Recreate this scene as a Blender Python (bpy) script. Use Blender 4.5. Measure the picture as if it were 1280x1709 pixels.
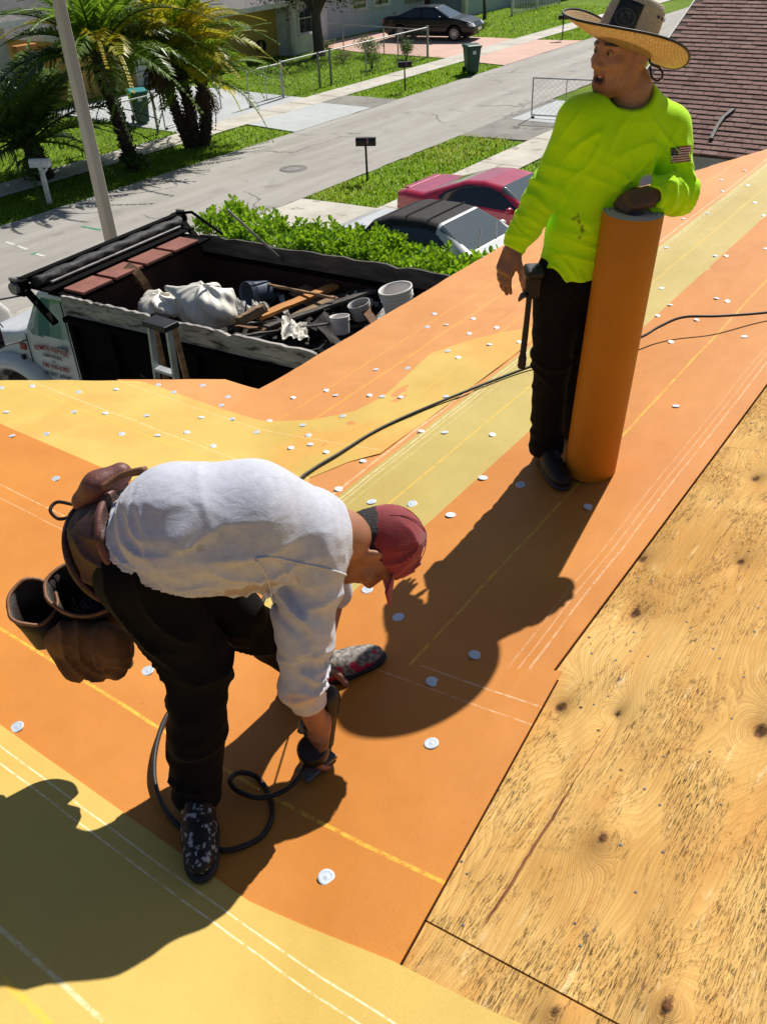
import bpy, bmesh, math, random
import numpy as np
from mathutils import Vector, Matrix, noise as mnoise
from mathutils.bvhtree import BVHTree
for o in list(bpy.data.objects): bpy.data.objects.remove(o)
S = bpy.context.scene
COL = S.collection
rad = math.radians

# ---------------------------------------------------------------- camera
# world frame: X along the street, Y across it, Z up; the photographer stands at X=Y=0 on the roof
FPX, PITCH, ROLL, HEAD, CAMZ = 1460.0, rad(35.2), rad(-2.8), rad(37.0), 5.9
FH = np.array([math.cos(HEAD), math.sin(HEAD), 0.0])
RH = np.array([math.sin(HEAD), -math.cos(HEAD), 0.0])
FW = FH*math.cos(PITCH)+np.array([0, 0, -math.sin(PITCH)])
U0 = FH*math.sin(PITCH)+np.array([0, 0, math.cos(PITCH)])
CR = RH*math.cos(ROLL)+U0*math.sin(ROLL)
CU = -RH*math.sin(ROLL)+U0*math.cos(ROLL)
CAM = np.array([0, 0, CAMZ])
cd = bpy.data.cameras.new('camera'); cam = bpy.data.objects.new('camera', cd); COL.objects.link(cam)
cam.matrix_world = Matrix(((CR[0], CU[0], -FW[0], 0), (CR[1], CU[1], -FW[1], 0), (CR[2], CU[2], -FW[2], CAMZ), (0, 0, 0, 1)))
cd.sensor_fit = 'HORIZONTAL'; cd.sensor_width = 36; cd.lens = 36*FPX/1280; cd.clip_start = .05; cd.clip_end = 900
S.camera = cam

# ---------------------------------------------------------------- sky, sun, exposure
SUN_AZ, SUN_EL = rad(5.5), rad(47)
w = bpy.data.worlds.new('World'); S.world = w; w.use_nodes = True
nt = w.node_tree; bgn = nt.nodes['Background']
sk = nt.nodes.new('ShaderNodeTexSky'); sk.sky_type = 'NISHITA'; sk.sun_disc = False
sk.sun_elevation = SUN_EL; sk.sun_rotation = math.pi/2-SUN_AZ; sk.air_density = 1.0; sk.dust_density = .6; sk.ozone_density = 1.5
nt.links.new(sk.outputs[0], bgn.inputs[0]); bgn.inputs[1].default_value = .055
sl = bpy.data.lights.new('sun', 'SUN'); sl.energy = 5.0; sl.angle = rad(.53); sl.color = (1, .95, .87)
so = bpy.data.objects.new('sun', sl); COL.objects.link(so)
SDIR = Vector((math.cos(SUN_EL)*math.cos(SUN_AZ), math.cos(SUN_EL)*math.sin(SUN_AZ), math.sin(SUN_EL)))
so.rotation_euler = SDIR.to_track_quat('Z', 'Y').to_euler(); so.location = (10, 0, 30)
vs = S.view_settings; vs.view_transform = 'Standard'; vs.look = 'None'; vs.exposure = 0.25; vs.gamma = 1; vs.use_curve_mapping = False
S.render.engine = 'CYCLES'
try:
    S.cycles.max_bounces = 6; S.cycles.diffuse_bounces = 3; S.cycles.transparent_max_bounces = 8
except Exception: pass

# ---------------------------------------------------------------- measuring: where a sight line of the photograph meets a known plane
TR, HR, TL, HL = math.tan(rad(9)), 1.826, math.tan(rad(8.5)), 1.868
def ray(x, y): return CR*(x-640)-CU*(y-854.5)+FW*FPX
def at_z(x, y, z=0.): v = ray(x, y); return CAM+v*((z-CAMZ)/v[2])
def at_y(x, y, Y): v = ray(x, y); return CAM+v*(Y/v[1])
def at_x(x, y, X): v = ray(x, y); return CAM+v*(X/v[0])
def at_R(x, y, o=0.): v = ray(x, y); return CAM+v*((-HR+o)/(v[2]+TR*v[1]))
def at_L(x, y, o=0.): v = ray(x, y); return CAM+v*((-HL+o)/(v[2]+TL*v[0]))
def roof_z(X, Y):
    a = CAMZ-HR-TR*Y; b = CAMZ-HL-TL*X; k = .03
    h = max(k-abs(a-b), 0)/k
    return max(a, b)+h*h*k*.25

# ---------------------------------------------------------------- mesh helpers
class MB:
    def __init__(s): s.v = []; s.f = []
    def add(s, v, f):
        n = len(s.v); s.v += [tuple(map(float, p)) for p in v]; s.f += [tuple(i+n for i in q) for q in f]; return s
    def box(s, lo, hi, M=None):
        x0, y0, z0 = lo; x1, y1, z1 = hi
        v = [(x0, y0, z0), (x1, y0, z0), (x1, y1, z0), (x0, y1, z0), (x0, y0, z1), (x1, y0, z1), (x1, y1, z1), (x0, y1, z1)]
        if M is not None: v = [tuple(M @ Vector(p)) for p in v]
        return s.add(v, [(0, 3, 2, 1), (4, 5, 6, 7), (0, 1, 5, 4), (1, 2, 6, 5), (2, 3, 7, 6), (3, 0, 4, 7)])
    def bar(s, a, b, w, h, up=(0, 0, 1)):
        a = Vector(a); b = Vector(b); d = (b-a).normalized(); u = Vector(up)
        sd = d.cross(u)
        if sd.length < 1e-4: sd = d.cross(Vector((1, 0, 0)))
        sd.normalize(); u = sd.cross(d)
        v = [a+sd*i*w/2+u*j*h/2 for (i, j) in ((-1, -1), (1, -1), (1, 1), (-1, 1))]+[b+sd*i*w/2+u*j*h/2 for (i, j) in ((-1, -1), (1, -1), (1, 1), (-1, 1))]
        return s.add(v, [(3, 2, 1, 0), (4, 5, 6, 7), (0, 1, 5, 4), (1, 2, 6, 5), (2, 3, 7, 6), (3, 0, 4, 7)])
    def tube(s, pts, r, n=8, cap=True):
        P = [Vector(p) for p in pts]; m = len(P); R = r if hasattr(r, '__len__') else [r]*m
        V = []; F = []; prev = None
        for i, p in enumerate(P):
            t = (P[min(i+1, m-1)]-P[max(i-1, 0)]).normalized()
            if prev is None:
                a = t.cross(Vector((0, 0, 1)))
                if a.length < 1e-3: a = t.cross(Vector((1, 0, 0)))
            else: a = prev-t*prev.dot(t)
            a.normalize(); prev = a; b = t.cross(a)
            for k in range(n):
                q = 2*math.pi*k/n; V.append(p+(a*math.cos(q)+b*math.sin(q))*R[i])
        for i in range(m-1):
            for k in range(n): F.append((i*n+k, i*n+(k+1) % n, (i+1)*n+(k+1) % n, (i+1)*n+k))
        if cap: F.append(tuple(range(n-1, -1, -1))); F.append(tuple((m-1)*n+k for k in range(n)))
        return s.add(V, F)
    def lathe(s, prof, n=24, M=None):
        V = []; F = []; m = len(prof)
        for (r, z) in prof:
            for k in range(n):
                q = 2*math.pi*k/n; p = Vector((r*math.cos(q), r*math.sin(q), z)); V.append(M @ p if M is not None else p)
        for i in range(m-1):
            for k in range(n): F.append((i*n+k, i*n+(k+1) % n, (i+1)*n+(k+1) % n, (i+1)*n+k))
        return s.add(V, F)
    def prism(s, poly, z0, z1, M=None):
        n = len(poly); V = [Vector((x, y, z0)) for x, y in poly]+[Vector((x, y, z1)) for x, y in poly]
        if M is not None: V = [M @ p for p in V]
        return s.add(V, [tuple(range(n-1, -1, -1)), tuple(range(n, 2*n))]+[(i, (i+1) % n, n+(i+1) % n, n+i) for i in range(n)])
    def loft(s, rings, cap=True, close=True):
        n = len(rings[0]); V = [p for r in rings for p in r]; F = []
        for i in range(len(rings)-1):
            for k in range(n if close else n-1): F.append((i*n+k, i*n+(k+1) % n, (i+1)*n+(k+1) % n, (i+1)*n+k))
        if cap: F += [tuple(range(n-1, -1, -1)), tuple((len(rings)-1)*n+k for k in range(n))]
        return s.add(V, F)
    def grid(s, fn, nu, nv):
        V = [fn(i/nu, j/nv) for i in range(nu+1) for j in range(nv+1)]
        return s.add(V, [(i*(nv+1)+j, (i+1)*(nv+1)+j, (i+1)*(nv+1)+j+1, i*(nv+1)+j+1) for i in range(nu) for j in range(nv)])
    def mesh(s, name, smooth=False):
        me = bpy.data.meshes.new(name); me.from_pydata(s.v, [], s.f); me.update()
        if smooth: me.polygons.foreach_set('use_smooth', [True]*len(me.polygons))
        return me
    def build(s, name, mat, parent=None, smooth=False, bevel=0, loc=None, rot=None, auto=None, solid=0, sub=0):
        return obj(name, s.mesh(name, smooth), mat, parent, bevel, loc, rot, auto, solid, sub)
def obj(name, me, mat, parent=None, bevel=0, loc=None, rot=None, auto=None, solid=0, sub=0):
    o = bpy.data.objects.new(name, me); COL.objects.link(o)
    if mat is not None and not me.materials: me.materials.append(mat)
    if parent is not None: o.parent = parent
    if loc is not None: o.location = loc
    if rot is not None: o.rotation_euler = rot
    if sub: m = o.modifiers.new('sub', 'SUBSURF'); m.levels = m.render_levels = sub
    if solid: m = o.modifiers.new('solid', 'SOLIDIFY'); m.thickness = solid; m.offset = 0
    if bevel: m = o.modifiers.new('bevel', 'BEVEL'); m.width = bevel; m.segments = 2; m.limit_method = 'ANGLE'
    if auto:
        me.polygons.foreach_set('use_smooth', [True]*len(me.polygons)); me.set_sharp_from_angle(angle=rad(auto))
    return o
def tag(o, label=None, cat=None, group=None, kind=None):
    if label: o['label'] = label
    if cat: o['category'] = cat
    if group: o['group'] = group
    if kind: o['kind'] = kind
    return o
def thing(name, label, cat, loc=(0, 0, 0), rotz=0, group=None):
    o = bpy.data.objects.new(name, None); COL.objects.link(o); o.location = loc; o.rotation_euler = (0, 0, rotz); o.empty_display_size = .2
    return tag(o, label, cat, group)
def struct(o): o['kind'] = 'structure'; return o
def copy_tree(o, parent=None, loc=None, rotz=None, label=None, group=None):
    c = o.copy(); COL.objects.link(c); c.parent = parent
    if loc is not None: c.location = loc
    if rotz is not None: c.rotation_euler = (0, 0, rotz)
    if label: c['label'] = label
    if group: c['group'] = group
    for ch in list(o.children): copy_tree(ch, c)
    return c
def spline(P, n):
    P = [np.array(p, float) for p in P]; P = [2*P[0]-P[1]]+P+[2*P[-1]-P[-2]]; out = []
    for i in range(1, len(P)-2):
        a, b, c, d = P[i-1:i+3]
        for k in range(n):
            t = k/n; out.append(.5*(2*b+(c-a)*t+(2*a-5*b+4*c-d)*t*t+(3*b-a-3*c+d)*t**3))
    out.append(P[-2]); return out

# ---------------------------------------------------------------- solid shapes by distance field (for bodies, clothes, cars)
class SDF:
    def __init__(s, lo, hi, h):
        s.h = h; s.lo = np.array(lo, float); n = np.ceil((np.array(hi)-s.lo)/h).astype(int)+1; s.n = n
        s.ax = [(s.lo[i]+h*np.arange(n[i])).astype(np.float32) for i in range(3)]
        s.F = np.full(tuple(n), 1.0, np.float32)
    def win(s, lo, hi):
        a = np.clip(np.floor((np.array(lo)-s.lo)/s.h).astype(int), 0, s.n-1); b = np.clip(np.ceil((np.array(hi)-s.lo)/s.h).astype(int)+1, 1, s.n)
        sl = tuple(slice(a[i], max(b[i], a[i]+1)) for i in range(3))
        return sl, s.ax[0][sl[0]][:, None, None], s.ax[1][sl[1]][None, :, None], s.ax[2][sl[2]][None, None, :]
    def comb(s, sl, d, k, op):
        F = s.F[sl]
        if op == 'u':
            hh = np.maximum(k-np.abs(F-d), 0)/k; s.F[sl] = np.minimum(F, d)-hh*hh*k*.25
        elif op == 's':
            d = -d; hh = np.maximum(k-np.abs(F-d), 0)/k; s.F[sl] = np.maximum(F, d)+hh*hh*k*.25
        elif op == 'i':
            hh = np.maximum(k-np.abs(F-d), 0)/k; s.F[sl] = np.maximum(F, d)+hh*hh*k*.25
    def cap(s, a, b, ra, rb=None, k=.02, op='u', flat=None):
        rb = ra if rb is None else rb; a = np.array(a, float); b = np.array(b, float); m = max(ra, rb)*(1 if flat is None else max(1, 1/flat[1]))+k+2*s.h
        sl, X, Y, Z = s.win(np.minimum(a, b)-m, np.maximum(a, b)+m)
        ba = b-a; L = ba@ba+1e-9
        px, py, pz = X-a[0], Y-a[1], Z-a[2]
        t = np.clip((px*ba[0]+py*ba[1]+pz*ba[2])/L, 0, 1)
        qx, qy, qz = px-t*ba[0], py-t*ba[1], pz-t*ba[2]
        if flat is not None:      # squash the cross-section along a direction: (direction, factor)
            f = np.array(flat[0], float); f /= np.linalg.norm(f); g = (qx*f[0]+qy*f[1]+qz*f[2])*(flat[1]-1)
            qx = qx+g*f[0]; qy = qy+g*f[1]; qz = qz+g*f[2]
        d = np.sqrt(qx*qx+qy*qy+qz*qz)-(ra+(rb-ra)*t)
        s.comb(sl, d.astype(np.float32), k, op); return s
    def chain(s, P, R, k=.02, flat=None):
        for i in range(len(P)-1): s.cap(P[i], P[i+1], R[i], R[i+1], k, 'u', flat)
        return s
    def ell(s, c, r, axes=None, k=.02, op='u'):
        c = np.array(c, float); r = np.array(r, float); m = r.max()+k+2*s.h
        sl, X, Y, Z = s.win(c-m, c+m); A = np.eye(3) if axes is None else np.array(axes, float)
        A = A/np.linalg.norm(A, axis=1)[:, None]
        q = [(X-c[0])*A[i, 0]+(Y-c[1])*A[i, 1]+(Z-c[2])*A[i, 2] for i in range(3)]
        k0 = np.sqrt(sum((q[i]/r[i])**2 for i in range(3))); k1 = np.sqrt(sum((q[i]/r[i]**2)**2 for i in range(3)))+1e-9
        s.comb(sl, (k0*(k0-1)/k1).astype(np.float32), k, op); return s
    def rbox(s, c, half, rr=.01, axes=None, k=.01, op='u'):
        c = np.array(c, float); half = np.array(half, float); m = np.linalg.norm(half)+k+2*s.h+rr
        sl, X, Y, Z = s.win(c-m, c+m); A = np.eye(3) if axes is None else np.array(axes, float); A = A/np.linalg.norm(A, axis=1)[:, None]
        q = [np.abs((X-c[0])*A[i, 0]+(Y-c[1])*A[i, 1]+(Z-c[2])*A[i, 2])-(half[i]-rr) for i in range(3)]
        d = np.sqrt(sum(np.maximum(t, 0)**2 for t in q))+np.minimum(np.maximum(np.maximum(q[0], q[1]), q[2]), 0)-rr
        s.comb(sl, d.astype(np.float32), k, op); return s
    def half(s, p, n, k=.01, op='s'):     # op 's' removes the side the normal points to
        n = np.array(n, float); n /= np.linalg.norm(n); p = np.array(p, float)
        X, Y, Z = s.ax[0][:, None, None], s.ax[1][None, :, None], s.ax[2][None, None, :]
        d = -((X-p[0])*n[0]+(Y-p[1])*n[1]+(Z-p[2])*n[2])
        s.comb((slice(None),)*3, d.astype(np.float32)+0*s.F, k, op); return s
    def warp(s, fn):
        X, Y, Z = s.ax[0][:, None, None], s.ax[1][None, :, None], s.ax[2][None, None, :]
        s.F = s.F+fn(X, Y, Z).astype(np.float32); return s
    def verts_faces(s):
        F = s.F; ins = F < 0; nx, ny, nz = F.shape
        cnt = np.zeros((nx-1, ny-1, nz-1), np.int8)
        for a in (0, 1):
            for b in (0, 1):
                for c in (0, 1): cnt += ins[a:nx-1+a, b:ny-1+b, c:nz-1+c]
        act = np.argwhere((cnt > 0) & (cnt < 8)); N = len(act)
        acc = np.zeros((N, 3)); num = np.zeros(N)
        cor = [(a, b, c) for a in (0, 1) for b in (0, 1) for c in (0, 1)]
        for i, A in enumerate(cor):
            for B in cor[i+1:]:
                if sum(abs(A[t]-B[t]) for t in range(3)) != 1: continue
                fa = F[act[:, 0]+A[0], act[:, 1]+A[1], act[:, 2]+A[2]]; fb = F[act[:, 0]+B[0], act[:, 1]+B[1], act[:, 2]+B[2]]
                m = (fa < 0) != (fb < 0); t = np.where(m, fa/(np.where(m, fa-fb, 1)), 0)
                acc += m[:, None]*(np.array(A)+t[:, None]*(np.array(B)-np.array(A))); num += m
        V = s.lo+s.h*(act+acc/num[:, None])
        idx = np.full((nx-1, ny-1, nz-1), -1, np.int32); idx[tuple(act.T)] = np.arange(N)
        Q = []
        for ax in range(3):
            i, j = [(1, 2), (2, 0), (0, 1)][ax]
            sa = [slice(None)]*3; sb = [slice(None)]*3; sa[ax] = slice(0, F.shape[ax]-1); sb[ax] = slice(1, F.shape[ax])
            A = ins[tuple(sa)]; B = ins[tuple(sb)]
            for flip, m in ((False, A & ~B), (True, ~A & B)):
                e = np.argwhere(m); e = e[(e[:, i] > 0) & (e[:, j] > 0) & (e[:, i] < F.shape[i]-1) & (e[:, j] < F.shape[j]-1)]
                c = []
                for di, dj in ((-1, -1), (0, -1), (0, 0), (-1, 0)):
                    q = e.copy(); q[:, i] += di; q[:, j] += dj; c.append(idx[tuple(q.T)])
                c = np.stack(c, 1); Q.append(c[:, ::-1] if flip else c)
        Q = np.concatenate(Q); Q = Q[(Q >= 0).all(1)]
        return V, Q
    def build(s, name, mat, parent=None, col=None, relax=1, disp=None, loc=None):
        V, Q = s.verts_faces()
        for _ in range(relax):
            A = np.zeros_like(V); n = np.zeros(len(V))
            for t in range(4):
                np.add.at(A, Q[:, t], V[Q[:, (t+1) % 4]]); np.add.at(n, Q[:, t], 1)
                np.add.at(A, Q[:, t], V[Q[:, (t+3) % 4]]); np.add.at(n, Q[:, t], 1)
            V = V*.5+.5*A/np.maximum(n, 1)[:, None]
        if disp is not None: V = disp(V)
        return vq_obj(name, V, Q, mat, parent, col, loc)
def vq_obj(name, V, Q, mat, parent=None, col=None, loc=None):
    me = bpy.data.meshes.new(name); me.vertices.add(len(V)); me.vertices.foreach_set('co', np.asarray(V, np.float32).ravel())
    me.loops.add(Q.size); me.loops.foreach_set('vertex_index', Q.astype(np.int32).ravel())
    me.polygons.add(len(Q)); me.polygons.foreach_set('loop_start', np.arange(0, Q.size, 4, dtype=np.int32))
    me.update(calc_edges=True); me.validate()
    me.polygons.foreach_set('use_smooth', [True]*len(me.polygons))
    if col is not None:
        a = me.color_attributes.new('Col', 'FLOAT_COLOR', 'POINT'); c = np.ones((len(V), 4), np.float32); c[:, :3] = col(np.asarray(V)); a.data.foreach_set('color', c.ravel())
    return obj(name, me, mat, parent, loc=loc)
def fbm(P, sc, seed=0., octv=2):
    return np.array([mnoise.fractal(Vector(p)*sc+Vector((seed, seed*1.7, -seed)), 1.0, 2.0, octv) for p in P])

# ---------------------------------------------------------------- materials
def nodes(name):
    m = bpy.data.materials.new(name); m.use_nodes = True; t = m.node_tree; return m, t, t.nodes['Principled BSDF']
def N(t, typ, **k):
    n = t.nodes.new(typ)
    for a, b in k.items():
        if a.startswith('i_'):
            key = a[2:]; key = int(key) if key.isdigit() else key.replace('_', ' '); n.inputs[key].default_value = b
        else: setattr(n, a, b)
    return n
def math_(t, op, a, b=None, c=None, clamp=False):
    n = t.nodes.new('ShaderNodeMath'); n.operation = op; n.use_clamp = clamp
    for i, x in enumerate((a, b, c)):
        if x is None: continue
        if isinstance(x, (int, float)): n.inputs[i].default_value = x
        else: t.links.new(x, n.inputs[i])
    return n.outputs[0]
def mixc(t, fac, a, b, mode='MIX'):
    n = t.nodes.new('ShaderNodeMix'); n.data_type = 'RGBA'; n.blend_type = mode
    for i, x in ((0, fac), (6, a), (7, b)):
        if isinstance(x, (int, float)): n.inputs[i].default_value = x
        elif isinstance(x, tuple): n.inputs[i].default_value = (*x[:3], 1)
        else: t.links.new(x, n.inputs[i])
    return n.outputs[2]
def ramp(t, x, a, b, inv=False):     # smooth step between a and b
    n = t.nodes.new('ShaderNodeMapRange'); n.interpolation_type = 'SMOOTHSTEP'; t.links.new(x, n.inputs[0])
    n.inputs[1].default_value = a; n.inputs[2].default_value = b; n.inputs[3].default_value = 1 if inv else 0; n.inputs[4].default_value = 0 if inv else 1
    return n.outputs[0]
def coord(t, world=False):
    return t.nodes.new('ShaderNodeNewGeometry').outputs['Position'] if world else t.nodes.new('ShaderNodeTexCoord').outputs['Object']
def mapping(t, v, sc=(1, 1, 1), rot=(0, 0, 0), loc=(0, 0, 0)):
    n = t.nodes.new('ShaderNodeMapping'); t.links.new(v, n.inputs[0]); n.inputs['Scale'].default_value = sc; n.inputs['Rotation'].default_value = rot; n.inputs['Location'].default_value = loc; return n.outputs[0]
def tnoise(t, v, sc, det=4, rough=.6, dist=0):
    n = t.nodes.new('ShaderNodeTexNoise'); t.links.new(v, n.inputs['Vector']); n.inputs['Scale'].default_value = sc; n.inputs['Detail'].default_value = det; n.inputs['Roughness'].default_value = rough; n.inputs['Distortion'].default_value = dist; return n.outputs[0]
def bump(t, bs, h, st=.3, dist=.01, prev=None):
    n = t.nodes.new('ShaderNodeBump'); n.inputs['Strength'].default_value = st; n.inputs['Distance'].default_value = dist; t.links.new(h, n.inputs['Height'])
    if prev is not None: t.links.new(prev, n.inputs['Normal'])
    t.links.new(n.outputs[0], bs.inputs['Normal']); return n.outputs[0]
_MC = {}
def M(name, c, rough=.6, c2=None, sc=6, fine=60, b=.25, bd=.004, metal=0., spec=.4, attr=False, coat=0., dirt=None, stretch=(1, 1, 1), world=False, sheen=0.):
    if name in _MC: return _MC[name]
    m, t, bs = nodes(name); v = mapping(t, coord(t, world), stretch)
    n1 = tnoise(t, v, sc, 5, .6); n2 = tnoise(t, v, fine, 4, .7)
    base = c if not attr else None
    if attr:
        a = t.nodes.new('ShaderNodeAttribute'); a.attribute_name = 'Col'; base = a.outputs['Color']
        cc = mixc(t, 1.0, base, mixc(t, n1, tuple([.82]*3), tuple([1.15]*3)), 'MULTIPLY')
    else:
        c2 = c2 or tuple(x*.72 for x in c)
        cc = mixc(t, ramp(t, n1, .3, .72), c2, base)
    cc = mixc(t, 1.0, cc, mixc(t, n2, (.84,)*3, (1.12,)*3), 'MULTIPLY')
    if dirt: cc = mixc(t, ramp(t, tnoise(t, v, dirt[1], 6, .65, .3), dirt[2], dirt[2]+.14), cc, dirt[0])
    t.links.new(cc, bs.inputs['Base Color']); bs.inputs['Metallic'].default_value = metal; bs.inputs['Specular IOR Level'].default_value = spec
    r = math_(t, 'MULTIPLY_ADD', n1, .25, rough-.12, clamp=True); t.links.new(r, bs.inputs['Roughness'])
    if coat: bs.inputs['Coat Weight'].default_value = coat; bs.inputs['Coat Roughness'].default_value = .06
    if sheen: bs.inputs['Sheen Weight'].default_value = sheen
    if b: bump(t, bs, n2, b, bd)
    _MC[name] = m; return m
def glass_mat(name, c, rough=.04):
    m, t, bs = nodes(name); bs.inputs['Base Color'].default_value = (*c, 1); bs.inputs['Roughness'].default_value = rough; bs.inputs['Specular IOR Level'].default_value = .8; bs.inputs['Coat Weight'].default_value = .4; return m

def leafM(name, c, c2, sc=1.5, tr=.35, rough=.6, spec=.25, attr=False):
    m, t, bs = nodes(name); p = coord(t, True); n1 = tnoise(t, p, sc, 4, .6); n2 = tnoise(t, p, sc*12, 3, .7)
    cc = mixc(t, ramp(t, n1, .3, .7), c2, c); cc = mixc(t, 1, cc, mixc(t, n2, (.7,)*3, (1.3,)*3), 'MULTIPLY')
    t.links.new(cc, bs.inputs['Base Color']); bs.inputs['Roughness'].default_value = rough; bs.inputs['Specular IOR Level'].default_value = spec
    tl = t.nodes.new('ShaderNodeBsdfTranslucent'); t.links.new(mixc(t, 1, cc, (1.2, 1.25, .6), 'MULTIPLY'), tl.inputs[0]); mx = t.nodes.new('ShaderNodeMixShader'); mx.inputs[0].default_value = tr
    t.links.new(bs.outputs[0], mx.inputs[1]); t.links.new(tl.outputs[0], mx.inputs[2]); t.links.new(mx.outputs[0], t.nodes['Material Output'].inputs[0]); return m
# ================================================================ setting: ground, road, pavements
def pos_xyz(t):
    p = coord(t, True); s = t.nodes.new('ShaderNodeSeparateXYZ'); t.links.new(p, s.inputs[0]); return p, s.outputs[0], s.outputs[1], s.outputs[2]
def lawn_mat():
    m, t, bs = nodes('lawn'); p, x, y, z = pos_xyz(t)
    a = tnoise(t, p, .55, 5, .6); b = tnoise(t, p, 9, 4, .75); c = tnoise(t, p, 45, 3, .8)
    cc = mixc(t, ramp(t, a, .35, .7), (.12, .215, .016), (.19, .29, .024))
    cc = mixc(t, ramp(t, b, .52, .75), cc, (.32, .34, .06)); cc = mixc(t, 1, cc, mixc(t, c, (.45,)*3, (1.5,)*3), 'MULTIPLY')
    t.links.new(cc, bs.inputs['Base Color']); bs.inputs['Roughness'].default_value = .9; bs.inputs['Specular IOR Level'].default_value = .1
    bump(t, bs, c, .9, .05); return m
def asphalt_mat():
    m, t, bs = nodes('asphalt'); p, x, y, z = pos_xyz(t)
    pa = mapping(t, p, (.12, .9, 1)); big = tnoise(t, pa, 1.2, 6, .65, .4); mid = tnoise(t, p, 1.1, 5, .6); fine = tnoise(t, p, 70, 3, .8)
    cc = mixc(t, ramp(t, big, .3, .7), (.31, .29, .26), (.41, .39, .355)); cc = mixc(t, ramp(t, mid, .55, .8), cc, (.22, .21, .195))
    vo = N(t, 'ShaderNodeTexVoronoi', feature='DISTANCE_TO_EDGE'); vo.inputs['Scale'].default_value = .33
    wv = t.nodes.new('ShaderNodeVectorMath'); wv.operation = 'MULTIPLY_ADD'; nn = N(t, 'ShaderNodeTexNoise'); nn.inputs['Scale'].default_value = 1.3; nn.inputs['Detail'].default_value = 5; t.links.new(p, nn.inputs['Vector'])
    t.links.new(nn.outputs['Color'], wv.inputs[0]); wv.inputs[1].default_value = (1.1, 1.1, 0); t.links.new(p, wv.inputs[2]); t.links.new(wv.outputs[0], vo.inputs['Vector'])
    crack = math_(t, 'MULTIPLY', ramp(t, vo.outputs['Distance'], .004, .014, True), ramp(t, tnoise(t, p, .35, 3), .5, .62))
    cc = mixc(t, math_(t, 'MULTIPLY', crack, .7), cc, (.09, .085, .08)); cc = mixc(t, 1, cc, mixc(t, fine, (.72,)*3, (1.25,)*3), 'MULTIPLY')
    t.links.new(cc, bs.inputs['Base Color']); bs.inputs['Roughness'].default_value = .85; bs.inputs['Specular IOR Level'].default_value = .25; bump(t, bs, fine, .5, .01); return m
LAWN = lawn_mat(); ASPH = asphalt_mat()
CONC = M('pale_concrete', (.60, .57, .49), .85, (.44, .41, .35), .9, 40, .3, .01, dirt=((.25, .22, .17), 2.2, .58), world=True)
CONC2 = M('grey_concrete', (.50, .52, .52), .85, (.42, .44, .44), .6, 40, .3, .01, dirt=((.33, .33, .31), 1.5, .62), world=True)
CONC3 = M('weathered_concrete', (.50, .47, .41), .85, (.34, .31, .27), .8, 30, .35, .01, dirt=((.2, .18, .15), 3, .52), world=True)
PINK = M('pink_concrete', (.66, .43, .35), .85, (.55, .36, .29), .6, 40, .3, .01, dirt=((.42, .33, .28), 1.6, .6), world=True)
STAIN = M('patched_asphalt', (.30, .285, .25), .9, (.19, .18, .165), .8, 50, .4, .01, dirt=((.12, .115, .1), 2, .55), world=True)

def sheet(name, poly, z, mat, parent=None, thick=0.0, wob=0.0):
    b = MB(); poly = list(poly)
    if wob:
        q = []; rr = random.Random(hash(name) % 1000)
        for i, p in enumerate(poly):
            a = np.array(p); c = np.array(poly[(i+1) % len(poly)]); n = max(1, int(np.linalg.norm(c-a)/.35))
            for k in range(n): t = k/n; q.append(a+(c-a)*t+np.array([rr.uniform(-wob, wob), rr.uniform(-wob, wob)]))
        poly = q
    if thick: b.prism(poly, z-thick, z)
    else: b.add([(x, y, z) for x, y in poly], [tuple(range(len(poly)))])
    return b.build(name, mat, parent)
gb = MB(); gb.add([(-300, -300, -.03), (700, -300, -.03), (700, 700, -.03), (-300, 700, -.03)], [(0, 1, 2, 3)])
ground = struct(gb.build('lawn', LAWN))
road = struct(sheet('road', [(-80, 14.3), (300, 14.3), (300, 19.2), (-80, 19.2)], 0, ASPH, None, .06, .035))
def slabs(name, x0, x1, y0, y1, mat, step, z=.012):
    root = None; rr = random.Random(int(x0*7+y0)); x = x0; i = 0
    b = MB(); b.box((x0, y0, z-.08), (x1, y1, z-.02)); root = struct(b.build(name, CONC3))
    while x < x1-.05:
        xe = min(x+step, x1); q = MB(); q.box((x+.012, y0, z-.06), (xe-.012, y1, z+rr.uniform(-.006, .006)))
        q.build('slab', mat, root, bevel=.008); x = xe
    return root
slabs('far_pavement', -6, 75, 21.4, 22.55, CONC, 1.5)
slabs('near_pavement', 12.2, 40, 10.95, 12.2, CONC, 1.5)
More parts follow.
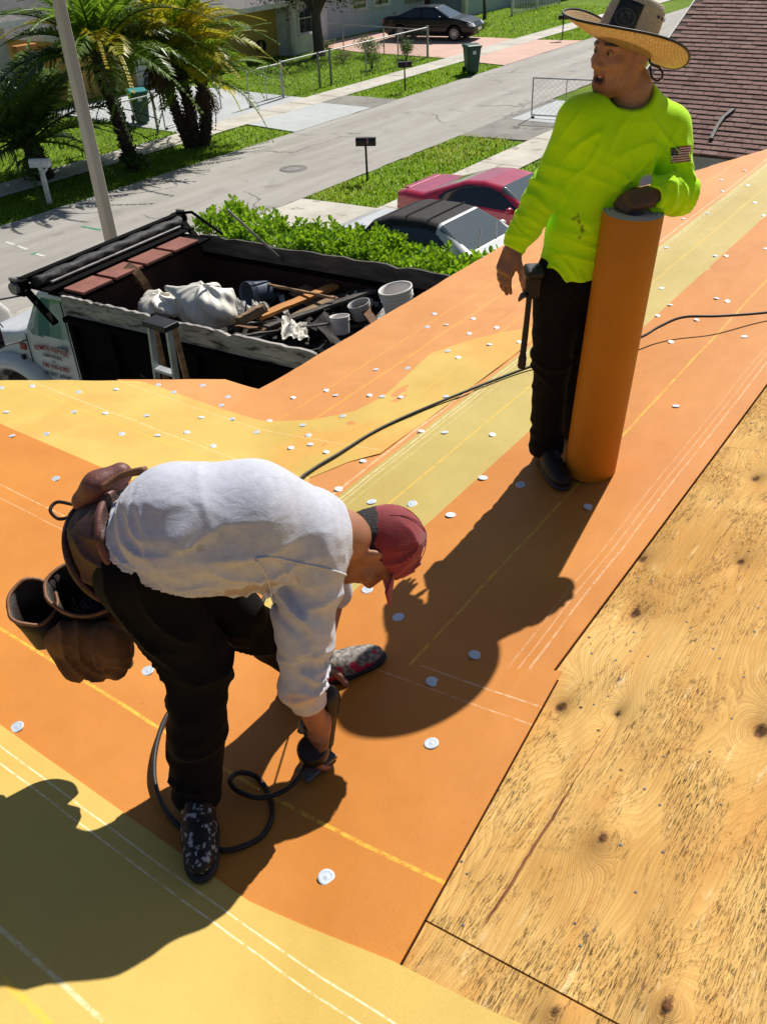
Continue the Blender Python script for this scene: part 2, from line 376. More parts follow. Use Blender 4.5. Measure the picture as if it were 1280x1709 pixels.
# aprons and drives: pieces of paving, all about 1-2 cm proud of the lawn
for nm, poly, mt, z in (
    ('neighbour_apron', [(12.0, 12.2), (16.5, 12.2), (16.45, 13.1), (16.3, 14.3), (12.0, 14.3)], CONC, .006),
    ('neighbour_driveway', [(11.9, 2.5), (18.0, 2.5), (18.0, 10.95), (11.9, 10.95)], CONC3, .008),
    ('gate_apron', [(23.9, 12.2), (29.2, 12.2), (29.6, 14.3), (23.6, 14.3)], STAIN, .006),
    ('gate_driveway', [(26.4, 8.5), (30.5, 8.5), (30.5, 10.95), (26.4, 10.95)], CONC2, .008),
    ('gate_apron_slab', [(26.2, 12.2), (29.4, 12.2), (29.4, 14.0), (26.2, 14.0)], CONC2, .012),
    ('far_apron', [(21.9, 19.2), (25.9, 19.2), (25.9, 21.4), (22.1, 21.4)], CONC2, .008),
    ('far_apron_patch', [(25.9, 19.2), (27.5, 19.2), (27.4, 21.4), (25.9, 21.4)], STAIN, .005),
    ('far_driveway', [(20.2, 22.55), (26.4, 22.55), (26.6, 29.6), (20.6, 29.6)], CONC2, .008),
    ('pink_apron', [(35.2, 19.2), (42.6, 19.2), (42.2, 21.4), (35.6, 21.4)], PINK, .008),
    ('pink_driveway', [(36.0, 22.55), (42.2, 22.55), (42.2, 30.9), (37.2, 30.9), (36.2, 27.5)], PINK, .008),
    ('house_driveway', [(2.2, 3.4), (10.4, 3.4), (10.6, 14.3), (2.2, 14.3)], CONC3, .007)):  # house side widened so the sunlit lawn bounces no green onto the truck
    struct(sheet(nm, poly, z, mt, None, .05, .012))
# painted utility marks and manhole ring on the road
PW = M('white_paint', (.75, .75, .72), .7, sc=20); PG = M('green_paint', (.05, .32, .18), .7, sc=20)
for (a, b_, mt) in (((10, 403), (24, 408), PW), ((30, 410), (46, 416), PW), ((60, 423), (74, 427), PW), ((136, 377), (168, 383), PG), ((52, 424), (62, 421), PG)):
    p = at_z(*a, .005); q = at_z(*b_, .005); d = (q-p)/np.linalg.norm(q-p); n = np.array([-d[1], d[0], 0])*.035
    MB().add([p-n, q-n, q+n, p+n], [(0, 1, 2, 3)]).build('paint_mark', mt, road)
mh = at_z(490, 281)
MB().lathe([(.20, .0), (.20, .012), (.36, .012), (.38, .002)], 28).build('manhole_ring', M('cast_iron', (.2, .19, .18), .7, metal=.3), road, loc=(mh[0], mh[1], .002))
MB().lathe([(.001, .008), (.195, .008), (.195, .0)], 24).build('manhole_cover', M('road_iron_cover', (.28, .27, .25), .8), road, loc=(mh[0], mh[1], .002))

# grass blades on the strips in view
def grass(name, polys, dens, hgt, seed, mat, label):
    rr = random.Random(seed); b = MB(); V = []; F = []
    for (x0, x1, y0, y1) in polys:
        for _ in range(int((x1-x0)*(y1-y0)*dens)):
            x = rr.uniform(x0, x1); y = rr.uniform(y0, y1); a = rr.uniform(0, 6.28); h = hgt*rr.uniform(.5, 1.3); wd = rr.uniform(.012, .026); lx = rr.uniform(-1, 1)*h*.6; ly = rr.uniform(-1, 1)*h*.6
            n = len(V); c = math.cos(a)*wd; s_ = math.sin(a)*wd
            V += [(x-c, y-s_, -.03), (x+c, y+s_, -.03), (x+lx, y+ly, -.03+h)]; F.append((n, n+1, n+2))
    b.v = V; b.f = F
    o = b.build(name, mat, smooth=True); o.data.normals_split_custom_set_from_vertices([(rr.uniform(-.35, .35), rr.uniform(-.35, .35), 1) for _ in V])
    return tag(o, label, 'grass', kind='stuff')
GR = leafM('grass_blade', (.30, .46, .025), (.19, .35, .016), 1.2, .35)
GR2 = leafM('grass_blade_dry', (.42, .42, .09), (.31, .36, .06), 1.2, .35)
grass('grass', [(16.55, 23.6, 12.25, 14.25), (27.45, 35.1, 19.25, 21.35), (42.5, 50, 19.3, 21.3), (17.9, 25, 9.0, 10.9)], 460, .075, 1, GR, 'bright green mown grass along the street verges')
grass('grass', [(20.5, 23.9, 12.6, 14.25), (16.4, 18.0, 13.2, 14.3)], 160, .09, 5, GR2, 'dry yellowish grass patch at the road edge')
grass('grass', [(10, 21.9, 19.25, 21.35), (12, 20.4, 22.6, 28), (26.6, 36.2, 22.6, 30), (42.3, 56, 22.6, 30)], 190, .075, 2, GR, 'green lawn grass in the front yards across the street')

# ================================================================ the house we stand on
def felt_mat(name, base, dark, lines, patch=None):
    m, t, bs = nodes(name); p, x, y, z = pos_xyz(t)
    big = tnoise(t, p, 1.3, 4, .55, .3); mid = tnoise(t, p, 7, 5, .6); fine = tnoise(t, p, 330, 2, .8); fib = tnoise(t, mapping(t, p, (1, 1, 1), (0, 0, .5)), 110, 4, .7)
    cc = mixc(t, ramp(t, big, .3, .72), dark, base)
    if patch: cc = mixc(t, math_(t, 'MULTIPLY', ramp(t, tnoise(t, p, 1.7, 3, .5, .5), patch[1], patch[1]+.16), patch[2]), cc, patch[0])
    cc = mixc(t, 1, cc, mixc(t, mid, (.9,)*3, (1.08,)*3), 'MULTIPLY'); cc = mixc(t, 1, cc, mixc(t, fine, (.80,)*3, (1.16,)*3), 'MULTIPLY')
    scuff = math_(t, 'MULTIPLY', ramp(t, tnoise(t, mapping(t, p, (3, 14, 1), (0, 0, .7)), 2.2, 6, .75), .66, .8), .35); cc = mixc(t, scuff, cc, tuple(min(1, q*1.25+.05) for q in base))
    cc = mixc(t, math_(t, 'MULTIPLY', ramp(t, tnoise(t, p, 26, 3, .6), .72, .78), .4), cc, tuple(q*.5 for q in base))
    for (ax, pos, wd, col, st) in lines:
        c = x if ax == 'x' else y
        wob = math_(t, 'MULTIPLY_ADD', tnoise(t, p, 2.2, 2), .02, pos-.01)
        d = math_(t, 'ABSOLUTE', math_(t, 'SUBTRACT', c, wob))
        msk = math_(t, 'MULTIPLY', ramp(t, d, wd*.4, wd, True), math_(t, 'MULTIPLY', ramp(t, tnoise(t, p, 38, 4, .8), .33, .6), st))
        cc = mixc(t, msk, cc, col)
    t.links.new(cc, bs.inputs['Base Color']); bs.inputs['Roughness'].default_value = .6; bs.inputs['Specular IOR Level'].default_value = .32
    h = math_(t, 'ADD', math_(t, 'MULTIPLY', fine, .3), math_(t, 'MULTIPLY', fib, .7)); n1 = bump(t, bs, h, .3, .0022)
    wr = tnoise(t, mapping(t, p, (1.6, 2.6, 1), (0, 0, .25)), 2.6, 2, .4, .5); bump(t, bs, wr, .30, .02, n1); return m
YL = (.90, .52, .05); WL = (.95, .86, .62)
ORG, ORGD = (.60, .230, .036), (.53, .19, .026)
ORF, ORFD = (.69, .305, .095), (.62, .26, .072)
YEL, YELD = (.67, .465, .115), (.60, .405, .09)
BR_PW = (.03, .011, .004)
house = thing('house', 'single storey house whose roof is being covered with orange and yellow felt', 'house')
HIPR = [(3.28, 3.33), (7.35, 3.36), (8.54, 2.67), (9.44, 2.23), (12.0, .9)]
HIPL = [(3.28, 3.30), (3.23, 3.68), (2.83, 4.06), (2.41, 4.57), (1.2, 5.9)]
OUT = [(-2.6, -2.6), (12.6, -2.6), (12.6, .6)]+HIPR[::-1][1:]+HIPL[1:]+[(-2.6, 6.2)]
def inside(x, y, poly):
    c = False; n = len(poly)
    for i in range(n):
        (x0, y0), (x1, y1) = poly[i], poly[(i+1) % n]
        if (y0 > y) != (y1 > y) and x < (x1-x0)*(y-y0)/(y1-y0)+x0: c = not c
    return c
def drape(name, poly, off, mat, step=.07, thick=.003, amp=.0025, seed=0, clip=None):
    bm = bmesh.new(); vs_ = [bm.verts.new((x, y, 0)) for x, y in poly]; bm.faces.new(vs_); bmesh.ops.triangulate(bm, faces=bm.faces[:])
    xs = [p[0] for p in poly]; ys = [p[1] for p in poly]
    if clip:
        for (px_, py_, nx_, ny_) in clip: bmesh.ops.bisect_plane(bm, geom=bm.verts[:]+bm.edges[:]+bm.faces[:], plane_co=(px_, py_, 0), plane_no=(nx_, ny_, 0), clear_outer=True)
    n = int((max(xs)-min(xs))/step)
    for i in range(1, n): bmesh.ops.bisect_plane(bm, geom=bm.verts[:]+bm.edges[:]+bm.faces[:], plane_co=(min(xs)+i*(max(xs)-min(xs))/n, 0, 0), plane_no=(1, 0, 0))
    n = int((max(ys)-min(ys))/step)
    for i in range(1, n): bmesh.ops.bisect_plane(bm, geom=bm.verts[:]+bm.edges[:]+bm.faces[:], plane_co=(0, min(ys)+i*(max(ys)-min(ys))/n, 0), plane_no=(0, 1, 0))
    bmesh.ops.remove_doubles(bm, verts=bm.verts[:], dist=1e-5)
    for v in bm.verts:
        e = mnoise.noise(Vector((v.co.x*2.2, v.co.y*5.5, seed)))+.6*mnoise.noise(Vector((v.co.x*9, v.co.y*4, seed+5)))
        v.co.z = roof_z(v.co.x, v.co.y)+off+amp*(.5+.5*e)
    me = bpy.data.meshes.new(name); bm.to_mesh(me); bm.free(); me.polygons.foreach_set('use_smooth', [True]*len(me.polygons))
    o = obj(name, me, mat, house); m = o.modifiers.new('solid', 'SOLIDIFY'); m.thickness = thick; m.offset = -1; m = o.modifiers.new('edges', 'EDGE_SPLIT'); m.split_angle = rad(35); return o
# deck, fascia and walls
bm = bmesh.new()
vs_ = [bm.verts.new((x, y, 0)) for x, y in OUT]; bm.faces.new(vs_); bmesh.ops.triangulate(bm, faces=bm.faces[:])
for i in range(-24, 126, 3): bmesh.ops.bisect_plane(bm, geom=bm.verts[:]+bm.edges[:]+bm.faces[:], plane_co=(i/10, 0, 0), plane_no=(1, 0, 0))
for i in range(-24, 60, 3): bmesh.ops.bisect_plane(bm, geom=bm.verts[:]+bm.edges[:]+bm.faces[:], plane_co=(0, i/10, 0), plane_no=(0, 1, 0))
for v in bm.verts: v.co.z = roof_z(v.co.x, v.co.y)-.022
me = bpy.data.meshes.new('roof_deck'); bm.to_mesh(me); bm.free()
o = obj('roof_deck', me, M('deck_wood', (.42, .27, .13), .8, sc=4), house); mm = o.modifiers.new('solid', 'SOLIDIFY'); mm.thickness = .03; mm.offset = -1
WHT = M('white_trim', (.78, .77, .73), .6, sc=3)
fb = MB(); ring = OUT
for i in range(len(ring)):
    a, b2 = ring[i], ring[(i+1) % len(ring)]
    za, zb = roof_z(*a)-.05, roof_z(*b2)-.05
    fb.bar((a[0], a[1], za-.1), (b2[0], b2[1], zb-.1), .025, .2)
fb.build('fascia_board', WHT, house)
wb = MB()
for (x0, y0, x1, y1) in ((-2.2, -2.2, 11.6, 2.0), (-2.2, 2.0, 2.6, 5.0)):
    wb.box((x0, y0, -.1), (x1, y1, 3.1))
wb.build('wall', M('stucco', (.62, .55, .44), .85, sc=3, fine=120), house)

DW = [('y', 2.50, .006, WL, .3)]
drape('felt_sheet', [(2.5, 2.48), (12.4, 2.48), (12.4, 3.4), (2.95, 3.4)], .003, felt_mat('felt_orange_eave', ORF, ORFD, [('y', 2.92, .010, YL, .35), ('y', 2.72, .012, YL, .45)]), seed=1, amp=.012,
      clip=[(5, 3.345, 0, 1), (8, 3.0, .49, .87), (9.44, 2.23, .46, .89)])
drape('felt_sheet', [(2.86, 2.7), (3.29, 3.16), (3.29, 5.0), (2.86, 5.0)], .004, felt_mat('felt_orange_left_eave', ORF, ORFD, []), seed=2, amp=.008, clip=[(3.23, 3.68, .743, .669), (3.284, 3, 1, 0)])
drape('felt_sheet', [(1.7, 2.0), (12.4, 2.0), (12.4, 2.56), (2.2, 2.56)], .0075, felt_mat('felt_orange_second', ORF, ORFD, [('y', 2.36, .009, YL, .5), ('y', 2.10, .009, WL, .45)]), seed=3, amp=.010, clip=[(9.44, 2.23, .46, .89)])
drape('felt_sheet', [(1.94, 6.2), (1.94, 1.9), (2.2, 2.1), (2.5, 2.3), (2.69, 2.22), (2.81, 2.12), (3.12, 2.11), (3.9, 2.09), (4.75, 2.09), (4.45, 2.28), (4.24, 2.47), (3.99, 2.6), (3.6, 2.54), (3.39, 2.51), (3.18, 2.55), (3.02, 2.72), (2.93, 2.95), (2.92, 3.2), (2.93, 6.2)], .0115,
      felt_mat('felt_yellow_left', YEL, YELD, [('x', 2.42, .008, YL, .5), ('x', 2.50, .006, WL, .35), ('x', 2.84, .005, WL, .3), ('y', 2.33, .009, YL, .3)], ((.72, .34, .07), .5, .55)), seed=4, amp=.009, clip=[(2.83, 4.06, .743, .669)])
drape('felt_sheet', [(.9, 1.47), (12.4, 1.47), (12.4, 2.06), (1.5, 2.06)], .015, felt_mat('felt_yellow_right', (.54, .42, .125), (.48, .365, .10), [('y', 1.80, .009, YL, .55), ('y', 2.035, .006, WL, .6), ('y', 2.01, .005, WL, .45), ('y', 1.97, .004, WL, .3)]), seed=5, amp=.006, clip=[(10, 2.0, .46, .89)])
drape('felt_sheet', [(.9, .73), (12.4, .73), (12.4, 1.555), (1.2, 1.555)], .0185, felt_mat('felt_orange_right', ORG, ORGD, [('y', 1.14, .007, YL, .75), ('y', .80, .005, WL, .28), ('y', .83, .004, WL, .22), ('y', .86, .004, WL, .18)]), seed=6, amp=.003)
drape('felt_sheet', [(.66, 6.2), (.68, 1.0), (.745, .60), (1.78, .705), (1.515, 1.37), (1.6, 1.75), (2.02, 2.2), (2.02, 6.2)], .0225, felt_mat('felt_orange_left', ORG, ORGD, [('x', .995, .008, YL, .8), ('x', 1.62, .004, WL, .4), ('x', 1.545, .004, WL, .3)]), seed=7, amp=.003, clip=[(2.41, 4.57, .743, .669)])
drape('felt_sheet', [(-.35, 6.2), (-.35, -1.2), (.86, -1.2), (.845, 0), (.79, .37), (.775, .62), (.72, 1.0), (.72, 6.2)], .0265, felt_mat('felt_yellow_bottom', YEL, YELD, [('x', .668, .0035, WL, .7), ('x', .63, .0035, WL, .7), ('x', .26, .012, YL, .8), ('x', .33, .008, WL, .5)]), seed=8, amp=.003, clip=[(1.6, 5.45, .743, .669)])
drape('felt_sheet', [(-2.5, 6.1), (-2.5, -1.2), (-.28, -1.2), (-.28, 6.1)], .0305, felt_mat('felt_orange_top', ORG, ORGD, []), seed=9, amp=.003, step=.2)

# plywood panels, bare upper part of the right slope
def ply_mat(i):
    m, t, bs = nodes('weathered_plywood_%d' % i); p, x, y, z = pos_xyz(t); rr = random.Random(i)
    q = mapping(t, p, (1, 1, 1), (0, 0, 0), (i*3.3, i*1.7, 0))
    fld = math_(t, 'MULTIPLY_ADD', tnoise(t, mapping(t, q, (.7, 3.2, 1)), 1.0, 3, .5, .3), 2.4, math_(t, 'MULTIPLY', y, 7.0))
    core = None; halo = None
    for (kx, ky, ks) in KNOTS:
        dx = math_(t, 'SUBTRACT', x, kx); dy = math_(t, 'SUBTRACT', y, ky)
        d2 = math_(t, 'ADD', math_(t, 'MULTIPLY', math_(t, 'MULTIPLY', dx, dx), .35), math_(t, 'MULTIPLY', dy, dy))
        g = math_(t, 'EXPONENT', math_(t, 'MULTIPLY', math_(t, 'SQRT', d2), -1/(ks*1.5)))
        fld = math_(t, 'MULTIPLY_ADD', g, 1.9 if kx > 1.5 else -1.7, fld)
        dn = math_(t, 'MULTIPLY_ADD', tnoise(t, p, 40, 3), .02, math_(t, 'SQRT', d2))
        c = ramp(t, dn, ks*.3+.006, ks*.5+.012, True); h = ramp(t, dn, ks*.4, ks*1.7, True)
        core = c if core is None else math_(t, 'MAXIMUM', core, c); halo = h if halo is None else math_(t, 'MAXIMUM', halo, h)
    saw = math_(t, 'FRACT', math_(t, 'MULTIPLY', fld, 5.5)); ringl = math_(t, 'POWER', saw, 2.2)
    saw2 = math_(t, 'FRACT', math_(t, 'MULTIPLY_ADD', tnoise(t, mapping(t, q, (2, 40, 1)), 1.0, 3, .6), .5, math_(t, 'MULTIPLY', fld, 17.0))); ring2 = math_(t, 'POWER', saw2, 1.6)
    fineg = tnoise(t, mapping(t, q, (6, 150, 1)), 1.0, 4, .7)
    cc = mixc(t, ramp(t, tnoise(t, q, 1.7, 4, .6, .4), .3, .7), (.61, .335, .09), (.81, .535, .185))
    cc = mixc(t, math_(t, 'MULTIPLY', ringl, .34), cc, (.42, .2, .06)); cc = mixc(t, math_(t, 'MULTIPLY', ring2, .32), cc, (.36, .16, .045)); cc = mixc(t, math_(t, 'MULTIPLY', ramp(t, fineg, .42, .68), .30), cc, (.42, .225, .075))
    cc = mixc(t, math_(t, 'MULTIPLY', math_(t, 'MULTIPLY', halo, ramp(t, ring2, .1, .6)), .6), cc, (.26, .11, .035)); cc = mixc(t, math_(t, 'MULTIPLY', halo, .22), cc, (.34, .16, .05))
    # weather checks: dark dashes along the grain, gathered in blotches and streaks
    chk = tnoise(t, mapping(t, q, (30, 270, 1)), 1.0, 5, .75, .3); area = tnoise(t, mapping(t, q, (1.3, 3.0, 1)), 1.7, 6, .75, .6)
    cm = math_(t, 'MULTIPLY', ramp(t, chk, .535, .585), ramp(t, area, .475, .62))
    cc = mixc(t, math_(t, 'MULTIPLY', cm, .9), cc, (.045, .028, .018))
    spot = ramp(t, tnoise(t, mapping(t, q, (14, 30, 1)), 1.6, 6, .85, .6), .655, .70); cc = mixc(t, math_(t, 'MULTIPLY', spot, .9), cc, (.03, .027, .03))
    vo = N(t, 'ShaderNodeTexVoronoi'); vo.inputs['Scale'].default_value = 9; t.links.new(q, vo.inputs['Vector']); vo.inputs['Randomness'].default_value = 1.0
    dd_ = math_(t, 'MULTIPLY_ADD', tnoise(t, p, 130, 3, .8), .05, vo.outputs['Distance'])
    dot = math_(t, 'MULTIPLY', ramp(t, dd_, .06, .085, True), .92); cc = mixc(t, dot, cc, (.03, .026, .03))
    org = ramp(t, tnoise(t, mapping(t, q, (.9, 4.5, 1)), 2.0, 4, .6, .5), .5, .68); cc = mixc(t, math_(t, 'MULTIPLY', org, .55), cc, (.60, .29, .075))
    ck = math_(t, 'ABSOLUTE', math_(t, 'SUBTRACT', tnoise(t, mapping(t, q, (1.6, 24, 1)), 1.0, 4, .6, .4), .5)); ckm = math_(t, 'MULTIPLY', ramp(t, ck, .003, .010, True), ramp(t, tnoise(t, q, 3.1, 3), .48, .56)); cc = mixc(t, math_(t, 'MULTIPLY', ckm, .7), cc, (.12, .06, .03))
    v2 = N(t, 'ShaderNodeTexVoronoi'); v2.inputs['Scale'].default_value = 4.6; t.links.new(mapping(t, q, (.8, 1.2, 1)), v2.inputs['Vector']); mo = math_(t, 'MULTIPLY', ramp(t, v2.outputs['Distance'], .05, .19, True), ramp(t, tnoise(t, mapping(t, q, (30, 60, 1)), 1.4, 5, .8, .4), .5, .58)); cc = mixc(t, math_(t, 'MULTIPLY', mo, .85), cc, (.05, .048, .055))
    pale = ramp(t, tnoise(t, mapping(t, q, (4, 26, 1)), 1.3, 4, .7), .60, .74); cc = mixc(t, math_(t, 'MULTIPLY', pale, .55), cc, (.90, .70, .40))
    cc = mixc(t, math_(t, 'MULTIPLY', core, .93), cc, mixc(t, ramp(t, tnoise(t, p, 90, 3), .4, .6), (.03, .012, .008), (.15, .06, .025)))
    # the reddish pitch streak
    dy = math_(t, 'ABSOLUTE', math_(t, 'SUBTRACT', y, math_(t, 'MULTIPLY_ADD', tnoise(t, mapping(t, p, (6, 0, 0)), 1, 3), .02, .487)))
    inx = math_(t, 'MULTIPLY', ramp(t, x, .93, .99), ramp(t, x, 1.45, 1.85, True)); wd = math_(t, 'MULTIPLY_ADD', ramp(t, x, 1.3, 1.45, True), .0026, .0014)
    sk_ = math_(t, 'MULTIPLY', math_(t, 'LESS_THAN', dy, wd), inx); cc = mixc(t, math_(t, 'MULTIPLY', sk_, .8), cc, (.14, .03, .02))
    t.links.new(cc, bs.inputs['Base Color']); bs.inputs['Roughness'].default_value = .8; bs.inputs['Specular IOR Level'].default_value = .15
    hh = math_(t, 'SUBTRACT', math_(t, 'MULTIPLY_ADD', ring2, -.4, math_(t, 'MULTIPLY', fineg, .6)), math_(t, 'MULTIPLY', math_(t, 'MAXIMUM', cm, core), 1.2)); bump(t, bs, hh, .8, .005); return m
KP = [(935, 1183, .034), (1030, 1195, .02), (1268, 1222, .04), (1005, 1400, .03), (1060, 1025, .036), (1072, 935, .03), (1112, 1682, .032), (925, 1690, .024), (1235, 940, .026), (1262, 800, .03)]
KNOTS = [(at_R(a, b)[0], at_R(a, b)[1], c) for a, b, c in KP]+[(3.9, .2, .035)]
PLY = [ply_mat(i) for i in range(3)]
xs_ = [-2.55, .905, 3.345, 5.785, 8.225, 10.6]; ys_ = [-2.5, -1.72, -.50, .775]
for i in range(len(xs_)-1):
    for j in range(len(ys_)-1):
        if roof_z(xs_[i]+.1, ys_[j]+.1) > CAMZ-HR-TR*ys_[j]+.05 and i == 0: pass
        x0, x1, y0, y1 = xs_[i]+.002, xs_[i+1]-.002, ys_[j]+.002, ys_[j+1]-.002
        b = MB(); z = lambda X, Y: CAMZ-HR-TR*Y
        o_ = .0 + (.0015 if (i+j) % 2 else 0)
        P = [(x0, y0), (x1, y0), (x1, y1), (x0, y1)]
        if i == 0: P = [(max(x0, (y0-.265)/.944+.02), y0), (x1, y0), (x1, y1), (max(x0, (y1-.265)/.944+.02), y1)]
        b.add([(X, Y, z(X, Y)-.018+o_) for X, Y in P]+[(X, Y, z(X, Y)+o_) for X, Y in P], [(3, 2, 1, 0), (4, 5, 6, 7), (0, 1, 5, 4), (1, 2, 6, 5), (2, 3, 7, 6), (3, 0, 4, 7)])
        b.build('plywood_panel', PLY[(i+j) % 3], house)
# nail heads, staple bits and splinters left in the wood
rr = random.Random(4); nb = MB()
for _ in range(130):
    X = rr.uniform(.9, 4.4); Y = rr.uniform(-.3, .7); z = CAMZ-HR-TR*Y+.0005
    nb.lathe([(.0001, .003), (rr.uniform(.003, .005), .002), (.004, 0)], 6, Matrix.Translation((X, Y, z)))
nb.build('nail_heads', M('nail_steel', (.16, .15, .15), .6, metal=.6), house)['kind'] = 'stuff'

# plastic caps that hold the felt, where the photograph shows them
CAPS = [(1128, 678), (869, 810), (983, 847), (752, 860), (806, 798), (688, 842), (620, 838), (665, 1031), (793, 1094), (722, 1139), (720, 1242), (545, 1466), (28, 1215), (613, 985), (246, 1121), (92, 800), (166, 792),
        (2, 648), (10, 688), (20, 728), (77, 725), (123, 688), (54, 645), (131, 655), (194, 650), (264, 643), (176, 690), (203, 725), (244, 694), (290, 655), (312, 722), (263, 727), (336, 697), (338, 644), (380, 663), (369, 677), (356, 745), (387, 700), (428, 722), (450, 703),
        (517, 843), (566, 817), (606, 770), (545, 755), (515, 727), (486, 748), (505, 710), (518, 742), (572, 695), (617, 660), (638, 662), (669, 663), (680, 615), (627, 617), (744, 662), (703, 720), (742, 722), (822, 726), (747, 586), (765, 597), (817, 575), (783, 557), (829, 547), (790, 532), (745, 542), (725, 524), (895, 557), (867, 571), (713, 546), (490, 664), (560, 660), (545, 652),
        (1120, 571), (1242, 562), (1163, 534), (1098, 527), (1119, 509), (1196, 498), (1214, 503), (1194, 427), (1104, 481), (1112, 413), (1181, 356), (1141, 365), (1206, 319), (1243, 284), (1248, 309), (1260, 338), (1275, 360), (1212, 427), (1204, 300), (1278, 415), (1150, 345)]
CAPM = M('cap_plastic', (.62, .68, .74), .5, (.52, .6, .68), 30, 120, .1, metal=.1, spec=.4)
prof = [(.0008, .0020), (.0035, .0018), (.0045, .0012), (.0105, .0012), (.0125, .0016), (.0155, .0012), (.0165, 0), (.0165, -.002)]
capm = MB().lathe(prof, 18).mesh('fastener_cap', True)
bpy.context.view_layer.update(); VV = []; FF = []
for o in [c for c in house.children if c.name.startswith('felt_sheet')]:
    n0 = len(VV); VV += [v.co.copy() for v in o.data.vertices]; FF += [tuple(k+n0 for k in p.vertices) for p in o.data.polygons]
FBV = BVHTree.FromPolygons(VV, FF)
def felt_hit(x, y): h = FBV.ray_cast(Vector((x, y, 8)), Vector((0, 0, -1))); return (h[0].z, h[1]) if h[0] is not None else (roof_z(x, y), Vector((0, 0, 1)))
for i, (a, b) in enumerate(CAPS):
    h = FBV.ray_cast(Vector(CAM), Vector(ray(a, b)).normalized())
    if h[0] is None: continue
    rr = random.Random(i); o = obj('fastener_cap', capm, CAPM, house, loc=h[0]+h[1]*.0030); n = h[1] if h[1].z > 0 else -h[1]
    e = n.to_track_quat('Z', 'Y').to_euler(); o.rotation_euler = (e.x+rr.uniform(-.05, .05), e.y+rr.uniform(-.05, .05), rr.uniform(0, 6)); big = 1.28 if b > 780 else 1.02; o.scale = (big, big, .8)
# ================================================================ cars
TYRE = M('tyre_rubber', (.025, .025, .026), .8, sc=10); RIM = M('alloy_rim', (.62, .62, .64), .35, metal=.7, sc=10); BLK = M('black_trim', (.012, .012, .013), .5, sc=10)
CARGL = glass_mat('car_glass_dark', (.012, .016, .02)); SCREEN = glass_mat('windscreen_glass', (.06, .085, .09), .03)
LAMPG = glass_mat('headlamp_glass', (.65, .68, .70), .1); REDG = glass_mat('tail_lamp_red', (.35, .01, .01), .15)
def poly_sdf(px, pz, poly):
    d = np.full(np.broadcast(px, pz).shape, 1e9); s = np.ones_like(d); n = len(poly)
    for i in range(n):
        ax, az = poly[i]; bx, bz = poly[i-1]; ex, ez = bx-ax, bz-az; wx, wz = px-ax, pz-az
        t = np.clip((wx*ex+wz*ez)/(ex*ex+ez*ez+1e-12), 0, 1); d = np.minimum(d, (wx-ex*t)**2+(wz-ez*t)**2)
        c1 = pz >= az; c2 = pz < bz; c3 = ex*wz > ez*wx
        s = np.where((c1 & c2 & c3) | (~c1 & ~c2 & ~c3), -s, s)
    return s*np.sqrt(d)
def wheel(parent, x, y, r, side, spokes=10):
    t = MB(); w2 = .105
    t.lathe([(r*.64, -w2), (r*.9, -w2), (r, -w2*.6), (r, w2*.6), (r*.9, w2), (r*.64, w2)], 26, Matrix.Translation((x, y, r)) @ Matrix.Rotation(math.pi/2, 4, 'X'))
    o = t.build('wheel', TYRE, parent, auto=40)
    b = MB(); Mx = Matrix.Translation((x, y+side*w2*.75, r)) @ Matrix.Rotation(-side*math.pi/2, 4, 'X')
    b.lathe([(r*.66, -.03), (r*.66, .02), (r*.60, .02), (r*.58, -.04)], 26, Mx); b.lathe([(.001, .02), (r*.16, .02), (r*.17, -.02)], 14, Mx); 
    for k in range(spokes):
        a = 2*math.pi*k/spokes; c, s_ = math.cos(a), math.sin(a); b.bar(Mx @ Vector((c*r*.12, s_*r*.12, .004)), Mx @ Vector((c*r*.62, s_*r*.62, .004)), .035, .02, (0, 1, 0))
    b.build('rim', RIM, o); MB().lathe([(.001, -.045), (r*.6, -.045)], 20, Mx).build('brake_disc', BLK, o)
